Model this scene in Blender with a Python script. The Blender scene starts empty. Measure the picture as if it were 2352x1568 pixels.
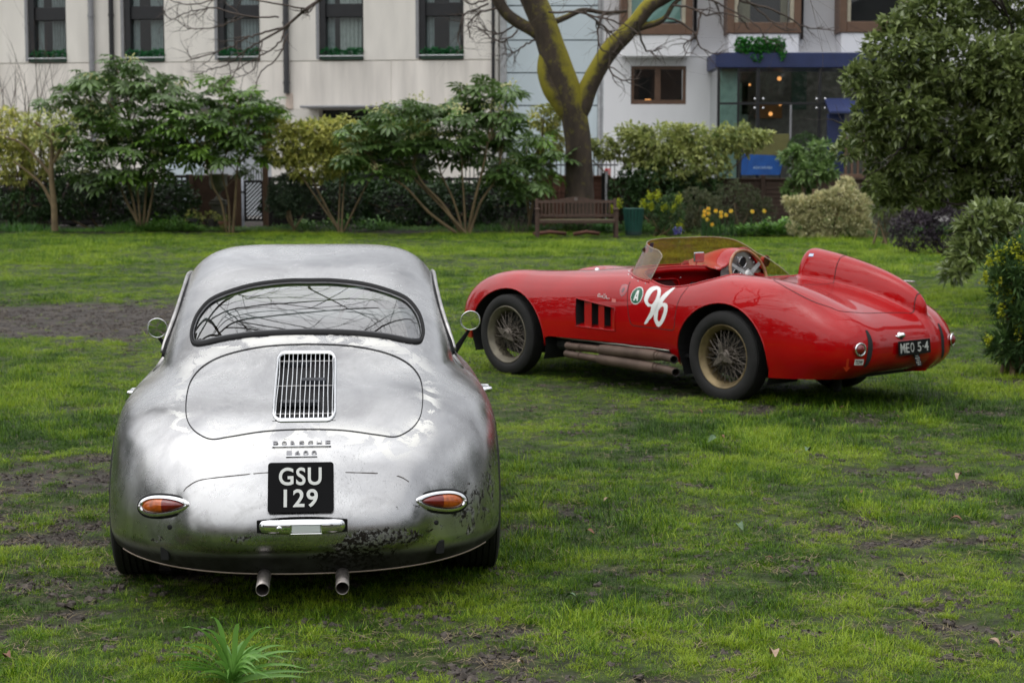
import bpy, math, random
import numpy as np
from mathutils import Vector, Matrix

rng = np.random.default_rng(7)
random.seed(7)
SC = bpy.context.scene
COL = SC.collection
R = math.radians

# ------------------------------------------------------------------ camera
F_PX, PX_W, PX_H, V_HOR, CAM_H = 4200.0, 2352.0, 1568.0, 380.0, 1.67
PITCH = math.atan((PX_H / 2 - V_HOR) / F_PX)
cam_data = bpy.data.cameras.new('camera')
cam = bpy.data.objects.new('camera', cam_data)
COL.objects.link(cam)
cam.location = (0, 0, CAM_H)
cam.rotation_euler = (math.pi / 2 - PITCH, 0, 0)
cam_data.sensor_width = 36.0
cam_data.lens = 36.0 * F_PX / PX_W
cam_data.clip_start, cam_data.clip_end = 0.1, 1500.0
cam_data.dof.use_dof = True
cam_data.dof.focus_distance = 6.9
cam_data.dof.aperture_fstop = 6.8
cam_data.dof.aperture_blades = 9
SC.camera = cam

# ------------------------------------------------------------------ daylight, overcast
SUN_EL, SUN_AZ = R(66), R(-105)         # veiled light from high on the left
world = bpy.data.worlds.new('World')
SC.world = world
world.use_nodes = True
nt = world.node_tree
nt.nodes.clear()
w_out = nt.nodes.new('ShaderNodeOutputWorld')
w_bg = nt.nodes.new('ShaderNodeBackground')
w_sky = nt.nodes.new('ShaderNodeTexSky')
w_sky.sky_type = 'NISHITA'
w_sky.sun_disc = False
w_sky.sun_elevation = SUN_EL
w_sky.sun_rotation = SUN_AZ
w_sky.air_density, w_sky.dust_density, w_sky.ozone_density = 1.0, 2.0, 1.0
w_hsv = nt.nodes.new('ShaderNodeHueSaturation')
w_hsv.inputs['Saturation'].default_value = 0.16
w_hsv.inputs['Value'].default_value = 1.0
# broken overcast: soft cloud mottling over the whole dome
w_tc = nt.nodes.new('ShaderNodeTexCoord')
w_n = nt.nodes.new('ShaderNodeTexNoise')
w_n.inputs['Scale'].default_value = 2.2
w_n.inputs['Detail'].default_value = 5.0
w_mr = nt.nodes.new('ShaderNodeMapRange')
w_mr.inputs['From Min'].default_value, w_mr.inputs['From Max'].default_value = 0.3, 0.7
w_mr.inputs['To Min'].default_value, w_mr.inputs['To Max'].default_value = 0.72, 1.25
w_mx = nt.nodes.new('ShaderNodeMix')
w_mx.data_type, w_mx.blend_type = 'RGBA', 'MULTIPLY'
w_mx.inputs['Factor'].default_value = 1.0
nt.links.new(w_tc.outputs['Generated'], w_n.inputs['Vector'])
nt.links.new(w_n.outputs['Fac'], w_mr.inputs['Value'])
nt.links.new(w_sky.outputs['Color'], w_hsv.inputs['Color'])
# a closed cloud deck scatters most of the sun's aureole away
w_deck = nt.nodes.new('ShaderNodeMix')
w_deck.data_type = 'RGBA'
w_deck.inputs['Factor'].default_value = 0.70
w_deck.inputs['B'].default_value = (2.25, 2.3, 2.4, 1.0)
nt.links.new(w_hsv.outputs['Color'], w_deck.inputs['A'])
nt.links.new(w_deck.outputs['Result'], w_mx.inputs['A'])
nt.links.new(w_mr.outputs['Result'], w_mx.inputs['B'])
# an overcast dome is brighter overhead than at the horizon
w_sep = nt.nodes.new('ShaderNodeSeparateXYZ')
w_ov = nt.nodes.new('ShaderNodeMapRange')
w_ov.inputs['From Min'].default_value, w_ov.inputs['From Max'].default_value = 0.0, 1.0
w_ov.inputs['To Min'].default_value, w_ov.inputs['To Max'].default_value = 0.75, 1.95
w_m2 = nt.nodes.new('ShaderNodeMix')
w_m2.data_type, w_m2.blend_type = 'RGBA', 'MULTIPLY'
w_m2.inputs['Factor'].default_value = 1.0
nt.links.new(w_tc.outputs['Generated'], w_sep.inputs['Vector'])
nt.links.new(w_sep.outputs['Z'], w_ov.inputs['Value'])
nt.links.new(w_mx.outputs['Result'], w_m2.inputs['A'])
nt.links.new(w_ov.outputs['Result'], w_m2.inputs['B'])
nt.links.new(w_m2.outputs['Result'], w_bg.inputs['Color'])
w_bg.inputs['Strength'].default_value = 0.15
nt.links.new(w_bg.outputs['Background'], w_out.inputs['Surface'])

sun_data = bpy.data.lights.new('sun', 'SUN')
sun_data.energy = 0.5
sun_data.angle = R(120)
sun_data.color = (1.0, 0.96, 0.9)
sun = bpy.data.objects.new('sun', sun_data)
COL.objects.link(sun)
sd = Vector((math.sin(SUN_AZ) * math.cos(SUN_EL), math.cos(SUN_AZ) * math.cos(SUN_EL), math.sin(SUN_EL)))
sun.rotation_euler = (-sd).to_track_quat('-Z', 'Y').to_euler()
sun.location = sd * 60

SC.view_settings.view_transform = 'Standard'
SC.view_settings.look = 'None'
SC.view_settings.exposure = 0.9
SC.view_settings.gamma = 1.0
SC.view_settings.use_curve_mapping = False
SC.render.engine = 'CYCLES'
SC.cycles.use_denoising = True
SC.cycles.max_bounces = 8
SC.cycles.transparent_max_bounces = 16
SC.cycles.caustics_reflective = False
SC.cycles.caustics_refractive = False
SC.cycles.sample_clamp_indirect = 6.0
# ------------------------------------------------------------------ helpers
def at(u, v, Y):
    """point at forward distance Y seen where the photograph (2352 px wide) shows (u, v)"""
    cp, sp = math.cos(PITCH), math.sin(PITCH)
    a, b = (u - PX_W / 2) / F_PX, (PX_H / 2 - v) / F_PX
    d = (a, cp + sp * b, -sp + cp * b)
    t = Y / d[1]
    return np.array([d[0] * t, Y, CAM_H + d[2] * t])

def gd(v):
    """forward distance of the ground at picture height v"""
    return CAM_H * F_PX / (v - V_HOR)

def mk(name, V, F, mat=None, parent=None, N=None, smooth=True, attrs=None):
    me = bpy.data.meshes.new(name)
    V = np.asarray(V, dtype=np.float32)
    if isinstance(F, np.ndarray):
        F = F.astype(np.int32)
        n, k = F.shape
        me.vertices.add(len(V)); me.vertices.foreach_set('co', V.ravel())
        me.loops.add(n * k); me.loops.foreach_set('vertex_index', F.ravel())
        me.polygons.add(n)
        me.polygons.foreach_set('loop_start', np.arange(0, n * k, k, dtype=np.int32))
        me.update(calc_edges=True)
    else:
        me.from_pydata(V.tolist(), [], F)
    me.polygons.foreach_set('use_smooth', np.full(len(me.polygons), bool(smooth)))
    if attrs:
        for an, (dom, typ, data) in attrs.items():
            a = me.attributes.new(an, typ, dom)
            a.data.foreach_set('color' if typ == 'FLOAT_COLOR' else 'value', np.asarray(data, dtype=np.float32).ravel())
    me.validate()
    if N is not None:
        me.normals_split_custom_set_from_vertices(np.asarray(N, dtype=np.float32).tolist())
    if mat is not None:
        me.materials.append(mat)
    o = bpy.data.objects.new(name, me)
    COL.objects.link(o)
    if parent is not None:
        o.parent = parent
    return o

def empty(name, loc=(0, 0, 0), rz=0.0, parent=None):
    o = bpy.data.objects.new(name, None)
    o.empty_display_size = 0.2
    COL.objects.link(o)
    o.location = loc
    o.rotation_euler = (0, 0, rz)
    if parent is not None:
        o.parent = parent
    return o

def tag(o, label=None, cat=None, group=None, kind=None):
    if label: o['label'] = label
    if cat: o['category'] = cat
    if group: o['group'] = group
    if kind: o['kind'] = kind
    return o

def unit(v):
    v = np.asarray(v, float)
    return v / (np.linalg.norm(v) + 1e-12)

class MB:
    """collects simple solids into one mesh"""
    def __init__(s): s.V, s.F = [], []
    def add(s, V, F):
        b = len(s.V)
        s.V.extend([tuple(map(float, p)) for p in V])
        s.F.extend([tuple(int(i) + b for i in f) for f in F])
        return s
    def box(s, c, size, M=None):
        c = np.array(c, float); h = np.array(size, float) / 2
        P = np.array([(x, y, z) for x in (-1, 1) for y in (-1, 1) for z in (-1, 1)], float) * h
        if M is not None: P = P @ np.array(M).T
        return s.add(P + c, [(0, 1, 3, 2), (4, 6, 7, 5), (0, 4, 5, 1), (2, 3, 7, 6), (0, 2, 6, 4), (1, 5, 7, 3)])
    def rbox(s, c, size, b=0.01, M=None):
        c = np.array(c, float); h = np.array(size, float) / 2
        b = min(b, *(h * 0.95))
        P, idx = [], {}
        for sx in (-1, 1):
            for sy in (-1, 1):
                for sz in (-1, 1):
                    for a in range(3):
                        p = h * (sx, sy, sz) - np.array([b * sx, b * sy, b * sz])
                        p[a] = h[a] * (sx, sy, sz)[a]
                        idx[(sx, sy, sz, a)] = len(P); P.append(p)
        F = []
        for a in range(3):
            for sg in (-1, 1):
                o1, o2 = [(1, 2), (2, 0), (0, 1)][a]
                q = []
                for e1, e2 in ((-1, -1), (1, -1), (1, 1), (-1, 1)):
                    k = [0, 0, 0]; k[a] = sg; k[o1] = e1; k[o2] = e2
                    q.append(idx[(*k, a)])
                F.append(q if sg > 0 else q[::-1])
        for a in range(3):
            o1, o2 = [(1, 2), (2, 0), (0, 1)][a]
            for e1 in (-1, 1):
                for e2 in (-1, 1):
                    k0 = [0, 0, 0]; k0[a] = -1; k0[o1] = e1; k0[o2] = e2
                    k1 = list(k0); k1[a] = 1
                    q = [idx[(*k0, o1)], idx[(*k1, o1)], idx[(*k1, o2)], idx[(*k0, o2)]]
                    F.append(q)
        for sx in (-1, 1):
            for sy in (-1, 1):
                for sz in (-1, 1):
                    F.append([idx[(sx, sy, sz, 0)], idx[(sx, sy, sz, 1)], idx[(sx, sy, sz, 2)]])
        P = np.array(P)
        cen = P.mean(0)
        G = []
        for f in F:                                   # orient outward
            a0, b0, c0 = P[f[0]], P[f[1]], P[f[2]]
            nrm = np.cross(b0 - a0, c0 - a0)
            G.append(f if np.dot(nrm, P[list(f)].mean(0) - cen) > 0 else f[::-1])
        if M is not None: P = P @ np.array(M).T
        return s.add(P + c, G)
    def tube(s, pts, rad, n=6, cap=True):
        pts = np.array(pts, float)
        m = len(pts)
        rad = np.full(m, rad, float) if np.isscalar(rad) else np.array(rad, float)
        T = np.gradient(pts, axis=0)
        T /= np.linalg.norm(T, axis=1)[:, None] + 1e-12
        u = np.cross(T[0], (0, 0, 1) if abs(T[0][2]) < 0.9 else (1, 0, 0)); u = unit(u)
        ang = np.arange(n) * 2 * np.pi / n
        V = []
        for i in range(m):
            u = unit(u - T[i] * np.dot(u, T[i])); w = np.cross(T[i], u)
            V.append(pts[i] + rad[i] * (np.cos(ang)[:, None] * u + np.sin(ang)[:, None] * w))
        V = np.concatenate(V)
        F = []
        for i in range(m - 1):
            for j in range(n):
                k = (j + 1) % n
                F.append((i * n + j, i * n + k, (i + 1) * n + k, (i + 1) * n + j))
        if cap:
            F.append(tuple(range(n - 1, -1, -1))); F.append(tuple((m - 1) * n + j for j in range(n)))
        return s.add(V, F)
    def lathe(s, prof, n=24, c=(0, 0, 0), axis=(0, 0, 1), cap=False, arc=None):
        """prof: (radius, height) pairs along axis"""
        ax = unit(axis); u = unit(np.cross(ax, (0, 1, 0) if abs(ax[1]) < 0.9 else (1, 0, 0))); w = np.cross(ax, u)
        ang = np.arange(n) * 2 * np.pi / n
        ring = np.cos(ang)[:, None] * u + np.sin(ang)[:, None] * w
        V = np.concatenate([np.array(c) + h * ax + r * ring for r, h in prof])
        F = []
        for i in range(len(prof) - 1):
            for j in range(n):
                k = (j + 1) % n
                F.append((i * n + j, i * n + k, (i + 1) * n + k, (i + 1) * n + j))
        if cap:
            F.append(tuple(range(n - 1, -1, -1))); F.append(tuple((len(prof) - 1) * n + j for j in range(n)))
        return s.add(V, F)
    def prism(s, poly, axis_a, axis_b, axis_n, c, depth):
        """extrude a 2-D polygon lying in (a, b) by depth along n"""
        a, b, nn, c = map(lambda q: np.array(q, float), (axis_a, axis_b, axis_n, c))
        m = len(poly)
        V = [c + a * p[0] + b * p[1] for p in poly] + [c + a * p[0] + b * p[1] + nn * depth for p in poly]
        F = [tuple(range(m - 1, -1, -1)), tuple(range(m, 2 * m))]
        F += [(i, (i + 1) % m, m + (i + 1) % m, m + i) for i in range(m)]
        return s.add(V, F)
    def build(s, name, mat, parent=None, smooth=False, **k):
        return mk(name, np.array(s.V), s.F, mat, parent, smooth=smooth, **k)

def smooth_by_angle(o, deg=35):
    me = o.data
    me.polygons.foreach_set('use_smooth', np.ones(len(me.polygons), bool))
    me.set_sharp_from_angle(angle=R(deg))
    return o

def rounded_rect(w, h, r, k=5):
    P = []
    for cx, cy, a0 in ((w / 2 - r, h / 2 - r, 0), (-w / 2 + r, h / 2 - r, 90), (-w / 2 + r, -h / 2 + r, 180), (w / 2 - r, -h / 2 + r, 270)):
        for i in range(k + 1):
            a = R(a0 + 90 * i / k)
            P.append((cx + r * math.cos(a), cy + r * math.sin(a)))
    return P

def text_mesh(body, size=1.0, extrude=0.0, spacing=1.0, bold=0.0, shear=0.0, sx=1.0, align='CENTER'):
    cu = bpy.data.curves.new('lettering', 'FONT')
    cu.body, cu.size, cu.extrude, cu.offset, cu.shear = body, size, extrude, bold, shear
    cu.align_x, cu.align_y, cu.space_character = align, 'CENTER', spacing
    cu.resolution_u = 6
    o = bpy.data.objects.new('lettering', cu)
    COL.objects.link(o)
    dg = bpy.context.evaluated_depsgraph_get()
    me = bpy.data.meshes.new_from_object(o.evaluated_get(dg))
    V = np.array([v.co[:] for v in me.vertices]); F = [tuple(p.vertices) for p in me.polygons]
    bpy.data.objects.remove(o); bpy.data.curves.remove(cu); bpy.data.meshes.remove(me)
    if len(V): V[:, 0] *= sx
    return V, F

# smooth interpolation table (monotone cubic)
def pch(xs, ys, n=1500):
    xs, ys = np.array(xs, float), np.array(ys, float)
    h = np.diff(xs); d = np.diff(ys) / h
    m = np.zeros(len(xs))
    for i in range(1, len(xs) - 1):
        if d[i - 1] * d[i] > 0:
            w1, w2 = 2 * h[i] + h[i - 1], h[i] + 2 * h[i - 1]
            m[i] = (w1 + w2) / (w1 / d[i - 1] + w2 / d[i])
    m[0], m[-1] = d[0], d[-1]
    X = np.linspace(xs[0], xs[-1], n)
    k = np.clip(np.searchsorted(xs, X) - 1, 0, len(xs) - 2)
    t = (X - xs[k]) / h[k]
    Y = ys[k] * (2 * t**3 - 3 * t**2 + 1) + h[k] * m[k] * (t**3 - 2 * t**2 + t) + ys[k + 1] * (3 * t**2 - 2 * t**3) + h[k] * m[k + 1] * (t**3 - t**2)
    ker = np.ones(41) / 41.0                          # a little extra smoothing keeps reflections calm
    Yp = np.concatenate([Y[0] - (Y[1:21] - Y[0])[::-1], Y, Y[-1] + (Y[-1] - Y[-21:-1])[::-1]])
    Y = np.convolve(Yp, ker, 'valid')
    return lambda v: np.interp(v, X, Y)

def smin(a, b, k):
    h = np.clip(0.5 + 0.5 * (b - a) / k, 0, 1)
    return b + (a - b) * h - k * h * (1 - h)

def grad(Fn, P, e=2e-3):
    g = np.empty_like(P)
    for a in range(3):
        d = np.zeros(3); d[a] = e
        q1, q0 = P + d, P - d
        g[:, a] = (Fn(q1[:, 0], q1[:, 1], q1[:, 2]) - Fn(q0[:, 0], q0[:, 1], q0[:, 2])) / (2 * e)
    return g

def project(Fn, P, it=4, step=0.02):
    P = P.copy()
    for _ in range(it):
        g = grad(Fn, P); f = Fn(P[:, 0], P[:, 1], P[:, 2])
        d = -f[:, None] * g / ((g * g).sum(1)[:, None] + 1e-9)
        L = np.linalg.norm(d, axis=1)[:, None]
        P += d * np.minimum(1, step / (L + 1e-12))
    return P

def normals(Fn, P):
    g = grad(Fn, P)
    return g / (np.linalg.norm(g, axis=1)[:, None] + 1e-12)

def skin(Fn, lo, hi, h):
    """surface nets of an implicit shape -> (verts, normals, triangles)"""
    ax = [np.arange(l, u + h, h) for l, u in zip(lo, hi)]
    nx, ny, nz = map(len, ax)
    Vv = np.empty((nx, ny, nz), np.float32)
    YY, ZZ = np.meshgrid(ax[1], ax[2], indexing='ij')
    for i0 in range(0, nx, 24):
        xs = ax[0][i0:i0 + 24]
        X = np.broadcast_to(xs[:, None, None], (len(xs), ny, nz)); Y = np.broadcast_to(YY, X.shape); Z = np.broadcast_to(ZZ, X.shape)
        Vv[i0:i0 + 24] = Fn(X, Y, Z)
    S = Vv < 0
    cnt = np.zeros((nx - 1, ny - 1, nz - 1), np.int8)
    for a in (0, 1):
        for b in (0, 1):
            for c in (0, 1):
                cnt += S[a:nx - 1 + a, b:ny - 1 + b, c:nz - 1 + c]
    act = (cnt > 0) & (cnt < 8)
    I = np.argwhere(act)
    idx = np.full(act.shape, -1, np.int64); idx[act] = np.arange(len(I))
    acc = np.zeros((len(I), 3)); num = np.zeros(len(I))
    cor = [(a, b, c) for a in (0, 1) for b in (0, 1) for c in (0, 1)]
    for p in cor:
        for a in range(3):
            if p[a] == 1: continue
            q = list(p); q[a] = 1
            va = Vv[I[:, 0] + p[0], I[:, 1] + p[1], I[:, 2] + p[2]]; vb = Vv[I[:, 0] + q[0], I[:, 1] + q[1], I[:, 2] + q[2]]
            m = (va < 0) != (vb < 0)
            t = np.where(m, va / np.where(m, va - vb, 1), 0)
            pos = np.array(p, float)[None, :].repeat(len(I), 0); pos[:, a] += t
            acc += pos * m[:, None]; num += m
    P = (I + acc / num[:, None]) * h + np.array([ax[0][0], ax[1][0], ax[2][0]])
    quads = []
    for a in range(3):
        b, c = (a + 1) % 3, (a + 2) % 3
        sl0 = [slice(None)] * 3; sl1 = [slice(None)] * 3
        sl0[a] = slice(0, -1); sl1[a] = slice(1, None)
        cross = S[tuple(sl0)] != S[tuple(sl1)]
        E = np.argwhere(cross)
        ok = (E[:, b] > 0) & (E[:, c] > 0) & (E[:, b] < Vv.shape[b] - 1) & (E[:, c] < Vv.shape[c] - 1)
        E = E[ok]
        inside0 = S[E[:, 0], E[:, 1], E[:, 2]]
        def cell(db, dc):
            q = E.copy(); q[:, b] += db; q[:, c] += dc
            return idx[q[:, 0], q[:, 1], q[:, 2]]
        Q = np.stack([cell(-1, -1), cell(0, -1), cell(0, 0), cell(-1, 0)], 1)
        Q[~inside0] = Q[~inside0][:, ::-1]
        quads.append(Q)
    Q = np.concatenate(quads)
    P = project(Fn, P, 5, h * 0.5)
    d1 = np.linalg.norm(P[Q[:, 0]] - P[Q[:, 2]], axis=1); d2 = np.linalg.norm(P[Q[:, 1]] - P[Q[:, 3]], axis=1)
    T = np.where((d1 <= d2)[:, None, None], np.stack([Q[:, [0, 1, 2]], Q[:, [0, 2, 3]]], 1), np.stack([Q[:, [0, 1, 3]], Q[:, [1, 2, 3]]], 1)).reshape(-1, 3)
    return P, normals(Fn, P), T

def compact(M):
    V, N, T = M
    used = np.unique(T)
    mp = np.full(len(V), -1, np.int64); mp[used] = np.arange(len(used))
    return V[used], N[used], mp[T]

def split(M, g):
    """cut a skin along g = 0 -> (part where g < 0, the rest)"""
    V, N, T = M
    s = g[T] < 0
    c = s.sum(1)
    ins, out = [T[c == 3]], [T[c == 0]]
    nV, nN = [V], [N]
    base = len(V)
    rows = []
    for want, cc in ((True, 1), (False, 2)):
        t = T[c == cc]
        if not len(t): continue
        lone = np.argmax((g[t] < 0) == want, axis=1)
        r = np.arange(len(t))
        A, B, C = t[r, lone], t[r, (lone + 1) % 3], t[r, (lone + 2) % 3]
        rows.append((want, A, B, C))
    ek = []
    for want, A, B, C in rows:
        ek.append(np.stack([np.minimum(A, B), np.maximum(A, B)], 1)); ek.append(np.stack([np.minimum(A, C), np.maximum(A, C)], 1))
    if ek:
        E = np.concatenate(ek); U, inv = np.unique(E, axis=0, return_inverse=True)
        inv = inv.ravel()
        a, b = U[:, 0], U[:, 1]
        t = (g[a] / (g[a] - g[b]))[:, None]
        nV.append(V[a] + (V[b] - V[a]) * t)
        nn = N[a] + (N[b] - N[a]) * t
        nN.append(nn / (np.linalg.norm(nn, axis=1)[:, None] + 1e-12))
        p0 = 0
        for want, A, B, C in rows:
            k = len(A)
            p = inv[p0:p0 + k] + base; q = inv[p0 + k:p0 + 2 * k] + base; p0 += 2 * k
            tri = np.stack([A, p, q], 1)
            two = np.concatenate([np.stack([p, B, C], 1), np.stack([p, C, q], 1)])
            (ins if want else out).append(tri); (out if want else ins).append(two)
    V2, N2 = np.concatenate(nV), np.concatenate(nN)
    return compact((V2, N2, np.concatenate(ins))), compact((V2, N2, np.concatenate(out)))

def refine(M, sel, times, Fn=None):
    """subdivide the selected triangles into a patch of their own"""
    V, N, T = compact((M[0], M[1], M[2][sel]))
    for _ in range(times):
        E = np.sort(np.concatenate([T[:, [0, 1]], T[:, [1, 2]], T[:, [2, 0]]]), axis=1)
        U, inv = np.unique(E, axis=0, return_inverse=True); inv = inv.ravel()
        n = len(T); m = len(V)
        ab, bc, ca = inv[:n] + m, inv[n:2 * n] + m, inv[2 * n:] + m
        nn = N[U[:, 0]] + N[U[:, 1]]
        V = np.concatenate([V, (V[U[:, 0]] + V[U[:, 1]]) / 2]); N = np.concatenate([N, nn / (np.linalg.norm(nn, axis=1)[:, None] + 1e-12)])
        a, b, c = T.T
        T = np.concatenate([np.stack([a, ab, ca], 1), np.stack([ab, b, bc], 1), np.stack([ca, bc, c], 1), np.stack([ab, bc, ca], 1)])
    if Fn is not None:
        V = project(Fn, V, 2); N = normals(Fn, V)
    return V, N, T

def psd(P, poly):
    """signed distance to a closed polygon, negative inside"""
    P = np.asarray(P, float); poly = np.asarray(poly, float)
    d = np.full(len(P), 1e9); ins = np.zeros(len(P), bool)
    for i in range(len(poly)):
        a, b = poly[i - 1], poly[i]
        ab = b - a
        t = np.clip(((P - a) @ ab) / (ab @ ab + 1e-15), 0, 1)
        q = P - a - t[:, None] * ab
        d = np.minimum(d, (q * q).sum(1))
        cr = ((a[1] > P[:, 1]) != (b[1] > P[:, 1]))
        if cr.any():
            xi = a[0] + (P[:, 1] - a[1]) * ab[0] / (ab[1] if abs(ab[1]) > 1e-12 else 1e-12)
            ins ^= cr & (P[:, 0] < xi)
    return np.where(ins, -1, 1) * np.sqrt(d)

def spline(pts, k=8, closed=True):
    P = np.array(pts, float); n = len(P); out = []
    for i in range(n if closed else n - 1):
        p0, p1, p2, p3 = (P[(i - 1) % n], P[i], P[(i + 1) % n], P[(i + 2) % n]) if closed else (P[max(i - 1, 0)], P[i], P[i + 1], P[min(i + 2, n - 1)])
        for j in range(k):
            t = j / k
            out.append(0.5 * (2 * p1 + (p2 - p0) * t + (2 * p0 - 5 * p1 + 4 * p2 - p3) * t * t + (3 * p1 - p0 - 3 * p2 + p3) * t**3))
    if not closed: out.append(P[-1])
    return np.array(out)

def band(M, g, w, h, Fn, sel, times=2, inset=0.0):
    """a raised strip of half-width w and height h following g = 0 on a skin (seals, beads)"""
    Pm = refine(M, sel, times, Fn)
    gv = g(Pm[0])
    A, _ = split(Pm, np.abs(gv) - w)
    gv = g(A[0])
    prof = np.sqrt(np.clip(1 - (gv / w)**2, 0, 1)) * h - inset
    return A[0] + A[1] * prof[:, None], None, A[2]

def strip(M, g, w, off, Fn, sel, times=2):
    """flat strip |g| < w lying off metres above (or below) the skin (shut lines)"""
    Pm = refine(M, sel, times, Fn)
    A, _ = split(Pm, np.abs(g(Pm[0])) - w)
    return A[0] + A[1] * off, A[1], A[2]

# value noise for masks
_perm = np.random.default_rng(3).random((256, 256))
def vnoise(x, y):
    xi, yi = np.floor(x).astype(int), np.floor(y).astype(int)
    fx, fy = x - xi, y - yi
    fx, fy = fx * fx * (3 - 2 * fx), fy * fy * (3 - 2 * fy)
    g = lambda a, b: _perm[a & 255, b & 255]
    return (g(xi, yi) * (1 - fx) + g(xi + 1, yi) * fx) * (1 - fy) + (g(xi, yi + 1) * (1 - fx) + g(xi + 1, yi + 1) * fx) * fy
def fbm(x, y, o=4):
    s, a, t = 0, 1, 0
    for i in range(o):
        s = s + a * vnoise(x * 2**i + 17.3 * i, y * 2**i - 9.1 * i); t += a; a *= 0.55
    return s / t

# ------------------------------------------------------------------ materials
def nodes_of(m):
    m.use_nodes = True
    return m.node_tree.nodes, m.node_tree.links, m.node_tree.nodes['Principled BSDF']

def mat(name, col, rough=0.6, metal=0.0, var=0.15, scale=6.0, bump=0.0, bscale=40.0, spec=None, coat=0.0, detail=4.0, col2=None, coords='Object', stretch=None, rvar=0.1):
    m = bpy.data.materials.new(name)
    N, L, P = nodes_of(m)
    tc = N.new('ShaderNodeTexCoord')
    vec = tc.outputs[coords]
    if stretch:
        mp = N.new('ShaderNodeMapping'); mp.inputs['Scale'].default_value = stretch
        L.new(vec, mp.inputs['Vector']); vec = mp.outputs['Vector']
    nz = N.new('ShaderNodeTexNoise'); nz.inputs['Scale'].default_value = scale; nz.inputs['Detail'].default_value = detail
    L.new(vec, nz.inputs['Vector'])
    rp = N.new('ShaderNodeValToRGB')
    c1 = [max(0, c * (1 - var)) for c in col]; c2 = [min(1, c * (1 + var)) for c in (col2 or col)]
    if col2: c1 = list(col)
    rp.color_ramp.elements[0].position, rp.color_ramp.elements[1].position = 0.3, 0.7
    rp.color_ramp.elements[0].color, rp.color_ramp.elements[1].color = (*c1, 1), (*c2, 1)
    L.new(nz.outputs['Fac'], rp.inputs['Fac']); L.new(rp.outputs['Color'], P.inputs['Base Color'])
    P.inputs['Metallic'].default_value = metal
    mr = N.new('ShaderNodeMapRange')
    mr.inputs['To Min'].default_value, mr.inputs['To Max'].default_value = max(0.02, rough * (1 - rvar)), min(1, rough * (1 + rvar))
    L.new(nz.outputs['Fac'], mr.inputs['Value']); L.new(mr.outputs['Result'], P.inputs['Roughness'])
    if spec is not None: P.inputs['Specular IOR Level'].default_value = spec
    if coat:
        P.inputs['Coat Weight'].default_value = coat; P.inputs['Coat Roughness'].default_value = 0.04
    if bump:
        n2 = N.new('ShaderNodeTexNoise'); n2.inputs['Scale'].default_value = bscale; n2.inputs['Detail'].default_value = 5
        L.new(vec, n2.inputs['Vector'])
        bp = N.new('ShaderNodeBump'); bp.inputs['Strength'].default_value = bump; bp.inputs['Distance'].default_value = 0.01
        L.new(n2.outputs['Fac'], bp.inputs['Height']); L.new(bp.outputs['Normal'], P.inputs['Normal'])
    return m

def leaf_mat(name, col, col2, rough=0.45, trans=0.25, gloss=0.4):
    """foliage: each leaf has its own tint, some light passes through"""
    m = bpy.data.materials.new(name)
    N, L, P = nodes_of(m)
    at_ = N.new('ShaderNodeAttribute'); at_.attribute_name = 'tint'
    oi = N.new('ShaderNodeObjectInfo')
    ad = N.new('ShaderNodeMath'); ad.operation = 'ADD'
    ml = N.new('ShaderNodeMath'); ml.operation = 'MULTIPLY'; ml.inputs[1].default_value = 0.35
    sb = N.new('ShaderNodeMath'); sb.operation = 'SUBTRACT'; sb.inputs[1].default_value = 0.17
    L.new(oi.outputs['Random'], ml.inputs[0]); L.new(ml.outputs[0], sb.inputs[0])
    L.new(at_.outputs['Fac'], ad.inputs[0]); L.new(sb.outputs[0], ad.inputs[1])
    mx = N.new('ShaderNodeMix'); mx.data_type = 'RGBA'
    mx.inputs['A'].default_value, mx.inputs['B'].default_value = (*col, 1), (*col2, 1)
    L.new(ad.outputs[0], mx.inputs['Factor'])
    L.new(mx.outputs['Result'], P.inputs['Base Color'])
    P.inputs['Roughness'].default_value = rough
    P.inputs['Specular IOR Level'].default_value = gloss
    tr = N.new('ShaderNodeBsdfTranslucent'); L.new(mx.outputs['Result'], tr.inputs['Color'])
    ms = N.new('ShaderNodeMixShader'); ms.inputs['Fac'].default_value = trans
    out = N['Material Output']
    L.new(P.outputs['BSDF'], ms.inputs[1]); L.new(tr.outputs['BSDF'], ms.inputs[2]); L.new(ms.outputs['Shader'], out.inputs['Surface'])
    return m

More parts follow.
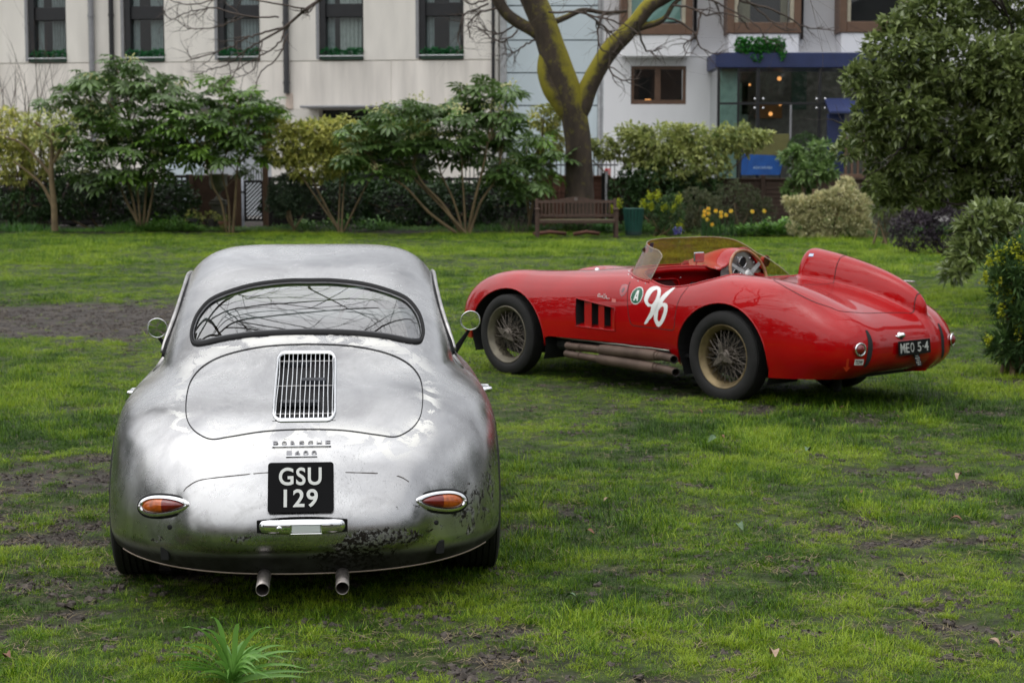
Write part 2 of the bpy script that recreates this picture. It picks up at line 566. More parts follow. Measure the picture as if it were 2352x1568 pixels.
def thin_glass(name, tint=(0.9, 0.95, 0.93), ior=1.5, rough=0.01, gain=1.7, dirt=0.0, dirtcol=(0.5, 0.5, 0.45)):
    m = bpy.data.materials.new(name)
    m.use_nodes = True
    N, L = m.node_tree.nodes, m.node_tree.links
    N.clear()
    out = N.new('ShaderNodeOutputMaterial')
    t = N.new('ShaderNodeBsdfTransparent'); t.inputs['Color'].default_value = (*tint, 1)
    g = N.new('ShaderNodeBsdfGlossy'); g.inputs['Roughness'].default_value = rough
    fr = N.new('ShaderNodeFresnel'); fr.inputs['IOR'].default_value = ior
    ge = N.new('ShaderNodeNewGeometry')
    ms = N.new('ShaderNodeMixShader')
    # same reflectance seen from either face of the sheet
    bf = N.new('ShaderNodeMix'); bf.data_type = 'FLOAT'
    bf.inputs['A'].default_value, bf.inputs['B'].default_value = ior, 1.0 / ior
    L.new(ge.outputs['Backfacing'], bf.inputs['Factor']); 
    mul = N.new('ShaderNodeMath'); mul.operation = 'MULTIPLY'; mul.inputs[1].default_value = gain; mul.use_clamp = True
    L.new(fr.outputs['Fac'], mul.inputs[0])
    fr.inputs['IOR'].default_value = ior
    L.new(bf.outputs['Result'], fr.inputs['IOR'])
    L.new(mul.outputs[0], ms.inputs['Fac'])
    L.new(t.outputs['BSDF'], ms.inputs[1]); L.new(g.outputs['BSDF'], ms.inputs[2])
    if dirt > 0:
        d = N.new('ShaderNodeBsdfDiffuse'); d.inputs['Color'].default_value = (*dirtcol, 1)
        nz = N.new('ShaderNodeTexNoise'); nz.inputs['Scale'].default_value = 7; nz.inputs['Detail'].default_value = 6
        tc = N.new('ShaderNodeTexCoord'); L.new(tc.outputs['Object'], nz.inputs['Vector'])
        mr = N.new('ShaderNodeMapRange'); mr.inputs['From Min'].default_value, mr.inputs['From Max'].default_value = 0.3, 0.75
        mr.inputs['To Max'].default_value = dirt * 2
        L.new(nz.outputs['Fac'], mr.inputs['Value'])
        m2 = N.new('ShaderNodeMixShader'); L.new(mr.outputs['Result'], m2.inputs['Fac'])
        L.new(ms.outputs['Shader'], m2.inputs[1]); L.new(d.outputs['BSDF'], m2.inputs[2])
        L.new(m2.outputs['Shader'], out.inputs['Surface'])
    else:
        L.new(ms.outputs['Shader'], out.inputs['Surface'])
    return m

M_RUBBER = mat('black_rubber', (0.006, 0.006, 0.0065), 0.6, var=0.3, scale=12, spec=0.2)
M_BLACK = mat('matt_black', (0.012, 0.012, 0.013), 0.8, var=0.2)
M_CHROME = mat('chrome', (0.78, 0.79, 0.8), 0.06, 1.0, var=0.03, rvar=0.5)
M_STEEL = mat('dull_steel', (0.42, 0.41, 0.4), 0.38, 1.0, var=0.25, scale=20)
M_TYRE = mat('tyre_rubber', (0.011, 0.0105, 0.010), 0.8, var=0.45, scale=9, bump=0.15, bscale=60)
M_WHITE = mat('white_paint', (0.8, 0.8, 0.79), 0.4, var=0.04)
M_PLATE_SILVER = mat('plate_silver', (0.52, 0.53, 0.5), 0.35, 0.3, var=0.08)
# ------------------------------------------------------------------ ground
def bare_mask(x, y):
    """1 where the turf is worn to mud"""
    n = fbm(x * .8 + 3, y * .8, 4); f = fbm(x * 3.1, y * 3.1 + 7, 4); g = fbm(x * 9 + 2, y * 7, 3)
    g = .5 * g + .5 * fbm(x * 22, y * 16 + 9, 2)
    m = n * .27 + f * .36 + g * .37
    zone = .55 * np.exp(-((x + 5.4) / 2.3)**2 - ((y - 20.0) / 1.7)**2)
    zone += .035 * np.exp(-((x - 2.6) / 2.2)**2 - ((y - 7.6) / 1.6)**2) + .09 * np.exp(-((x + 2.4) / .8)**2 - ((y - 8) / 2.4)**2)
    zone += .01 * np.exp(-((x - .8) / 1.4)**2 - ((y - 6.3) / .8)**2)
    zone -= .10 * np.clip((y - 22) / 14, 0, 1) + .03 * np.clip((y - 12) / 6, 0, 1)
    return np.clip((m + zone - .548) / .055, 0, 1)

def lawn_z(x, y):
    return (.022 * (fbm(x * 1.3, y * 1.3, 3) - .5) + .02 * (fbm(x * 6, y * 6, 3) - .5) * np.clip((30 - y) / 20, 0, 1)) * np.clip(1 - np.maximum(0, np.abs(y - 25) - 40) / 20, 0, 1)

def build_ground():
    xs = np.unique(np.r_[np.linspace(-300, -20, 15), np.linspace(-20, -5, 60), np.linspace(-5, 6.5, 240), np.linspace(6.5, 20, 50), np.linspace(20, 300, 15)])
    ys = np.unique(np.r_[np.linspace(-300, -4, 20), np.linspace(-4, 5, 30), np.linspace(5, 16, 240), np.linspace(16, 48, 170), np.linspace(48, 300, 20)])
    X, Y = np.meshgrid(xs, ys)
    b = bare_mask(X, Y)
    Z = lawn_z(X, Y) - .018 * b
    nx, ny = len(xs), len(ys)
    i, j = np.meshgrid(np.arange(nx - 1), np.arange(ny - 1))
    a = (j * nx + i).ravel()
    F = np.stack([a, a + 1, a + nx + 1, a + nx], 1)
    m = bpy.data.materials.new('turf_soil')
    N, L, P = nodes_of(m)
    at_ = N.new('ShaderNodeAttribute'); at_.attribute_name = 'bare'
    tc = N.new('ShaderNodeTexCoord')
    def nz(s, d=6):
        n = N.new('ShaderNodeTexNoise'); n.inputs['Scale'].default_value = s; n.inputs['Detail'].default_value = d; L.new(tc.outputs['Object'], n.inputs['Vector']); return n.outputs['Fac']
    r1 = N.new('ShaderNodeValToRGB'); r1.color_ramp.elements[0].position, r1.color_ramp.elements[1].position = .3, .7
    r1.color_ramp.elements[0].color, r1.color_ramp.elements[1].color = (.020, .016, .013, 1), (.075, .062, .052, 1)
    L.new(nz(5, 9), r1.inputs['Fac'])
    r2 = N.new('ShaderNodeValToRGB'); r2.color_ramp.elements[0].position, r2.color_ramp.elements[1].position = .35, .7
    r2.color_ramp.elements[0].color, r2.color_ramp.elements[1].color = (.014, .020, .005, 1), (.055, .085, .010, 1)
    L.new(nz(7, 9), r2.inputs['Fac'])
    mx = N.new('ShaderNodeMix'); mx.data_type = 'RGBA'
    L.new(at_.outputs['Fac'], mx.inputs['Factor']); L.new(r2.outputs['Color'], mx.inputs['A']); L.new(r1.outputs['Color'], mx.inputs['B'])
    L.new(mx.outputs['Result'], P.inputs['Base Color'])
    P.inputs['Roughness'].default_value = .8; P.inputs['Specular IOR Level'].default_value = .3
    bp = N.new('ShaderNodeBump'); bp.inputs['Strength'].default_value = .9; bp.inputs['Distance'].default_value = .02
    L.new(nz(28, 8), bp.inputs['Height']); L.new(bp.outputs['Normal'], P.inputs['Normal'])
    o = mk('lawn', np.stack([X, Y, Z], -1).reshape(-1, 3), F, m, attrs={'bare': ('POINT', 'FLOAT', b.ravel())})
    tag(o, kind='structure')
    return o
build_ground()

def tint_material(name, c0, c1, c2, rough=.5, trans=.3):
    """grass: colour picked per tuft (instancer) and per blade"""
    m = bpy.data.materials.new(name)
    N, L, P = nodes_of(m)
    a = N.new('ShaderNodeAttribute'); a.attribute_type = 'INSTANCER'; a.attribute_name = 'tint'
    b = N.new('ShaderNodeAttribute'); b.attribute_name = 'tint'
    ad = N.new('ShaderNodeMath'); ad.operation = 'ADD'; L.new(a.outputs['Fac'], ad.inputs[0]); L.new(b.outputs['Fac'], ad.inputs[1])
    rp = N.new('ShaderNodeValToRGB')
    rp.color_ramp.elements[0].position, rp.color_ramp.elements[1].position = .05, .95
    rp.color_ramp.elements[0].color, rp.color_ramp.elements[1].color = (*c0, 1), (*c2, 1)
    e = rp.color_ramp.elements.new(.5); e.color = (*c1, 1)
    L.new(ad.outputs[0], rp.inputs['Fac']); L.new(rp.outputs['Color'], P.inputs['Base Color'])
    P.inputs['Roughness'].default_value = rough; P.inputs['Specular IOR Level'].default_value = .35
    tr = N.new('ShaderNodeBsdfTranslucent'); L.new(rp.outputs['Color'], tr.inputs['Color'])
    ms = N.new('ShaderNodeMixShader'); ms.inputs['Fac'].default_value = trans
    L.new(P.outputs['BSDF'], ms.inputs[1]); L.new(tr.outputs['BSDF'], ms.inputs[2]); L.new(ms.outputs['Shader'], N['Material Output'].inputs['Surface'])
    return m

def tuft(name, n, r, l0, l1, w, mt, droop, seg=3):
    V, F, T = [], [], []
    for k in range(n):
        a = rng.random() * 6.283; q = r * math.sqrt(rng.random())
        p = np.array([q * math.cos(a), q * math.sin(a), -.006])
        b = a + rng.normal(0, 1.1); d = np.array([math.cos(b), math.sin(b), 0]); side = np.array([-d[1], d[0], 0])
        L_ = rng.uniform(l0, l1); el = rng.uniform(.35, 1.45); dr = droop * rng.uniform(.3, 1.3)
        base = len(V); t = rng.random() * .8 - .4
        for s in range(seg + 1):
            f = s / seg; ww = w * (1 - f)**.6 * rng.uniform(.9, 1.1)
            V.append(p - side * ww / 2); V.append(p + side * ww / 2); T += [t, t]
            e = el - dr * f
            p = p + L_ / seg * (math.cos(e) * d + np.array([0, 0, math.sin(e)]))
        for s in range(seg):
            F.append((base + 2 * s, base + 2 * s + 1, base + 2 * s + 3, base + 2 * s + 2))
    me = bpy.data.meshes.new(name); me.from_pydata([tuple(v) for v in V], [], F)
    a = me.attributes.new('tint', 'FLOAT', 'POINT'); a.data.foreach_set('value', np.array(T, np.float32))
    me.materials.append(mt)
    o = bpy.data.objects.new(name, me)
    return o

def scatter(name, P, rot, scl, pick, tint, protos):
    me = bpy.data.meshes.new(name)
    me.vertices.add(len(P)); me.vertices.foreach_set('co', np.asarray(P, np.float32).ravel())
    for an, typ, d in (('rot', 'FLOAT_VECTOR', rot), ('scl', 'FLOAT', scl), ('pick', 'INT', pick), ('tint', 'FLOAT', tint)):
        a = me.attributes.new(an, typ, 'POINT')
        a.data.foreach_set('vector' if typ == 'FLOAT_VECTOR' else 'value', np.asarray(d, np.int32 if typ == 'INT' else np.float32).ravel())
    o = bpy.data.objects.new(name, me); COL.objects.link(o)
    ng = bpy.data.node_groups.new(name + '_scatter', 'GeometryNodeTree')
    ng.interface.new_socket('Geometry', in_out='INPUT', socket_type='NodeSocketGeometry')
    ng.interface.new_socket('Geometry', in_out='OUTPUT', socket_type='NodeSocketGeometry')
    N, L = ng.nodes, ng.links
    gi, go = N.new('NodeGroupInput'), N.new('NodeGroupOutput')
    iop = N.new('GeometryNodeInstanceOnPoints'); iop.inputs['Pick Instance'].default_value = True
    jn = N.new('GeometryNodeJoinGeometry')
    for p in protos[::-1]:
        oi = N.new('GeometryNodeObjectInfo'); oi.inputs['Object'].default_value = p; oi.inputs['As Instance'].default_value = True
        L.new(oi.outputs['Geometry'], jn.inputs['Geometry'])
    def na(n, t):
        q = N.new('GeometryNodeInputNamedAttribute'); q.data_type = t; q.inputs['Name'].default_value = n; return q.outputs['Attribute']
    L.new(gi.outputs[0], iop.inputs['Points']); L.new(jn.outputs[0], iop.inputs['Instance'])
    L.new(na('pick', 'INT'), iop.inputs['Instance Index']); L.new(na('rot', 'FLOAT_VECTOR'), iop.inputs['Rotation']); L.new(na('scl', 'FLOAT'), iop.inputs['Scale'])
    L.new(iop.outputs['Instances'], go.inputs[0])
    md = o.modifiers.new('scatter', 'NODES'); md.node_group = ng
    return o

def build_grass():
    gm = tint_material('grass_blades', (.020, .060, .003), (.104, .230, .004), (.32, .43, .026))
    protos = [tuft('tuft_a', 34, .055, .02, .055, .0033, gm, 1.0), tuft('tuft_b', 34, .060, .025, .065, .0031, gm, 1.3), tuft('tuft_c', 26, .045, .03, .085, .0030, gm, .9), tuft('tuft_d', 40, .07, .012, .04, .0034, gm, .8)]
    Ps, Ss, Ts, Ks = [], [], [], []
    for y0, y1, dens, s0 in ((4.9, 8, 1050, 1.0), (8, 12, 700, 1.05), (12, 18, 420, 1.15), (18, 28, 210, 1.45), (28, 47, 95, 2.0)):
        w0, w1 = y0 * .34 + .9, y1 * .34 + 1.1
        n = int(dens * (y1 - y0) * 2 * w1)
        x = rng.uniform(-w1, w1, n); y = rng.uniform(y0, y1, n)
        ok = np.abs(x) < y * .34 + 1.0
        x, y = x[ok], y[ok]
        b = bare_mask(x, y)
        lush = fbm(x * .7 + 11, y * .7 + 5, 3); fine = fbm(x * 2.6 + 1, y * 2.6, 3)
        keep = rng.random(len(x)) < np.clip(1.0 - b * 1.0, .07, 1) * np.clip(.35 + 1.4 * fine, .3, 1)
        x, y, b, lush, fine = x[keep], y[keep], b[keep], lush[keep], fine[keep]
        z = lawn_z(x, y) - .018 * b
        Ps.append(np.stack([x, y, z], 1))
        Ss.append(.66 * s0 * rng.uniform(.6, 1.2, len(x)) * np.where(rng.random(len(x)) < .10, 1.55, 1.0) * (.60 + .75 * np.clip((lush - .3) / .4, 0, 1)) * (1 - .45 * b))
        Ts.append(np.clip(.50 + 1.2 * (fine - .5) + 1.1 * (fbm(x * 7 + 3, y * 6, 3) - .5) + .9 * (fbm(x * .5, y * .5 + 30, 3) - .5) + rng.normal(0, .10, len(x)) + .10 * np.clip((y - 14) / 20, 0, 1), 0, 1))
        Ks.append(np.where(rng.random(len(x)) < .25, 3, np.where(lush > .55, rng.integers(1, 3, len(x)), rng.integers(0, 2, len(x)))))
    P, S, T, K = map(np.concatenate, (Ps, Ss, Ts, Ks))
    rot = np.stack([rng.normal(0, .12, len(P)), rng.normal(0, .12, len(P)), rng.uniform(0, 6.283, len(P))], 1)
    g = scatter('grass', P, rot, S, K, T, protos)
    tag(g, 'short patchy mown grass with worn muddy gaps', 'grass', kind='stuff')
    print('grass tufts', len(P))
build_grass()

def build_clods():
    mud = mat('mud_clod', (.030, .024, .020), .85, var=.4, scale=30, col2=(.075, .062, .052), bump=.5)
    straw = mat('dead_grass', (.11, .085, .045), .9, var=.35, scale=20, col2=(.20, .16, .085))
    protos = []
    for k in range(3):
        m = MB()
        for _ in range(7):
            c = np.array([rng.normal(0, .035), rng.normal(0, .035), -.002]); r = rng.uniform(.006, .018)
            d = rng.normal(0, 1, (14, 3)); d /= np.linalg.norm(d, axis=1)[:, None]
            m.lathe([(.0005, r * .6), (r * .7, r * .42), (r, 0), (r * .9, -r * .4)], 6, c, unit((rng.normal(0, .2), rng.normal(0, .2), 1)))
        me = bpy.data.meshes.new('clod'); V = np.array(m.V) + rng.normal(0, .0022, (len(m.V), 3)); me.from_pydata([tuple(v) for v in V], [], m.F); me.materials.append(mud)
        protos.append(bpy.data.objects.new('clod', me))
    for k in range(2):
        m = MB()
        for _ in range(9):
            a = rng.uniform(0, 6.28); d = np.array([math.cos(a), math.sin(a), 0]); s = np.array([-d[1], d[0], 0]) * .0014; p = np.array([rng.normal(0, .03), rng.normal(0, .03), .004 + rng.random() * .012]); L_ = rng.uniform(.02, .06)
            q = p + d * L_ + (0, 0, rng.normal(0, .008)); m.add([p - s, p + s, q + s * .3, q - s * .3], [(0, 1, 2, 3)])
        me = bpy.data.meshes.new('dead_blades'); me.from_pydata(m.V, [], m.F); me.materials.append(straw)
        protos.append(bpy.data.objects.new('dead_blades', me))
    Ps, Ss, Ks = [], [], []
    for y0, y1, dens in ((4.9, 9, 420), (9, 14, 200), (14, 24, 60)):
        w1 = y1 * .30 + .8; n = int(dens * (y1 - y0) * 2 * w1); x = rng.uniform(-w1, w1, n); y = rng.uniform(y0, y1, n)
        b = bare_mask(x, y); k = (rng.random(n) < .12 + b * .88) & (np.abs(x) < y * .30 + .7); x, y, b = x[k], y[k], b[k]
        Ps.append(np.stack([x, y, lawn_z(x, y) - .018 * b], 1)); Ss.append(rng.uniform(.6, 1.5, len(x))); Ks.append(np.where(rng.random(len(x)) < .35 + .4 * b, rng.integers(0, 3, len(x)), rng.integers(3, 5, len(x))))
    P, S, K = map(np.concatenate, (Ps, Ss, Ks))
    o = scatter('soil_clods', P, np.stack([P[:, 0] * 0, P[:, 0] * 0, rng.uniform(0, 6.28, len(P))], 1), S, K, P[:, 0] * 0, protos)
    tag(o, 'crumbs of mud and dead grass in the worn patches', 'mud', kind='stuff')
build_clods()

# ------------------------------------------------------------------ buildings
def facade_frame(x0, y0, th):
    """local frame of a facade: origin on the ground, x along the front, y into the building"""
    ex, ey = np.array([math.cos(th), math.sin(th)]), np.array([-math.sin(th), math.cos(th)])
    def f(u, v, d=0.0):
        """local (x, z) where the picture point (u, v) meets the plane d behind the front"""
        p = at(u, v, 1.0); r = np.array([p[0], 1.0]); o = np.array([x0, y0])
        t = ((o + ey * d) @ ey) / (r @ ey)
        q = r * t
        return (q - o) @ ex, CAM_H + (p[2] - CAM_H) * t
    return f

def lbox(x0, x1, z0, z1, y0, y1):
    return ((x0 + x1) / 2, (y0 + y1) / 2, (z0 + z1) / 2), (x1 - x0, y1 - y0, z1 - z0)

M_STONE = mat('cream_stone', (.76, .72, .655), .8, var=.08, scale=2.5, stretch=(1.0, 1.0, .25), detail=9, bump=.15, bscale=25)
M_STONE2 = mat('weathered_stone', (.75, .70, .635), .8, var=.17, scale=1.4, stretch=(1.6, 1.0, .22), detail=10, bump=.15, bscale=25)
M_RENDER = mat('white_render', (.82, .82, .83), .75, var=.03, scale=1.2, detail=8, stretch=(1, 1, .4))
M_RENDER_GREY = mat('grey_render', (.70, .70, .71), .8, var=.05, scale=1.2)
M_BROWN = mat('brown_frame', (.135, .075, .045), .5, var=.12)
M_DARKFRAME = mat('dark_frame', (.012, .012, .014), .4, var=.2)
M_GREYMETAL = mat('grey_metal', (.27, .27, .28), .45, .3, var=.1)
M_CURTAIN = mat('net_curtain', (.34, .40, .39), .9, var=.12, scale=8)
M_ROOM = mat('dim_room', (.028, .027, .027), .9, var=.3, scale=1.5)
M_WGLASS = thin_glass('window_glass', (.80, .84, .84), 1.5, .01)
M_NAVY = mat('navy_paint', (.020, .032, .105), .45, var=.12, scale=2)

def leaf_cloud(name, C, D, Ln, Wd, mt, parent=None, tint=None, fold=.22, curl=.0):
    """many small leaves in one crown mesh: C base points, D leaf directions"""
    n = len(C); C = np.asarray(C, float); D = np.asarray(D, float)
    D = D / (np.linalg.norm(D, axis=1)[:, None] + 1e-9)
    Ln = np.broadcast_to(Ln, n)[:, None]; Wd = np.broadcast_to(Wd, n)[:, None]
    ref = np.tile([0., 0., 1.], (n, 1)) + rng.normal(0, .45, (n, 3))
    S = np.cross(D, ref); S /= np.linalg.norm(S, axis=1)[:, None] + 1e-9
    U = np.cross(S, D)
    m1 = C + D * Ln * .45
    V = np.stack([C, m1 - S * Wd / 2 + U * Wd * fold, C + D * Ln - U * Ln * curl, m1 + S * Wd / 2 + U * Wd * fold], 1).reshape(-1, 3)
    b = np.arange(n) * 4
    F = np.concatenate([np.stack([b, b + 1, b + 2], 1), np.stack([b, b + 2, b + 3], 1)])
    if tint is None: tint = rng.random(n)
    return mk(name, V, F, mt, parent, smooth=False, attrs={'tint': ('POINT', 'FLOAT', np.repeat(np.clip(tint, 0, 1), 4))})

def blob_points(blobs, n, shell=.55):
    """points spread through ellipsoids, biased to the outside; returns points and outward directions"""
    w = np.array([b[3] * b[4] + b[4] * b[5] + b[3] * b[5] for b in blobs]); w = w / w.sum()
    k = rng.choice(len(blobs), n, p=w); B = np.array(blobs)[k]
    d = rng.normal(0, 1, (n, 3)); d /= np.linalg.norm(d, axis=1)[:, None]
    r = (shell + (1 - shell) * rng.random(n)**.6)
    r *= 1 + .14 * (fbm(d[:, 0] * 2.2 + k * 3.1, d[:, 2] * 2.2 + d[:, 1], 3) - .5) * 2
    return B[:, :3] + d * B[:, 3:] * r[:, None], d

def whorls(blobs, n, per, Ln, Wd, droop=.2, shell=.5, spread=.9, tint_clump=.5):
    P, d = blob_points(blobs, n, shell)
    C = np.repeat(P, per, 0); ax = np.repeat(d + np.array([0, 0, .35]), per, 0)
    ax /= np.linalg.norm(ax, axis=1)[:, None]
    q = rng.normal(0, 1, (n * per, 3)); q -= ax * (q * ax).sum(1)[:, None]; q /= np.linalg.norm(q, axis=1)[:, None] + 1e-9
    s = rng.uniform(.2, spread, n * per)[:, None]
    D = ax * (1 - s) + q * s + np.array([0, 0, -droop])
    t = np.repeat(rng.random(n), per) * tint_clump + rng.random(n * per) * (1 - tint_clump)
    return C + q * .01, D, rng.uniform(.75, 1.2, n * per) * Ln, rng.uniform(.8, 1.2, n * per) * Wd, t

PLASTIC_GREEN = leaf_mat('box_plant_leaf', (.014, .11, .035), (.04, .25, .08), .5, .15)

def window_box(x0, x1, z, root_loc, rz, label):
    o = empty('window_box', root_loc, rz)
    tag(o, label, 'window box', 'green window boxes along the stone front')
    b = MB(); b.rbox(*lbox(x0, x1, z - .05, z + .05, -.06, .10), .01); b.build('trough', mat('dark_green_trough', (.02, .05, .03), .6), o)
    r = MB(); r.tube([(x0 - .06, -.10, z + .07), (x1 + .04, -.10, z + .07)], .020, 6); r.build('rail', mat('sill_rail', (.50, .52, .53), .4, .2), o)
    n = 5; bl = [(x0 + (x1 - x0) * (i + .5) / n, .06, z + .16, (x1 - x0) / n * .62, .12, .15 * (.6 if i == 2 else 1.15)) for i in range(n)]
    C, D, L_, W_, T = whorls(bl, 260, 4, .085, .05, .1)
    leaf_cloud('foliage', C, D, L_, W_, PLASTIC_GREEN, o, T)
    return o

def build_stone_building():
    th = R(-8.0)
    X0, Y0 = at(1140, 300, 58.5)[0], 58.5
    f = facade_frame(X0, Y0, th)
    root = empty('stone_building', (X0, Y0, 0), th)
    tag(root, 'cream stone office building with tall dark windows over the garden fence', 'building')
    wins = [(65, 153), (285, 378), (500, 597), (733, 835), (962, 1065)]
    wx = [(f(a, 120)[0], f(b, 120)[0]) for a, b in wins]
    zj = f(700, 141)[1]; zs = zj + .06; ztop = 12.0
    xl, xr = -27.0, 0.0
    # second window further left, out of the picture, keeps the rhythm
    wx = [(wx[0][0] - 3.35, wx[0][1] - 3.35)] + wx
    pil = [xl] + [v for w in wx for v in w] + [xr]
    for i in range(0, len(pil), 2):
        m = MB(); m.rbox(*lbox(pil[i], pil[i + 1], zj + .012, ztop, 0, .6), .01); m.build('pier', M_STONE, root)
    op = [(f(470, 300)[0], f(622, 300)[0], f(500, 252)[1]), (f(733, 300)[0], f(985, 300)[0], f(733, 252)[1])]
    xs = [xl, op[0][0], op[0][1], op[1][0], op[1][1], xr]
    zo = op[1][2]
    for i in range(0, 6, 2):
        m = MB(); m.rbox(*lbox(xs[i], xs[i + 1], 0, zo, .006, .6), .01); m.build('pier', M_STONE, root)
    cuts = [xl] + [(wx[i][1] + wx[i + 1][0]) / 2 for i in range(len(wx) - 1)] + [xr]
    for i in range(len(cuts) - 1):
        m = MB(); m.rbox(*lbox(cuts[i] + .004, cuts[i + 1] - .004, zo + .002, zj - .012, .0, .6), .008); m.build('spandrel_panel', M_STONE2, root)
    jb = MB(); jb.box(*lbox(xl, xr, zj - .03, zj + .03, .03, .5)); jb.build('joint', mat('stone_joint', (.30, .27, .22), .9), root)  # one darker tone for the strip behind the panel joint
    for i, (a, b, z) in enumerate(op):
        g = MB(); g.box(*lbox(a, b, 0, z, .5, .52)); g.build('shopfront', mat('dark_shopfront', (.02, .02, .022), .1, var=.3) if i else mat('pale_shopfront', (.50, .53, .56), .3, var=.1), root)
        c = MB(); c.rbox(*lbox(a - .35, b + .2, z + .02, z + .10, -1.1, 0), .02); c.build('canopy', M_GREYMETAL, root)
    gx0 = f(440, 330)
    # pale ground floor glazing seen through the shrubs
    pg = MB(); pg.box(*lbox(f(380, 300)[0], f(468, 300)[0], 0, 2.6, -.02, -.005)); pg.build('pale_screen', mat('pale_glass', (.52, .60, .64), .2, var=.05), root)
    for k, (a, b) in enumerate(wx):
        w = empty('window', (0, 0, 0), 0, root)
        zt = zs + 3.55
        fr = MB(); fr.rbox(*lbox(a, a + .20, zs, zt, .05, .42), .005); fr.rbox(*lbox(b - .06, b, zs, zt, .1, .42), .005); fr.rbox(*lbox(a + .20, b - .06, zs, zs + .07, .12, .42), .005)
        fr.build('frame', M_DARKFRAME, w)
        t = MB(); zt0 = f(500, 42)[1]; t.rbox(*lbox(a + .20, b - .06, zt0, zt0 + .42, .14, .42), .01); t.build('transom', M_DARKFRAME, w)
        p = MB(); p.add([(a + .2, .26, zs + .07), (b - .06, .26, zs + .07), (b - .06, .26, zt0), (a + .2, .26, zt0)], [(0, 1, 2, 3)]); p.build('pane', M_WGLASS, w)
        p = MB(); p.add([(a + .2, .26, zt0 + .42), (b - .06, .26, zt0 + .42), (b - .06, .26, zt), (a + .2, .26, zt)], [(0, 1, 2, 3)]); p.build('pane', M_WGLASS, w)
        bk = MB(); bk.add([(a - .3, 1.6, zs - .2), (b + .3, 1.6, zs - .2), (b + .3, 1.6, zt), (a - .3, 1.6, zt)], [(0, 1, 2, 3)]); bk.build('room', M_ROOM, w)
        fr_ = (.30, .36, .42, .34, .28, .50)[k]; xs_ = np.linspace(a + .2 + (b - a) * fr_, b - .06 - (.12 if k == 5 else 0), 40); yy = .42 + .035 * np.sin(np.arange(40) * .95 + k)
        cv = np.vstack([np.c_[xs_, yy, np.full(40, zs + .05)], np.c_[xs_, yy, np.full(40, zt)]])
        mk('curtain', cv, [(i, i + 1, 41 + i, 40 + i) for i in range(39)], mat('net_curtain', [(.34, .40, .39), (.30, .33, .32), (.40, .45, .44), (.33, .38, .38), (.46, .50, .47), (.38, .42, .42)][k], .9, var=.12, scale=8), w)
        xs_ = np.linspace(a + .2, a + .2 + (b - a) * .16, 12); yy = .40 + .03 * np.sin(np.arange(12) * 1.1)
        cv = np.vstack([np.c_[xs_, yy, np.full(12, zs + .05)], np.c_[xs_, yy, np.full(12, zt)]])
        mk('curtain', cv, [(i, i + 1, 13 + i, 12 + i) for i in range(11)], M_CURTAIN, w)
        rv = MB(); rv.rbox(*lbox(a - .10, a + .0, zs, zt, -.01, .04), .004); rv.build('reveal_strip', M_GREYMETAL, w)
    for k, (a, b) in enumerate(wx[1:]):
        lab = ['leftmost green window box, behind the bare twigs', 'second green window box, left of the drooping branches', 'third green window box, seen through drooping branches', 'fourth green window box, just right of the grey downpipe', 'fifth green window box, nearest the big mossy tree'][k]
        window_box(a + .08, b - .02, zs + .02, (X0, Y0, 0), th, lab)
    for u, w, mt, vb, lab in ((213, .19, M_GREYMETAL, 330, 'grey'), (259, .16, M_DARKFRAME, 330, 'black'), (659, .19, mat('dark_pipe', (.045, .045, .048), .5), 215, 'grey'), (1134, .11, M_DARKFRAME, 400, 'black')):
        x = f(u, 100)[0]; zb = max(.05, f(u, vb)[1])
        p = MB(); p.lathe([(w / 2, zb), (w / 2, zt)], 14, (x, -.11, 0), (0, 0, 1), True)
        for z in np.arange(zb + .3, zt, 1.9): p.lathe([(w / 2 + .02, z), (w / 2 + .02, z + .07)], 14, (x, -.11, 0), (0, 0, 1), True)
        p.build('downpipe', mt, root, smooth=False)
    x = f(663, 230)[0]; zz = f(663, 215)[1]
    b = MB(); b.rbox(*lbox(x - .08, x + .14, zz - .5, zz, -.05, 0.0), .01); b.build('pipe_box', mat('pale_patch', (.55, .45, .38), .8), root)
    for sx in (xl - .2,):
        pass
    r = MB(); r.box(*lbox(xl, xr - .3, ztop + .01, ztop + .3, 0, 9)); r.build('roof', M_GREYMETAL, root)
    e = MB(); e.box(*lbox(xr - .35, xr - .0, 0, ztop, .62, 9)); e.build('side_wall', M_STONE, root)
    return root
build_stone_building()

def build_glass_link():
    Y0 = 59.0; X0 = at(1150, 300, Y0)[0]
    f = facade_frame(X0, Y0, 0)
    root = empty('glazed_stair_tower', (X0, Y0, 0), 0)
    tag(root, 'narrow stair tower of pale blue glass panels behind the mossy tree', 'building')
    x1 = f(1372, 300)[0]; xs = f(1164, 300)[0]
    zs = [0.0] + [f(1250, v)[1] for v in (319, 243, 168, 93, 14)] + [f(1250, -70)[1]]
    gm = mat('pale_blue_glass', (.60, .685, .72), .12, var=.05, scale=.8, rvar=.3)
    for i in range(len(zs) - 1):
        m = MB(); m.rbox(*lbox(xs, x1, zs[i] + .02, zs[i + 1] - .02, .0, .05), .008); m.build('glass_panel', gm, root)
    m = MB(); m.box(*lbox(xs, x1, 0, zs[-1], .06, .2)); m.build('backing', mat('link_backing', (.20, .24, .27), .6), root)
    for a, b in ((-.02, xs - .01), (x1 + .01, x1 + .22)):
        m = MB(); m.rbox(*lbox(a, b, 0, zs[-1], -.06, .2), .01); m.build('mullion', mat('pale_mullion', (.47, .48, .49), .5), root)
    m = MB(); m.rbox(*lbox(x1 + .09, x1 + .12, 0, zs[-1], -.08, -.061), .002); m.build('mullion_groove', M_GREYMETAL, root)
    return root
build_glass_link()

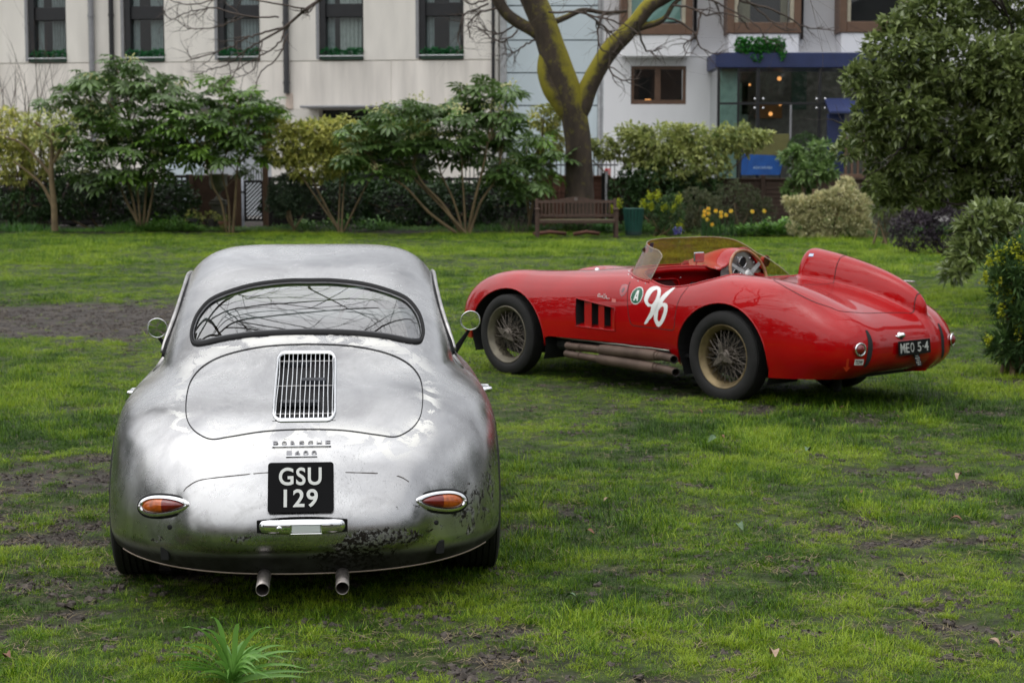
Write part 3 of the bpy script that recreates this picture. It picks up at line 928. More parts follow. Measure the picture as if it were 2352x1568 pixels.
def build_white_building():
    Y0 = 58.6; X0 = at(1387, 300, Y0)[0]
    f = facade_frame(X0, Y0, 0)
    root = empty('white_building', (X0, Y0, 0), 0)
    tag(root, 'white rendered building with brown framed bay windows and glazed garden room', 'building')
    x = lambda u, d=0: f(u, 200, d)[0]
    z = lambda v, d=0: f(1600, v, d)[1]
    zt = 12.0; xr = 24.0
    # ground storey with the small window left open
    a, b, z0, z1 = x(1449), x(1576), z(240), z(152)
    zl = z(131)
    for i, s in enumerate((lbox(0, a, 0, zl, 0, .5), lbox(b, x(1648), 0, zl, 0, .5), lbox(a, b, 0, z0, 0, .5), lbox(a, b, z1, zl, 0, .5))):
        m = MB(); m.box(*s); m.build('wall', M_RENDER, root)
    m = MB(); m.box(*lbox(0, xr, zl + .05, zt, .30, .8)); m.build('upper_wall', M_RENDER_GREY, root)
    m = MB(); m.rbox(*lbox(0, xr, zl, zl + .05, -.03, .8), .01); m.build('string_course', M_RENDER, root)
    m = MB(); m.box(*lbox(x(1648), xr, 0, zl, 3.2, 3.6)); m.build('rear_wall', mat('room_wall', (.20, .19, .175), .9, var=.25), root)
    m = MB(); m.rbox(*lbox(.02, xr, z(244) - .02, z(244) + .01, -.004, 0), .001); 
    # window with two lights
    w = empty('window', (0, 0, 0), 0, root)
    fr = MB(); t = .10
    for s in (lbox(a, a + t, z0, z1, .05, .2), lbox(b - t, b, z0, z1, .05, .2), lbox(a + t, b - t, z0, z0 + .14, .05, .2), lbox(a + t, b - t, z1 - .10, z1, .05, .2), lbox(x(1511) - .09, x(1511) + .09, z0 + .14, z1 - .10, .045, .2)):
        fr.rbox(*s, .008)
    fr.build('frame', M_BROWN, w)
    for p0, p1 in ((a + t, x(1511) - .09), (x(1511) + .09, b - t)):
        p = MB(); p.add([(p0, .12, z0 + .1), (p1, .12, z0 + .1), (p1, .12, z1 - .08), (p0, .12, z1 - .08)], [(0, 1, 2, 3)]); p.build('pane', M_WGLASS, w)
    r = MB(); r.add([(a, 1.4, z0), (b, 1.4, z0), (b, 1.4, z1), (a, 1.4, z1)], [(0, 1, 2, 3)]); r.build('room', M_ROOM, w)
    glow = bpy.data.materials.new('lamp_glow'); N, L, P = nodes_of(glow); P.inputs['Base Color'].default_value = (1, .5, .2, 1); P.inputs['Emission Color'].default_value = (1, .42, .12, 1); P.inputs['Emission Strength'].default_value = .7
    sl = at(1488, 230, Y0 + .9)
    m = MB(); m.rbox((sl[0] - X0, .9, sl[2]), (.2, .1, .06), .02); m.build('lamp', glow, w)
    # bays above
    for k, (ua, ub, vb) in enumerate(((1425, 1590, 80), (1669, 1838, 77), (1927, 2100, 75))):
        d = -.75
        xa, xb = x(ua, d), x(ub, d); zb = z(vb, d)
        bay = empty('bay_window', (0, 0, 0), 0, root)
        m = MB()
        top = z(-190)
        m.rbox(*lbox(xa + .06, xb - .06, zl + .30 - .35 + .02, zb - .002, d + .05, .30), .02); m.build('bay_base', M_RENDER, bay)
        fr = MB()
        for s in (lbox(xa, xa + .22, zb, top, d, .3), lbox(xb - .22, xb, zb, top, d, .3), lbox(xa + .22, xb - .22, zb, zb + .34, d, d + .2)): fr.rbox(*s, .015)
        fr.build('frame', M_BROWN, bay)
        sm_ = mat('pale_sash', (.40, .36, .27), .5)
        for s0_ in (xa + .22, xb - .34):
            fi = MB(); fi.rbox(*lbox(s0_, s0_ + .12, zb + .34, top, d + .03, d + .15), .008); fi.build('sash', sm_, bay)
        p = MB(); p.add([(xa + .34, d + .10, zb + .34), (xb - .34, d + .10, zb + .34), (xb - .34, d + .10, top), (xa + .34, d + .10, top)], [(0, 1, 2, 3)]); p.build('pane', M_WGLASS, bay)
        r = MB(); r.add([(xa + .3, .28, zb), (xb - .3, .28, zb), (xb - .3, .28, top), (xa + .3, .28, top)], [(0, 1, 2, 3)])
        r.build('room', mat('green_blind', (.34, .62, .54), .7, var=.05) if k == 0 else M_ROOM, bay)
        if k == 0:
            q = MB(); q.rbox(*lbox(xa + .34, xb - .34, zb + .34, zb + .42, d + .16, d + .24), .005); q.build('blind_bar', M_DARKFRAME, bay)
        if k == 1:
            cu = MB(); cu.box(*lbox(xa + .36, xa + .75, zb + .35, top, d + .35, d + .4)); cu.box(*lbox(xb - .6, xb - .36, zb + .35, top, d + .35, d + .4)); cu.build('curtain', mat('olive_curtain', (.20, .18, .11), .9), bay)
        dp = MB(); dp.tube([(xb + .18, .22, z(90)), (xb + .18, .22, top)], .05, 8); dp.build('downpipe', M_DARKFRAME, root, smooth=True)
    # glazed garden room under a navy fascia
    gr = empty('garden_room', (0, 0, 0), 0, root)
    d = -2.4
    xa, xb = x(1648, d), x(2110, d)
    zf0, zf1 = f(1700, 156, d)[1], f(1700, 121, d)[1]
    m = MB(); m.rbox(*lbox(xa - .08, xb, zf0, zf1, d - .06, 0), .02); m.build('fascia', M_NAVY, gr)
    zg = zf0 - .002; zm = f(1700, 238, d)[1]
    for u, wd in ((1648, .07), (1738, .10), (1742 - 62, .04), (1880, .09), (1990, .09), (2090, .09)):
        if u == 1680: continue
        m = MB(); m.rbox(*lbox(x(u, d), x(u, d) + wd, 0, zg, d, d + .10), .005); m.build('mullion', M_DARKFRAME, gr)
    m = MB(); m.rbox(*lbox(xa + .08, xb, zm - .035, zm + .035, d - .012, d + .08), .005); m.build('transom', M_DARKFRAME, gr)
    cols = [1648, 1738, 1880, 1990, 2090]
    for i in range(4):
        for (q0, q1) in ((.02, zm - .04), (zm + .04, zg)):
            p = MB(); xa_, xb_ = x(cols[i], d) + .11, x(cols[i + 1], d) - .01
            p.add([(xa_, d + .05, q0), (xb_, d + .05, q0), (xb_, d + .05, q1), (xa_, d + .05, q1)], [(0, 1, 2, 3)]); p.build('pane', M_WGLASS, gr)
    # left return, pale green glass
    p = MB(); p.add([(xa + .03, d + .11, .02), (xa + .03, -.02, .02), (xa + .03, -.02, zg), (xa + .03, d + .11, zg)], [(0, 1, 2, 3)]); p.build('side_pane', thin_glass('green_side_glass', (.62, .80, .74), 1.5, .02), gr)
    m = MB(); m.box(*lbox(xa, xb, -.01, .03, d + .12, 3.1)); m.build('floor', mat('room_floor', (.06, .045, .035), .6), gr)
    for u in (1740, 1882):
        for v in (222, 230, 246, 254)[1:3]:
            for s in (-.13, .13):
                q = MB(); c = f(u + 3, 238, d); q.lathe([(.035, 0), (.035, .03), (.001, .035)], 10, (c[0] + s, d - .03, c[1] + (.14 if v < 238 else -.14)), (0, -1, 0)); q.build('glass_clamp', M_CHROME, gr, smooth=True)
    for (u, v, s, Yd) in ((1690, 168, .05, .6), (1790, 181, .07, 1.0), (1792, 240, .05, 1.4), (1722, 195, .04, 1.8), (1770, 262, .07, 2.2)):
        c = f(u, v, Yd); q = MB(); q.lathe([(.001, -s), (s * .7, -s * .7), (s, 0), (s * .7, s * .7), (.001, s)], 12, (c[0], Yd, c[1]), (0, 0, 1)); q.build('lamp', glow, gr, smooth=True)
    for (u, v, w, h, cl) in ((1765, 255, .9, .5, (.22, .10, .03)), (1835, 200, .5, 1.5, (.05, .09, .07)), (1700, 260, .5, 2.0, (.17, .24, .20)), (1720, 215, .5, 1.4, (.05, .04, .03))):
        c = f(u, v, 2.9); q = MB(); q.rbox((c[0], 2.9, c[1]), (w, .1, h), .01); q.build('wall_panel', mat('inside_panel', cl, .7, var=.2), gr)
    q = MB(); c0, c1 = f(1654, 300, d + .5), f(1694, 300, d + .5); q.rbox(*lbox(c0[0], c1[0], .03, zg, d + .5, d + .56), .01); q.build('pale_green_board', mat('pale_green_board', (.30, .44, .38), .5, var=.15), gr)
    q = MB(); q.rbox(*lbox(x(1694, d), x(1694, d) + .05, 0, zg, d - .006, d + .10), .005); q.build('mullion', M_DARKFRAME, gr)
    c0, c1 = f(1705, 365, d), f(1815, 308, d)
    q = MB(); q.rbox(*lbox(c0[0], c1[0], c0[1], c1[1], d - .10, d - .05), .01); q.build('olive_panel', mat('olive_panel', (.13, .125, .035), .6), gr)
    c0, c1 = f(1897, 400, d), f(1936, 262, d)
    q = MB(); q.rbox(*lbox(c0[0], c1[0], 0.01, c1[1], d - .30, d - .02), .01); q.build('navy_pillar', M_NAVY, gr)
    c0, c1 = f(1893, 262, d), f(1975, 226, d)
    q = MB(); q.prism([(0, 0), (.9, -.42), (.9, -.48), (0, -.1)], (0, -1, 0), (0, 0, 1), (1, 0, 0), (c0[0], d - .02, c1[1]), c1[0] - c0[0]); q.build('awning', M_NAVY, gr)
    q = MB(); q.rbox(*lbox(x(1816, d) - .03, x(1816, d) + .03, 0, zm - .05, d - .14, d - .08), .01); q.build('steel_post', M_GREYMETAL, gr)
    r_ = MB(); r_.box(*lbox(0, xr, zt + .01, zt + .3, .3, 9)); r_.build('roof', M_GREYMETAL, root)
    # ivy trough on the fascia
    c0, c1 = f(1693, 125, d), f(1800, 95, d)
    tr = empty('ivy_trough', (X0, Y0, 0), 0)
    tag(tr, 'trough of bright green trailing ivy on top of the navy fascia', 'planter')
    q = MB(); q.rbox(*lbox(c0[0], c1[0], zf1 + .01, zf1 + .25, d - .02, d + .2), .01); q.build('trough', mat('trough_green', (.02, .07, .03), .6), tr)
    nb = 7; bl = [(c0[0] + (c1[0] - c0[0]) * (i + .5) / nb, d + .02, zf1 + .22, .16, .16, .26) for i in range(nb)] + [(c0[0] + (c1[0] - c0[0]) * .42, d - .1, zf1 - .1, .14, .06, .2), (c1[0] - .05, d - .1, zf1 - .02, .08, .06, .2)]
    C, D, L_, W_, T = whorls(bl, 420, 4, .09, .07, .3)
    leaf_cloud('ivy', C, D, L_, W_, leaf_mat('ivy_leaf', (.012, .11, .012), (.05, .30, .03), .45, .2), tr, T)
    # blue banner with pale lettering
    bn = empty('blue_banner', (X0, Y0, 0), 0)
    tag(bn, 'bright blue cloth banner standing in front of the glazed garden room', 'banner')
    c0, c1 = f(1702, 402, d - .5), f(1792, 354, d - .5)
    q = MB(); q.prism([(0, 0), (c1[0] - c0[0], 0), (c1[0] - c0[0] + .12, c1[1] - c0[1] - .05), (.02, c1[1] - c0[1])], (1, 0, 0), (0, 0, 1), (0, 1, 0), (c0[0], d - .5, c0[1]), .03); q.build('cloth', mat('banner_blue', (.006, .075, .30), .6, var=.15), bn)
    for s in (0, c1[0] - c0[0]):
        q = MB(); q.rbox(*lbox(c0[0] + s - .03, c0[0] + s + .03, .0, c0[1] + .1, d - .46, d - .40), .005); q.build('leg', M_DARKFRAME, bn)
    txt = MB()
    for i, w in enumerate((.05, .03, .05, .02, .05, .03, .04, .05, .03)):
        txt.box((c0[0] + .40 + i * .065, d - .504, c0[1] + .22), (w, .004, .06 + .02 * (i % 2)))
    tag(txt.build('faint_lettering', mat('banner_pale', (.25, .38, .58), .7), bn), kind='stuff')
    # brown rails beside the pillar
    rl = empty('wooden_railing', (X0, Y0, 0), 0)
    tag(rl, 'brown wooden railing beside the navy pillar at right', 'railing')
    for u in (1942, 1956, 1970, 1984, 1998, 2012):
        c = f(u, 400, d - 1); q = MB(); q.rbox((c[0], d - 1, 1.25), (.07, .07, 2.5 - 0.0), .01); q.build('baluster', M_BROWN, rl)
    c0, c1 = f(1930, 380, d - 1), f(2020, 380, d - 1)
    q = MB(); q.rbox(((c0[0] + c1[0]) / 2, d - 1 - .06, 1.95), (c1[0] - c0[0], .05, .12), .01); q.rbox(((c0[0] + c1[0]) / 2, d - 1 - .06, 1.35), (c1[0] - c0[0], .05, .12), .01); q.build('rail', M_BROWN, rl)
    return root
build_white_building()
# ------------------------------------------------------------------ trees and shrubs
def wander(p0, d0, length, n, jit, bias=(0, 0, 0)):
    P = [np.array(p0, float)]; d = unit(d0); b = np.array(bias, float)
    for _ in range(n):
        d = unit(d + rng.normal(0, jit, 3) + b / n)
        P.append(P[-1] + d * length / n)
    return np.array(P), d

def grow(mb, p0, d0, length, r0, depth, jit=.16, bias=(0, 0, 0), kids=(3, 5), ang=.8, ratio=.62, sides=6, r_end=.35, tips=None, nseg=6):
    P, d = wander(p0, d0, length, nseg, jit, bias)
    rr = np.linspace(r0, r0 * r_end, len(P))
    mb.tube(P, rr, max(3, sides), False)
    if depth == 0:
        if tips is not None: tips.append(P[-1])
        return
    k = rng.integers(kids[0], kids[1] + 1)
    for i in range(k):
        f = rng.uniform(.3, 1.0) if i else 1.0
        j = f * (len(P) - 1); a = int(min(j, len(P) - 2)); q = P[a] + (P[a + 1] - P[a]) * (j - a)
        t = unit(P[a + 1] - P[a]); s = unit(np.cross(t, rng.normal(0, 1, 3)))
        an = rng.uniform(.35, ang)
        grow(mb, q, t * math.cos(an) + s * math.sin(an), length * ratio * rng.uniform(.7, 1.15), np.interp(f, [0, 1], [r0, r0 * r_end]) * .75, depth - 1, jit * 1.1, bias, kids, ang, ratio, sides - 1, r_end, tips, max(3, nseg - 1))

def bark_mat(name, col, col2, moss=0.0, mcol=(.23, .19, .012)):
    m = mat(name, col, .9, var=.2, scale=5, col2=col2, bump=.7, bscale=22, stretch=(1, 1, .35), detail=8)
    if moss:
        N, L, P = nodes_of(m)
        rp = [n for n in N if n.bl_idname == 'ShaderNodeValToRGB'][0]
        a = N.new('ShaderNodeAttribute'); a.attribute_name = 'moss'
        tc = N.new('ShaderNodeTexCoord'); nz = N.new('ShaderNodeTexNoise'); nz.inputs['Scale'].default_value = 5.5; nz.inputs['Detail'].default_value = 10; nz.inputs['Roughness'].default_value = .7
        L.new(tc.outputs['Object'], nz.inputs['Vector'])
        ad = N.new('ShaderNodeMath'); ad.operation = 'ADD'; L.new(nz.outputs['Fac'], ad.inputs[0]); L.new(a.outputs['Fac'], ad.inputs[1])
        mr = N.new('ShaderNodeMapRange'); mr.inputs['From Min'].default_value, mr.inputs['From Max'].default_value = .58, .92; mr.inputs['To Max'].default_value = moss
        L.new(ad.outputs[0], mr.inputs['Value'])
        mx = N.new('ShaderNodeMix'); mx.data_type = 'RGBA'; mx.inputs['B'].default_value = (*mcol, 1)
        L.new(mr.outputs['Result'], mx.inputs['Factor']); L.new(rp.outputs['Color'], mx.inputs['A']); L.new(mx.outputs['Result'], P.inputs['Base Color'])
    return m

M_TWIG = mat('bare_twig', (.075, .055, .045), .85, var=.3, scale=4)
M_STEM = mat('shrub_stem', (.16, .115, .06), .85, var=.3, scale=5)

def px_path(pts, Y):
    return np.array([at(u, v, Y + (w[0] if w else 0)) for u, v, *w in pts])

def build_mossy_tree():
    Y = 45.6
    root = empty('mossy_tree', at(1330, 528, Y) * (1, 1, 0))
    tag(root, 'big bare tree with yellow moss on its forking limbs behind the bench', 'tree')
    off = np.array(root.location)
    bark = bark_mat('plane_bark', (.026, .018, .012), (.060, .043, .030), 1.0, (.225, .195, .014))
    s = 4200 / Y
    V, F, A = [], [], []
    def limb(name, pts, ws, mo, n=16, side=-1.0):
        P = spline(px_path(pts, Y), 6, False) - off
        r = np.interp(np.linspace(0, len(ws) - 1, len(P)), range(len(ws)), ws) / s / 2
        mb = MB().tube(P, r, n, False)
        Vv = np.array(mb.V)
        c = np.repeat(P, n, 0); d = Vv - c; d /= np.linalg.norm(d, axis=1)[:, None] + 1e-9
        mm = np.interp(np.linspace(0, len(mo) - 1, len(P)), range(len(mo)), mo)
        edge = np.clip(.15 + .9 * np.abs(d[:, 0]) * (np.sign(d[:, 0]) == side) + .4 * d[:, 2], 0, 1)
        moss = np.repeat(mm, n) * edge
        wob = 1 + .10 * (fbm(Vv[:, 2] * 1.4 + d[:, 0] * 2, d[:, 1] * 2 + Vv[:, 0], 3) - .5)
        Vv = c + d * np.linalg.norm(Vv - c, axis=1)[:, None] * wob[:, None]
        return mk(name, Vv, mb.F, bark, root, attrs={'moss': ('POINT', 'FLOAT', moss)})
    trunk = limb('trunk', [(1331, 545), (1331, 500), (1331, 440), (1330, 380), (1327, 320), (1318, 265), (1304, 215), (1283, 160), (1265, 105), (1247, 50), (1225, 0), (1200, -60), (1175, -140)], [84, 74, 66, 63, 60, 60, 66, 66, 62, 60, 58, 54, 46], [0, 0, 0, .0, .05, .3, .5, .55, .45, .35, .3, .3, .3], 20, 1.0)
    limb('limb', [(1318, 300), (1336, 245), (1352, 200), (1378, 150), (1405, 110), (1435, 80), (1462, 50), (1490, 15), (1530, -10), (1590, -50), (1660, -120)], [30, 46, 44, 42, 44, 40, 36, 36, 34, 30, 24], [.0, .5, .75, .8, .75, .7, .65, .6, .5, .4, .3], 14, -1.0)
    limb('limb', [(1322, 300), (1298, 245), (1272, 205), (1256, 160), (1257, 120), (1252, 95), (1225, 72), (1190, 52), (1162, 30), (1140, -5), (1105, -60), (1050, -130), (985, -180)], [30, 50, 52, 46, 36, 32, 28, 28, 27, 27, 24, 20, 16], [.0, .6, .85, .8, .7, .5, .45, .35, .1, .1, .1, .1, 0], 14, -1.0)
    limb('limb', [(1448, 72), (1475, 62), (1510, 52), (1530, 38), (1546, 12), (1575, -12), (1620, -30)], [20, 16, 14, 11, 10, 9, 8], [.7, .6, .4, .2, .1, 0, 0], 8, -1.0)
    limb('limb', [(1250, 60), (1300, 40), (1330, 26), (1352, 24), (1390, 30), (1440, 26)], [16, 13, 12, 10, 9, 7], [.4, .3, .1, 0, 0, 0], 8)
    # limb that arches up out of view and droops back down on the left
    P0 = spline(px_path([(985, -180, 0), (900, -180, -1.5), (820, -100, -2.5), (755, -18, -3), (700, 24, -3), (652, 64, -3), (604, 92, -3)], Y), 6, False) - off
    MB().tube(P0, np.interp(np.linspace(0, 1, len(P0)), [0, .5, 1], [8 / s, 4 / s, 2.2 / s]), 8, False).build('limb', M_TWIG, root, smooth=True)
    tw = MB()
    def line(pts, w0, w1, kids=5, dep=1, ln=.5, dy=-3, b=(0, 0, -.2)):
        P = spline(px_path([(u, v, dy + rng.normal(0, .15)) for u, v in pts], Y), 6, False) - off
        P += rng.normal(0, .012, P.shape)
        rr = np.interp(np.linspace(0, 1, len(P)), [0, 1], [w0 / s / 2, w1 / s / 2])
        tw.tube(P, rr, 5, False)
        for _ in range(kids):
            i = rng.integers(len(P) // 4, len(P) - 1)
            t = unit(P[i + 1] - P[i] if i + 1 < len(P) else P[i] - P[i - 1])
            sdir = unit(np.cross(t, (0, 1, 0)) * rng.choice([-1, 1]) + rng.normal(0, .4, 3))
            grow(tw, P[i], t * .75 + sdir * .6, ln * rng.uniform(.6, 1.3), rr[i] * .7, dep, .22, b, (2, 3), .8, .6, 4, .4, None, 5)
    line([(652, 64), (600, 78), (560, 90), (520, 112), (470, 128), (430, 140)], 5, 2.2, 9, 2, .6)
    line([(604, 92), (560, 118), (520, 150), (478, 160), (452, 172)], 4.2, 2, 7, 1, .5)
    line([(700, 24), (660, 60), (640, 100), (600, 128), (560, 150), (548, 160)], 5, 2, 7, 1, .5)
    line([(660, 80), (640, 130), (600, 165), (586, 205)], 4, 2, 3, 1, .4)
    line([(640, 40), (560, 36), (500, 20), (440, 24), (396, 44), (370, 20)], 4, 1.8, 9, 2, .6)
    line([(560, 40), (500, 62), (440, 66), (400, 44)], 3.4, 1.6, 8, 2, .5)
    line([(700, 20), (610, 5), (520, -6), (440, 12), (390, 0)], 4, 2, 8, 2, .6)
    line([(560, 120), (540, 165), (510, 200), (475, 195)], 3, 1.6, 2, 1, .4)
    line([(604, 92), (590, 140), (576, 165), (530, 182)], 3, 1.6, 3, 1, .4)
    line([(755, -18), (720, 10), (700, 30), (690, 20)], 6, 3, 4, 1, .5)
    for pts in ([(1120, 8), (1095, 22), (1070, 30), (1060, 50), (1052, 90), (1060, 118)], [(1140, 20), (1100, 30), (1075, 60), (1085, 92)], [(1180, 60), (1150, 78), (1120, 72), (1085, 60)],
                [(1190, 70), (1160, 95), (1130, 88), (1110, 70)], [(1230, 90), (1205, 105), (1180, 120), (1168, 130)], [(1120, 0), (1080, 10), (1062, -10)]):
        line(pts, 5, 2.4, 7, 2, .5, 0, (0, 0, -.1))
    for pts in ([(1260, 30), (1330, 30), (1400, 46), (1440, 60), (1470, 82)], [(1340, 26), (1385, 60), (1420, 90), (1434, 112)], [(1390, 30), (1372, 70), (1380, 110), (1404, 122), (1420, 108)],
                [(1546, 12), (1590, 20), (1620, 34), (1660, 30), (1700, 42), (1720, 70)], [(1575, -12), (1630, 0), (1690, 30), (1740, 60), (1760, 100)], [(1462, 50), (1480, 110), (1500, 118), (1520, 110)],
                [(1405, 110), (1400, 160), (1430, 184), (1470, 180)], [(1620, -30), (1700, -10), (1760, 40), (1800, 70), (1830, 66)], [(1530, 38), (1590, 70), (1610, 110), (1650, 128)],
                [(1610, 30), (1600, 80), (1570, 105), (1580, 125)], [(1700, 0), (1790, 30), (1850, 62), (1920, 70)]):
        line(pts, 5.5, 2.2, 6, 2, .55, -1.0, (0, 0, -.1))
    # crown above the picture, mirrored in the cars
    up = MB()
    for u, v, dx in ((1175, -140, -.6), (1660, -120, .8), (985, -180, -.9), (1620, -30, .5)):
        p = at(u, v, Y) - off
        for _ in range(2):
            grow(up, p, (dx + rng.normal(0, .3), rng.normal(-.4, .3), .9), 3.6, .13, 3, .13, (0, 0, .25), (3, 4), .8, .68, 6, .45)
    up.build('crown', M_TWIG, root, smooth=True)
    tag(tw.build('twigs', M_TWIG, root, smooth=True), kind='stuff')
build_mossy_tree()

def big_bare_tree(x, y, h, seed, label, lean=(0, 0), dep=4):
    """leafless plane trees round the lawn: out of the frame, but mirrored in glass and paint"""
    global rng
    keep = rng; rng = np.random.default_rng(seed)
    root = empty('bare_tree', (x, y, 0)); tag(root, label, 'tree', 'bare trees round the lawn')
    t = MB(); P, d = wander((0, 0, -.1), (lean[0] * .3, lean[1] * .3, 1), h * .42, 8, .05, (lean[0] * .4, lean[1] * .4, 0)); t.tube(P, np.linspace(.42, .27, len(P)), 12, False)
    t.build('trunk', bark_mat('tree_bark', (.06, .05, .04), (.13, .11, .09)), root, smooth=True)
    c = MB()
    for i in range(6):
        a = i * 1.05 + rng.normal(0, .2); dd = (math.cos(a) * .75 + lean[0], math.sin(a) * .75 + lean[1], .75)
        grow(c, P[-1 - (i % 3)], dd, h * .30, .052, dep, .14, (lean[0] * .2, lean[1] * .2, .15), (3, 4), .85, .68, 6, .42, None, 6)
    c.build('crown', M_TWIG, root, smooth=True)
    rng = keep
big_bare_tree(-7.2, 13.5, 15, 3, 'tall bare tree standing left of the lawn, limbs high over the silver car', (.62, .1), 5)
big_bare_tree(7.6, 15, 15, 9, 'tall bare tree right of the lawn, limbs high over the red car', (-.6, .0), 5)
big_bare_tree(-7.5, -3, 15, 12, 'bare tree behind the photographer on the left', (.3, .2))
big_bare_tree(6.0, -9, 15, 21, 'bare tree behind the photographer on the right', (0, 0))

# leaves of fatsia: palmate, several lobes
def palm_leaf_mesh(name, mt, lobes=8, size=1.0, seed=0):
    r = np.random.default_rng(seed)
    V, F = [(0, 0, 0)], []
    for k in range(lobes):
        a = R(-125 + 250 * k / (lobes - 1)) + r.normal(0, .04)
        L_ = size * (.62 + .38 * math.cos(a * .62)) * r.uniform(.93, 1.05); w = size * .135
        d = np.array([math.cos(a), math.sin(a), 0]); s = np.array([-d[1], d[0], 0]); dr = r.uniform(.10, .28)
        b = len(V)
        V += [tuple(d * L_ * .30 + s * w * .35 + (0, 0, .02 * size)), tuple(d * L_ * .30 - s * w * .35 + (0, 0, .02 * size)), tuple(d * L_ * .66 + s * w + (0, 0, -.02 * size)), tuple(d * L_ * .66 - s * w + (0, 0, -.02 * size)), tuple(d * L_ * .66 + (0, 0, -.05 * size)), tuple(d * L_ + (0, 0, -dr * size))]
        F += [(0, b, b + 4), (0, b + 4, b + 1), (b, b + 2, b + 4), (b + 1, b + 4, b + 3), (b + 2, b + 5, b + 4), (b + 4, b + 5, b + 3)]
    me = bpy.data.meshes.new(name); me.from_pydata(V, [], F)
    a = me.attributes.new('tint', 'FLOAT', 'POINT'); a.data.foreach_set('value', np.full(len(V), .35 + .3 * r.random(), np.float32))
    me.materials.append(mt)
    return me

FATSIA_A = leaf_mat('fatsia_leaf', (.034, .080, .020), (.165, .27, .070), .30, .28, .6)
FATSIA_B = leaf_mat('fatsia_young_leaf', (.07, .19, .02), (.24, .40, .06), .32, .35, .6)
LEAF_ME = [palm_leaf_mesh('leaf', FATSIA_A, 8, 1, i) for i in range(4)] + [palm_leaf_mesh('leaf', FATSIA_B, 8, 1, 9)]
M_UMBEL = mat('cream_umbel', (.50, .50, .22), .8, var=.3)

def fatsia(label, base_px, Y, heads, mains, leaf=.40, young=.12, umbels=0.3, per=8):
    b = at(*base_px, Y); b[2] = 0
    root = empty('fatsia_shrub', b); tag(root, label, 'shrub', 'large leaved shrubs along the back border')
    um = MB(); pts = []
    for k, (u, v) in enumerate(mains):
        h = at(u, v, Y + rng.normal(0, .25)) - b
        f = (k + .5) / len(mains) - .5
        P = spline([(f * .22, rng.normal(0, .06), -.06), h * (.42, .5, .40) + (0, 0, rng.normal(0, .04)), h * (.75, .8, .72) + rng.normal(0, .05, 3), h], 6, False)
        st = MB(); st.tube(P, np.linspace(.040, .016, len(P)) * rng.uniform(.8, 1.15), 7, False); st.build('stem', M_STEM, root, smooth=True)
        pts.append(P[7:])
    pts = np.concatenate(pts); br = MB(); items = []
    for (u, v, dy, sp) in heads:
        h = at(u, v, Y + dy) - b
        d = np.linalg.norm(pts - h + np.array([0, 0, .25]), axis=1); q = pts[np.argmin(d)]
        br.tube(spline([q, (q + h) / 2 + (0, 0, .05), h], 3, False), np.linspace(.014, .008, 7), 4, False)
        for k in range(per):
            a = 2 * np.pi * k / per + rng.normal(0, .35); ln = sp * rng.uniform(.3, 1.05); e = rng.uniform(-.5, .7)
            p = h + np.array([math.cos(a) * ln, math.sin(a) * ln * .8, (e * .5) * sp + rng.normal(0, .05)])
            items.append((p, (rng.normal(.0, .30), R(16) + rng.normal(0, .28) - e * .45, a + rng.normal(0, .3)), leaf * rng.uniform(.65, 1.15), 4 if rng.random() < young else int(rng.integers(0, 4))))
        if rng.random() < umbels:
            for _ in range(26):
                q = h + np.array([rng.normal(0, .12), rng.normal(0, .1), .20 + rng.normal(0, .06)])
                um.lathe([(.0, -.026), (.026, 0), (.0, .026)], 5, q, (0, 0, 1))
    items.sort(key=lambda t: t[0][1])
    for p, r_, sc, k in items[:300]:
        o = bpy.data.objects.new('leaf', LEAF_ME[k]); COL.objects.link(o); o.parent = root
        o.location = p; o.rotation_euler = r_; o.scale = (sc, sc, sc)
    V, F, T = [], [], []; nb = 0
    for p, r_, sc, k in items[300:]:
        me = LEAF_ME[k]; M_ = np.array(Matrix.Translation(p) @ __import__('mathutils').Euler(r_).to_matrix().to_4x4() @ Matrix.Scale(sc, 4))
        vv = np.array([v.co[:] for v in me.vertices]) @ M_[:3, :3].T + M_[:3, 3]
        V.append(vv); F += [tuple(i + nb for i in q.vertices) for q in me.polygons]; T.append(np.full(len(vv), rng.uniform(.2, .8))); nb += len(vv)
    if V: tag(mk('foliage', np.concatenate(V), F, FATSIA_A, root, smooth=False, attrs={'tint': ('POINT', 'FLOAT', np.concatenate(T))}), kind='stuff')
    tag(br.build('branches', M_STEM, root, smooth=True), kind='stuff')
    if um.V: tag(um.build('flower_heads', M_UMBEL, root), kind='stuff')
    return root

def heads(rows, dy=.9, sp=.36):
    H = []
    for v, u0, u1, n in rows:
        for i in range(n):
            H.append((u0 + (u1 - u0) * (i + .5) / n + rng.normal(0, 9), v + rng.normal(0, 10), rng.uniform(-dy, dy), sp * rng.uniform(.8, 1.2)))
    return H

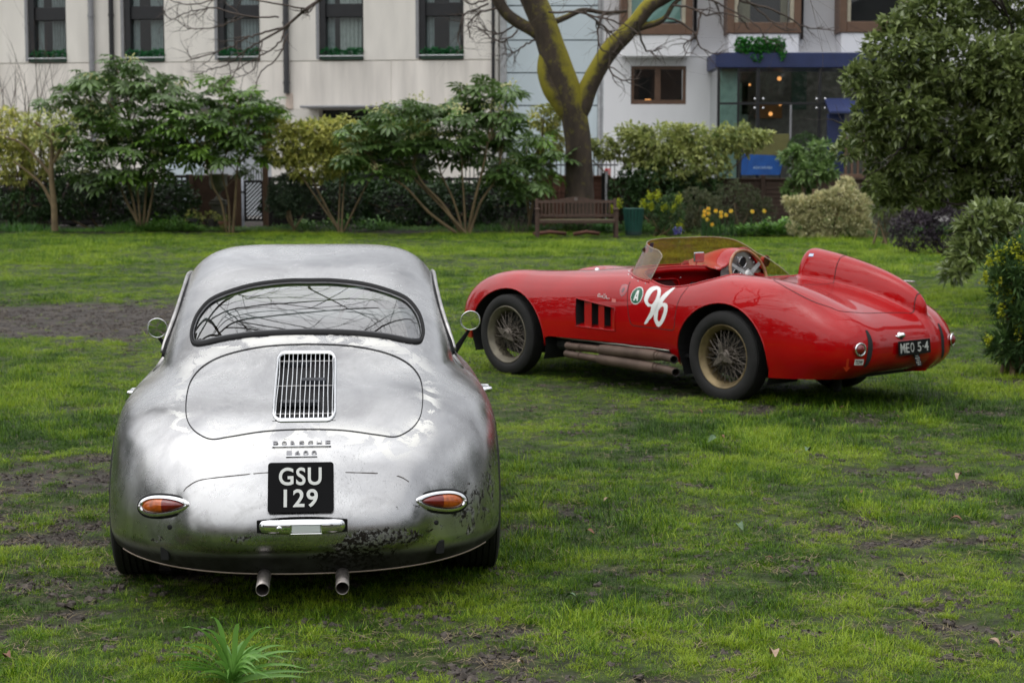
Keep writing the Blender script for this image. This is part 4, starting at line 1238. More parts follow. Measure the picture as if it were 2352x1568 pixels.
fatsia('tall dark fatsia with several brown stems, left of the garden gate', (328, 536), 45.5,
       heads([(160, 240, 320, 3), (178, 190, 400, 6), (205, 130, 410, 8), (235, 90, 420, 9), (265, 120, 420, 8), (295, 150, 410, 8), (325, 160, 400, 8), (355, 180, 400, 7), (388, 180, 390, 6), (412, 190, 300, 3)]),
       [(270, 330), (300, 300), (345, 310), (380, 330), (250, 380)], .37, .10, .26, 9)
fatsia('lighter green fatsia with two thin stems, in front of the lattice panel', (528, 530), 45.0,
       heads([(215, 460, 520, 2), (225, 540, 630, 3), (245, 420, 640, 6), (268, 430, 650, 7), (295, 370, 620, 8), (322, 360, 610, 8), (350, 390, 600, 6), (375, 430, 580, 4), (300, 380, 420, 2), (340, 370, 430, 2)]),
       [(485, 380), (520, 350), (560, 330)], .36, .45, .16, 9)
fatsia('spreading fatsia fanning low stems from one root in the middle of the border', (1070, 540), 44.4,
       heads([(195, 1080, 1140, 2), (225, 1050, 1200, 4), (252, 860, 1190, 9), (280, 810, 1190, 11), (308, 790, 1190, 12), (336, 800, 1190, 12), (366, 790, 1170, 11), (398, 830, 1010, 5), (398, 1110, 1200, 3), (432, 1150, 1230, 3)]),
       [(870, 395), (950, 380), (1000, 350), (1060, 340), (1120, 330), (1150, 370), (900, 340)], .37, .10, .36, 9)
fatsia('small fatsia sprawling between the middle shrub and the brown fence panel', (1215, 520), 46.0,
       heads([(320, 1200, 1260, 2), (345, 1170, 1290, 4), (375, 1170, 1260, 4), (405, 1170, 1240, 3), (440, 1180, 1235, 3)]), [(1230, 400), (1210, 380)], .38, .15, .0, 8)

AUCUBA = leaf_mat('spotted_leaf', (.06, .135, .022), (.74, .70, .19), .4, .25, .45)
AUCUBA_G = leaf_mat('spotted_green_leaf', (.055, .13, .022), (.58, .60, .20), .4, .25, .45)
def leafy(name, label, cat, Y, blobs_px, n, per, Ln, Wd, mt, group=None, droop=.2, shell=.5, stems=0, spread=.9, depth=.7, tintp=1.0, base_px=None, stem_mat=None, clump=.5):
    s = 4200 / Y
    bl = []
    u0 = base_px[0] if base_px else np.mean([b[0] for b in blobs_px])
    root_p = np.array([at(u0, 500, Y)[0], Y, 0.0])
    for (u, v, ru, rv) in blobs_px:
        c = at(u, v, Y) - root_p
        bl.append((c[0], rng.normal(0, .1), c[2], ru / s, max(ru, rv) / s * depth, rv / s))
    o = empty(name, root_p); tag(o, label, cat, group)
    C, D, L_, W_, T = whorls(bl, n, per, Ln, Wd, droop, shell, spread, clump)
    ok = C[:, 2] > .02
    leaf_cloud('foliage', C[ok], D[ok], L_[ok], W_[ok], mt, o, (T**tintp)[ok])
    if stems:
        st = MB()
        for k in range(stems):
            b_ = bl[k % len(bl)]
            e = np.array([b_[0] + rng.normal(0, b_[3] * .4), b_[1], b_[2] + rng.normal(0, b_[5] * .3)])
            st.tube(spline([(rng.normal(0, .12), rng.normal(0, .1), -.05), e * (.5, .5, .5) + rng.normal(0, .06, 3), e], 4, False), np.linspace(.030, .012, 9), 5, False)
        tag(st.build('stems', stem_mat or M_STEM, o, smooth=True), kind='stuff')
    return o

leafy('spotted_laurel', 'yellow and green spotted laurel at the left edge of the border', 'shrub', 47.2, [(30, 300, 70, 55), (80, 350, 70, 60), (20, 380, 60, 50)], 620, 6, .16, .06, AUCUBA, 'spotted laurels', .45, stems=6)
leafy('spotted_laurel', 'yellow spotted laurel left of the middle fatsia, before the stone wall', 'shrub', 45.0, [(645, 325, 40, 55), (700, 325, 55, 50), (770, 305, 80, 38), (720, 375, 70, 40), (800, 350, 60, 40), (880, 300, 70, 28), (950, 300, 50, 25)], 1500, 6, .16, .06, AUCUBA, 'spotted laurels', .45, stems=6, tintp=.8)
leafy('spotted_laurel', 'small spotted laurel clinging to the left side of the mossy trunk', 'shrub', 46.6, [(1255, 270, 42, 34), (1262, 330, 34, 40)], 260, 6, .15, .055, AUCUBA, 'spotted laurels', .5, stems=4)
leafy('spotted_laurel', 'broad pale spotted laurel in front of the white building', 'shrub', 47.0, [(1450, 325, 60, 45), (1520, 330, 80, 52), (1610, 325, 80, 45), (1690, 320, 60, 38), (1560, 375, 120, 50), (1340, 328, 36, 12), (1745, 312, 35, 16), (1390, 340, 30, 25)], 1750, 6, .16, .06, AUCUBA_G, 'spotted laurels', .45, shell=.3, stems=10)
DARKLEAF = leaf_mat('dark_evergreen_leaf', (.013, .034, .011), (.055, .115, .030), .4, .15, .4)
leafy('laurel_bush', 'dark green laurel thicket in front of the left trellis', 'shrub', 47.0, [(180, 430, 60, 70), (280, 450, 70, 70), (400, 470, 60, 55), (60, 470, 80, 40)], 1100, 6, .15, .06, DARKLEAF, None, .3, stems=4)
leafy('laurel_bush', 'dark green laurel thicket under the middle fatsia', 'shrub', 47.4, [(800, 450, 70, 60), (900, 470, 100, 60), (1040, 470, 90, 60), (1160, 470, 60, 60)], 1100, 6, .15, .06, DARKLEAF, None, .3, stems=4)
leafy('laurel_bush', 'dark bush between the grey post and the white building', 'shrub', 46.6, [(1440, 440, 45, 50), (1500, 430, 70, 50), (1600, 440, 60, 40)], 700, 6, .13, .05, DARKLEAF, None, .3)
leafy('ivy', 'dark ivy added behind the left black trellis to darken its gaps', 'ivy', 49.3, [(-330, 465, 80, 55), (-220, 465, 80, 55), (-110, 465, 80, 55), (-20, 460, 60, 60), (80, 465, 70, 55), (190, 465, 70, 55), (300, 465, 70, 55), (400, 470, 50, 50)], 2200, 5, .17, .11, DARKLEAF, None, .3, depth=.12, shell=.2)  # added leaf backing that turns the gaps of the trellis dark
leafy('ivy', 'dark ivy added behind the middle black trellis to darken its gaps', 'ivy', 49.3, [(660, 470, 60, 50), (760, 470, 70, 52), (880, 470, 80, 54), (1000, 470, 80, 54), (1110, 470, 80, 54), (1200, 470, 50, 50)], 1700, 5, .17, .11, DARKLEAF, None, .3, depth=.12, shell=.2)  # the same added dark backing for the middle trellis
leafy('round_bush', 'rounded grey green bush right of the garden gate', 'shrub', 45.6, [(668, 440, 50, 44), (650, 470, 40, 28), (695, 465, 34, 30)], 520, 8, .12, .035, leaf_mat('grey_green_leaf', (.03, .06, .03), (.15, .21, .12), .5, .2), None, .15, stems=4)
leafy('glossy_shrub', 'light green broad leaved shrub before the navy pillar', 'shrub', 45.8, [(1825, 365, 30, 26), (1885, 350, 28, 30), (1860, 395, 40, 22), (1818, 430, 18, 18), (1900, 385, 22, 20), (1850, 420, 24, 14)], 170, 7, .22, .095, leaf_mat('glossy_leaf', (.06, .14, .025), (.30, .42, .15), .35, .25, .5), None, .3, stems=5)
leafy('topiary_ball', 'clipped round topiary ball behind the broad leaved shrub', 'shrub', 55.0, [(1850, 345, 42, 40)], 900, 6, .05, .025, leaf_mat('box_leaf', (.03, .07, .02), (.12, .2, .07), .5, .2), None, .0, shell=.85)
leafy('sage_bush', 'olive grey bush left of the daffodils, beneath the brown fence', 'shrub', 44.2, [(1600, 480, 60, 50), (1570, 505, 50, 30)], 700, 7, .085, .018, leaf_mat('sage_leaf', (.05, .065, .03), (.17, .18, .09), .6, .15), 'olive grey bushes', -.2, spread=.7, stems=5)
leafy('sage_bush', 'larger olive grey bush behind the daffodils, beneath the brown fence', 'shrub', 44.8, [(1690, 470, 65, 55), (1740, 490, 45, 40), (1650, 500, 40, 30)], 900, 7, .085, .018, leaf_mat('sage_leaf_two', (.045, .06, .028), (.16, .18, .085), .6, .15), 'olive grey bushes', -.2, spread=.7, stems=5)
CREAM = leaf_mat('cream_edged_leaf', (.15, .20, .055), (.88, .80, .50), .5, .25)
leafy('variegated_bush', 'dense cream and pale yellow variegated bush on the lawn edge', 'shrub', 41.5, [(1900, 500, 60, 45), (1960, 490, 40, 50), (1840, 470, 40, 20), (1930, 450, 40, 26), (1890, 460, 30, 24), (1985, 525, 30, 30), (1835, 515, 28, 26), (1860, 495, 30, 30), (1815, 462, 18, 10), (1945, 425, 22, 16), (1990, 470, 22, 24), (1880, 545, 50, 18)], 2100, 8, .085, .030, CREAM, None, .0, shell=.35, tintp=.75, stems=4)
leafy('silvery_bush', 'tall silver grey bush between the cream bush and the rhododendron', 'shrub', 38.5, [(2035, 430, 40, 70), (2055, 500, 50, 50), (2000, 360, 20, 40)], 1400, 7, .07, .018, leaf_mat('silver_leaf', (.10, .12, .085), (.34, .35, .27), .6, .2), None, .1, stems=4)
leafy('purple_bush', 'dark purple leaved bush under the rhododendron', 'shrub', 34.5, [(2110, 530, 60, 50), (2180, 520, 70, 60), (2240, 530, 60, 50)], 1700, 6, .065, .028, leaf_mat('purple_leaf', (.020, .014, .022), (.10, .075, .10), .45, .15), None, .1, stems=3)
EUPH = leaf_mat('spurge_leaf', (.03, .075, .028), (.13, .23, .06), .5, .2)
def spurge(label, Y, blobs, n, fl, base):
    o = leafy('spurge_clump', label, 'plant', Y, blobs, n, 10, .10, .017, EUPH, 'spurge clumps', -.1, shell=.25, stems=8, spread=.8)
    s = 4200 / Y; off = np.array(o.location); C, D, = [], []
    for (u, v, r) in fl:
        c = at(u, v, Y - .2) - off
        for _ in range(80 if Y > 20 else 40):
            C.append(c + rng.normal(0, 1, 3) * np.array([r, r, r * 1.5]) / s * .5); D.append(rng.normal(0, 1, 3) + (0, 0, .4))
    leaf_cloud('flower_bracts', np.array(C), np.array(D), .055 * Y / 44 if Y > 20 else .03, .04 * Y / 44 if Y > 20 else .024, leaf_mat('yellow_bract', (.26, .34, .012), (.50, .52, .03), .5, .35), o)
spurge('spurge clump with yellow green flower heads beside the green litter bin', 43.2, [(1500, 500, 50, 40), (1535, 490, 40, 45)], 330, [(1478, 470, 7), (1492, 452, 7), (1510, 450, 8), (1495, 475, 7), (1558, 460, 9), (1545, 478, 7), (1527, 478, 6), (1562, 520, 8), (1420, 470, 9), (1405, 482, 6), (1712, 548, 6)], (1500, 540))
spurge('big spurge bush with yellow flowers at the right edge of the lawn', 14.6, [(2330, 640, 70, 90), (2370, 740, 90, 110), (2310, 790, 50, 50), (2400, 640, 90, 120)], 950, [(2300, 590, 14), (2330, 570, 16), (2275, 600, 10), (2345, 600, 14), (2290, 650, 12), (2320, 680, 12), (2262, 640, 9), (2300, 715, 10), (2340, 760, 10), (2270, 780, 8)], (2330, 850))

def build_rhododendron():
    Y = 23.0; s = 4200 / Y
    root_p = np.array([at(2520, 500, Y)[0], Y, 0.0])
    root = empty('rhododendron', root_p); tag(root, 'huge glossy rhododendron filling the right side above the lawn', 'tree')
    bl = []
    for (u, v, ru, rv, dy) in ((2330, -20, 150, 110, .8), (2140, 40, 90, 60, .3), (2080, 120, 100, 70, 0), (2000, 190, 60, 48, -.2), (2200, 150, 130, 80, 0), (2340, 170, 120, 90, -.3), (2080, 260, 90, 70, -.2), (1985, 315, 50, 40, -.1), (2200, 290, 130, 80, .3), (2340, 310, 120, 90, -.2), (2060, 370, 70, 60, .1), (2050, 430, 45, 42, .2), (2160, 410, 110, 60, .5), (2300, 420, 110, 60, .3), (2450, 200, 150, 260, .6), (2130, -60, 90, 60, .6), (1955, 165, 26, 20, -.3), (1945, 345, 26, 18, -.3), (1990, 255, 30, 24, -.3), (2010, 420, 26, 22, -.2), (2060, 60, 40, 26, 0), (2030, 470, 24, 20, 0), (2110, 455, 40, 26, .2)):
        c = at(u, v, Y + dy) - root_p; bl.append((c[0], c[1], c[2], ru / s, ru / s * .9, rv / s))
    mt = leaf_mat('rhododendron_leaf', (.030, .062, .014), (.34, .41, .14), .26, .22, .7)
    C, D, L_, W_, T = whorls(bl, 4500, 8, .125, .052, .12, .40, .95, .45)
    leaf_cloud('foliage', C, D, L_, W_, mt, root, T)
    # low bough hanging to the right
    bl2 = []
    for (u, v, ru, rv) in ((2290, 495, 70, 32), (2240, 530, 50, 34), (2215, 580, 34, 34), (2195, 622, 24, 22), (2330, 520, 60, 40)):
        c = at(u, v, Y - 3.0) - root_p; q = 4200 / (Y - 3); bl2.append((c[0], c[1], c[2], ru / q, .35, rv / q))
    C, D, L_, W_, T = whorls(bl2, 300, 8, .135, .045, .15, .25, .95, .45)
    leaf_cloud('hanging_foliage', C, D, L_, W_, mt, root, T)
    br = MB(); bark = mat('rhododendron_bark', (.035, .026, .022), .85, var=.3, bump=.4)
    trunk = np.array([(0.2, .3, -.1), (0.05, .2, .5), (-.1, 0, 1.0)])
    tm = MB(); tm.tube(spline([(0.2, .3, -.1), (0.05, .2, .5), (-.1, 0, 1.1), (-.2, 0, 1.9)], 5, False), np.linspace(.16, .10, 16), 10, False); tm.build('trunk', bark, root, smooth=True)
    for pts, w in (([(2480, 500), (2400, 470), (2320, 448), (2240, 400), (2170, 380), (2100, 330)], .10), ([(2460, 420), (2380, 330), (2320, 280), (2250, 230), (2160, 160)], .07), ([(2460, 480), (2380, 430), (2290, 440), (2200, 470), (2120, 440)], .05), ([(2440, 380), (2360, 200), (2330, 90), (2300, 0)], .07), ([(2460, 520), (2390, 500), (2300, 500), (2240, 545), (2205, 610)], .05), ([(2420, 350), (2250, 330), (2120, 290), (2020, 310)], .05), ([(2380, 260), (2220, 170), (2080, 120)], .045)):
        P = spline(np.array([at(u, v, Y + .5 - .4 * (i % 2)) for i, (u, v) in enumerate(pts)]) - root_p, 5, False)
        br.tube(P, np.linspace(w * .7, w * .2, len(P)), 7, False)
        for _ in range(5 if pts[-1][1] < 600 else 0):
            i = rng.integers(4, len(P) - 1); grow(br, P[i], unit(P[i] - P[i - 1]) + rng.normal(0, .5, 3), .8, w * .3, 1, .15, (0, 0, .1), (2, 3), .8, .6, 5)
    tag(br.build('branches', bark, root, smooth=True), kind='stuff')
build_rhododendron()

# thin bare shrubs and saplings
def bare_shrub(label, base, Y, stems, h_px, spread, cat='shrub', r0=.018, dep=2):
    s = 4200 / Y; b = at(base[0], base[1], Y); b[2] = 0
    o = empty('bare_shrub', b); tag(o, label, cat)
    m = MB()
    z0 = at(base[0], base[1], Y)[2]
    for k in range(stems):
        f = (k + .5) / stems * 2 - 1
        p = np.array([f * spread * .25 / s, rng.normal(0, .1), -.05]) if z0 < .3 else np.array([f * spread * .25 / s, 0, 0])
        L_ = h_px / s * rng.uniform(.7, 1.1)
        grow(m, p, (f * spread / h_px + rng.normal(0, .1), rng.normal(0, .15), 1), L_ * .62, r0, dep, .07, (0, 0, .35), (2, 4), .55, .55, 5, .4, None, 7)
    tag(m.build('twigs', mat('pale_twig', (.085, .06, .05), .85, var=.3), o, smooth=True), kind='stuff')
bare_shrub('thin bare shrub with many upright twigs at the far left', (70, 520), 48.0, 18, 480, 200, r0=.032)
bare_shrub('short bare twiggy stump left of the bench', (1185, 525), 44.6, 14, 60, 60, r0=.012, dep=1)

def build_left_sapling():
    Y = 45.0; b = at(126, 525, Y); b[2] = 0
    o = empty('young_tree', b); tag(o, 'slim forked young tree at the left end of the border', 'tree')
    t = MB(); t.tube(spline(px_path([(126, 530), (124, 470), (119, 420), (118, 380), (120, 340), (122, 300)], Y) - b, 5, False), np.linspace(.085, .04, 26), 9, False); t.build('trunk', M_STEM, o, smooth=True)
    l = MB()
    for pts in ([(124, 478), (100, 430), (70, 400), (30, 370)], [(119, 405), (90, 370), (50, 330), (10, 315)], [(119, 380), (140, 340), (160, 300)], [(121, 330), (100, 300), (80, 280)]):
        l.tube(spline(px_path(pts, Y) - b, 5, False), np.linspace(.05, .018, 16), 6, False)
    l.build('limbs', M_STEM, o, smooth=True)
    C, D, L_, W_, T = whorls([(*(at(150, 300, Y) - b), .7, .6, .5), (*(at(90, 290, Y) - b), .6, .6, .45)], 120, 5, .16, .06, .4)
    leaf_cloud('foliage', C, D, L_, W_, AUCUBA_G, o, T)
build_left_sapling()

# hedge and houses behind the photographer, seen only as reflections
def build_behind():
    o = empty('garden_hedge', (0, -22, 0)); tag(o, 'long evergreen hedge behind the photographer', 'hedge')
    bl = [(x, rng.normal(0, .4), 1.1, 1.7, 1.0, 1.2 + .6 * rng.random()) for x in np.arange(-34, 35, 2.4)]
    C, D, L_, W_, T = whorls(bl, 5200, 5, .30, .16, .1)
    leaf_cloud('foliage', C, D, L_, W_, DARKLEAF, o, T)
    core = MB()
    for b in bl: core.rbox((b[0], 0, .9), (2.3, 1.0, 1.7), .3)
    core.build('core', mat('hedge_core', (.01, .02, .008), .9), o)
    for x, w, h, cl in ((-24, 16, 11, (.22, .12, .085)), (-6, 18, 13, (.40, .37, .32)), (14, 18, 11, (.25, .14, .10)), (32, 15, 14, (.42, .40, .36))):
        hs = empty('terraced_house', (x, -46, 0)); tag(hs, {-24: 'red brick terraced house far behind the photographer, leftmost', -6: 'pale stuccoed terraced house far behind the photographer', 14: 'brown brick terraced house far behind the photographer', 32: 'cream terraced house far behind the photographer, rightmost'}[x], 'house')
        q = MB(); q.box((0, -4, h / 2), (w - .05, 8, h)); q.build('wall', mat('house_wall', cl, .85, var=.12), hs)
        q = MB(); q.prism([(-w / 2, 0), (w / 2, 0), (0, 2.6)], (1, 0, 0), (0, 0, 1), (0, -1, 0), (0, 0, h + .01), 8); q.build('roof', mat('slate', (.06, .065, .075), .6), hs)
        for i in range(4):
            for j in range(3):
                q = MB(); q.rbox((-w / 2 + w * (i + .5) / 4, .04, 2 + j * h / 3.4), (1.1, .1, 1.9), .02); q.build('window', M_DARKFRAME, hs)
build_behind()

def evergreen(x, y, r, h, label, g=None):
    o = empty('evergreen_tree', (x, y, 0)); tag(o, label, 'tree', g)
    t = MB(); t.tube([(0, 0, -.1), (.05, 0, h * .4), (0, .05, h * .8)], [.22, .17, .06], 8, False); t.build('trunk', M_STEM, o, smooth=True)
    bl = [(rng.normal(0, r * .3), rng.normal(0, r * .3), h * (.25 + .5 * k / 5), r * (1 - .10 * k) * .8, r * (1 - .10 * k) * .8, h * .22) for k in range(6)]
    C, D, L_, W_, T = whorls(bl, 900, 5, .34, .17, .1); leaf_cloud('crown', C, D, L_, W_, DARKLEAF, o, T)
LEFT_ROW = ['second nearest', 'third', 'fourth', 'fifth and tallest', 'farthest', 'nearest, behind the photographer,']
RIGHT_ROW = ['second nearest', 'third', 'farthest', 'nearest, behind the photographer,']
for i, (x, y, r, h) in enumerate(((-13, 4, 3, 7), (-14.5, 10, 3.2, 8), (-15, 17, 3, 7), (-15.5, 25, 3.2, 8.5), (-16.5, 34, 3, 8), (-12, -4, 3, 7))):
    evergreen(x, y, r, h, f'dark evergreen tree left of the lawn, {LEFT_ROW[i]} of its row', 'evergreen trees left of the lawn')
for i, (x, y, r, h) in enumerate(((12.5, 3, 3, 7), (13, 9, 3.2, 8), (14.5, 17, 3, 8), (12, -5, 3, 7))):
    evergreen(x, y, r, h, f'dark evergreen tree right of the lawn, {RIGHT_ROW[i]} of its row', 'evergreen trees right of the lawn')
# ------------------------------------------------------------------ silver coupe: shape of the body shell
# local frame: x right, y forward from the tail, z up
S_YAW = R(5.1)
S_LOC = (-0.770, 6.65, 0.0)
s_wx = pch([0.0, .12, .165, .2, .3, .4, .5, .6, .7, .8, 1.3], [.71, .762, .792, .812, .822, .819, .810, .802, .792, .785, .785])
s_yr = pch([0.0, .10, .165, .2, .235, .255, .35, .45, .54, .61, .68, .75, .82, 1.3], [.22, .13, .070, .046, .020, .002, .004, .026, .068, .118, .185, .28, .40, 1.2])
s_yf = pch([0.0, .165, .3, .5, .65, .75, .83, 1.3], [3.45, 3.62, 3.72, 3.70, 3.6, 3.45, 3.25, 2.4])
s_zt = pch([-.3, 0, .05, .12, .2, .3, .6, .85, 1.0, 1.25, 1.5, 1.75, 2.1, 2.3, 2.5, 2.8, 3.0, 3.3, 3.6, 3.9],
           [.16, .43, .485, .56, .614, .664, .80, .903, .963, 1.058, 1.146, 1.228, 1.292, 1.288, 1.225, .975, .875, .80, .64, .42])
s_W = pch([-.3, 0, .2, .4, .6, .85, 1.1, 1.5, 2.0, 2.5, 2.8, 3.2, 3.6, 3.9], [.30, .42, .49, .55, .595, .635, .655, .665, .665, .66, .65, .56, .44, .3])

def silver_field(x, y, z):
    ax = np.abs(x)
    rear = np.maximum(1.85 - y, 0) / (1.85 - s_yr(z))
    front = np.maximum(y - 1.85, 0) / (s_yf(z) - 1.85)
    S = (ax / s_wx(z))**3.2 + rear**5.0 + front**2.6 + (np.maximum(z - .33, 0) / .52)**6
    tub = (S**(1 / 3.0) - 1) * .75
    h = np.maximum(s_zt(y) - .25, .05)
    Cc = (ax / s_W(y))**5.6 + (np.maximum(z - .25, 0) / h)**4 + (np.maximum(.12 - y, 0) / .15)**4 + (np.maximum(.36 - z, 0) / .11)**4
    cab = (Cc**(1 / 3.6) - 1) * .62
    return smin(tub, cab, 0.085)
# ------------------------------------------------------------------ silver coupe
def surf_y(Fn, x, z, y0=-.4, y1=1.8, n=900):
    """first point of the shell met when looking forward along +y"""
    x, z = np.atleast_1d(np.asarray(x, float)), np.atleast_1d(np.asarray(z, float))
    ys = np.linspace(y0, y1, n)
    f = Fn(x[:, None] + 0 * ys, ys[None, :] + 0 * x[:, None], z[:, None] + 0 * ys)
    k = np.argmax(f < 0, axis=1); k = np.maximum(k, 1)
    r = np.arange(len(x)); a, b = f[r, k - 1], f[r, k]
    return ys[k - 1] + (ys[k] - ys[k - 1]) * a / (a - b)

def frame_at(Fn, p):
    """surface frame: normal, horizontal tangent, up tangent"""
    n = normals(Fn, np.array([p], float))[0]
    a = unit(np.cross((0, 0, 1), n)) ; b = np.cross(n, a)
    return n, a, b

def place2d(V, o, a, b, n):
    V = np.asarray(V, float)
    return np.array(o) + V[:, :1] * a + V[:, 1:2] * b + V[:, 2:3] * n

def fit_text(body, w, h, ext, bold=0.0, spacing=1.0, shear=0.0):
    V, F = text_mesh(body, 1.0, 0.01, spacing, bold, shear)
    lo, hi = V.min(0), V.max(0)
    V = (V - (lo + hi) / 2) / np.maximum(hi - lo, 1e-9) * np.array([w, h, ext])
    V[:, 2] += ext / 2
    return V, F

def decal(name, M, uv, poly, off, mt, parent, Fn, times=3, holes=()):
    U = uv(M[0])
    lo, hi = np.min(poly, 0) - .05, np.max(poly, 0) + .05
    sel = ((U[M[2]] > lo).all(2) & (U[M[2]] < hi).all(2)).all(1)
    Pm = refine(M, sel, times, Fn)
    g = psd(uv(Pm[0]), poly)
    for hpoly in holes: g = np.maximum(g, -psd(uv(Pm[0]), hpoly))
    A, _ = split(Pm, g)
    return mk(name, A[0] + A[1] * off, A[2], mt, parent, A[1])

def mat_bare_metal():
    m = bpy.data.materials.new('bare_brushed_metal')
    N, L, P = nodes_of(m)
    tc = N.new('ShaderNodeTexCoord'); ob = tc.outputs['Object']
    def noise(sc, det=5, vec=ob, rough=.6, dist=0.0):
        n = N.new('ShaderNodeTexNoise'); n.inputs['Scale'].default_value = sc; n.inputs['Detail'].default_value = det
        n.inputs['Roughness'].default_value = rough; n.inputs['Distortion'].default_value = dist
        L.new(vec, n.inputs['Vector']); return n.outputs['Fac']
    def rng_(src, a, b, c, d):
        r = N.new('ShaderNodeMapRange'); r.inputs['From Min'].default_value, r.inputs['From Max'].default_value = a, b
        r.inputs['To Min'].default_value, r.inputs['To Max'].default_value = c, d
        L.new(src, r.inputs['Value']); return r.outputs['Result']
    def op(o, a, b):
        n = N.new('ShaderNodeMath'); n.operation = o
        for i, s in enumerate((a, b)):
            if isinstance(s, (int, float)): n.inputs[i].default_value = s
            else: L.new(s, n.inputs[i])
        n.use_clamp = o in ('MULTIPLY', 'ADD', 'SUBTRACT'); return n.outputs[0]
    def attr(nm):
        a = N.new('ShaderNodeAttribute'); a.attribute_name = nm; return a.outputs['Fac']
    def mixc(f, c1, c2):
        x = N.new('ShaderNodeMix'); x.data_type = 'RGBA'
        for k, c in (('A', c1), ('B', c2)):
            if isinstance(c, tuple): x.inputs[k].default_value = (*c, 1)
            else: L.new(c, x.inputs[k])
        L.new(f, x.inputs['Factor']); return x.outputs['Result']
    mp = N.new('ShaderNodeMapping'); mp.inputs['Scale'].default_value = (60, 9, 14); mp.inputs['Rotation'].default_value = (0.4, 0.3, 0.6)
    L.new(ob, mp.inputs['Vector'])
    scr = noise(6, 4, mp.outputs['Vector'], .75)
    big = noise(3.2, 6, dist=.6)
    fine = noise(26, 6)
    base = mixc(rng_(big, .35, .68, 0, 1), (.37, .37, .375), (.58, .58, .575))
    base = mixc(op('MULTIPLY', op('MULTIPLY', rng_(noise(4.5, 9, rough=.7, dist=1.5), .50, .72, 0, 1), attr('stain')), .8), base, (.16, .155, .15))
    base = mixc(op('MULTIPLY', rng_(fine, .45, .75, 0, 1), .14), base, (.50, .49, .48))
    # body filler left unpainted
    fil = op('MULTIPLY', op('MULTIPLY', attr('filler'), .95), rng_(noise(9, 6, dist=1.0), .47, .53, 0, 1))
    base = mixc(fil, base, (.80, .79, .735))
    # dark scratches
    sc = op('MULTIPLY', rng_(scr, .585, .66, 0, 1), rng_(noise(5, 3), .42, .62, 0, 1))
    sc = op('MULTIPLY', sc, op('ADD', attr('scratch'), 0.2))
    # corrosion: pitted dark spots in ragged clumps
    v = N.new('ShaderNodeTexVoronoi'); v.inputs['Scale'].default_value = 75; L.new(ob, v.inputs['Vector'])
    clump = noise(13, 8, rough=.75, dist=1.2)
    gm = op('MULTIPLY', op('GREATER_THAN', op('ADD', clump, op('MULTIPLY', attr('grime'), .36)), .68), rng_(noise(60, 5), .40, .52, .15, 1))
    soot_shade = op('MULTIPLY', attr('soot_shade'), rng_(noise(7, 6), .3, .6, .8, 1))  # road soot plus the shade below the tail crease, put into the colour
    dark = op('MAXIMUM', op('ADD', op('MULTIPLY', gm, 1.0), op('MULTIPLY', sc, .75)), soot_shade)
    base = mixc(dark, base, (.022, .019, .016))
    base = mixc(soot_shade, base, (.013, .012, .010))
    L.new(base, P.inputs['Base Color'])
    nonmetal = op('ADD', op('MULTIPLY', fil, .75), op('MULTIPLY', dark, 1.25))
    L.new(op('SUBTRACT', .5, op('MULTIPLY', dark, .42)), P.inputs['Specular IOR Level'])
    L.new(op('SUBTRACT', 1.0, nonmetal), P.inputs['Metallic'])
    ro = op('ADD', op('ADD', rng_(big, .3, .7, .15, .26), op('MULTIPLY', attr('stain'), .07)), op('MULTIPLY', nonmetal, .35))
    ro = op('ADD', ro, op('MULTIPLY', rng_(fine, .4, .7, 0, 1), .06))
    L.new(ro, P.inputs['Roughness'])
    P.inputs['Anisotropic'].default_value = 0.25
    bp = N.new('ShaderNodeBump'); bp.inputs['Strength'].default_value = .16; bp.inputs['Distance'].default_value = .006
    L.new(noise(5.5, 2), bp.inputs['Height'])
    b2 = N.new('ShaderNodeBump'); b2.inputs['Strength'].default_value = .12; b2.inputs['Distance'].default_value = .001
    L.new(scr, b2.inputs['Height']); L.new(bp.outputs['Normal'], b2.inputs['Normal'])
    L.new(b2.outputs['Normal'], P.inputs['Normal'])
    return m

M_BADGE = mat('shaded_chrome', (.20, .20, .21), .22, 1.0, var=.1)  # chrome darkened so the shadow on the letters is in their colour

M_ENGINE = mat('dark_engine_blue', (.03, .035, .045), .5, var=.5)

def sym(half):
    h = [tuple(p) for p in half]
    return np.array(h + [(-x, z) for x, z in h[::-1] if abs(x) > 1e-6])

LID = spline(sym([(0, .931), (.18, .924), (.32, .900), (.408, .865), (.455, .82), (.464, .775), (.452, .717), (.428, .683), (.392, .660), (.344, .646), (.28, .654), (.15, .671), (0, .676)]), 5)
REARWIN = spline(sym([(0, 1.158), (.12, 1.156), (.27, 1.138), (.412, 1.094), (.471, 1.040), (.491, .985), (.486, .943), (.455, .927), (.33, .950), (.18, .964), (0, .968)]), 5)
SIDEWIN = spline([(1.33, .835), (1.45, .965), (1.70, 1.085), (2.0, 1.140), (2.3, 1.135), (2.48, 1.07), (2.70, .885), (2.6, .858), (2.0, .838), (1.6, .826)], 5)
GRILLE = np.array([(x, .8035 + z) for x, z in rounded_rect(.236, .199, .03)])
xz = lambda P: P[:, [0, 2]]
yz = lambda P: P[:, [1, 2]]

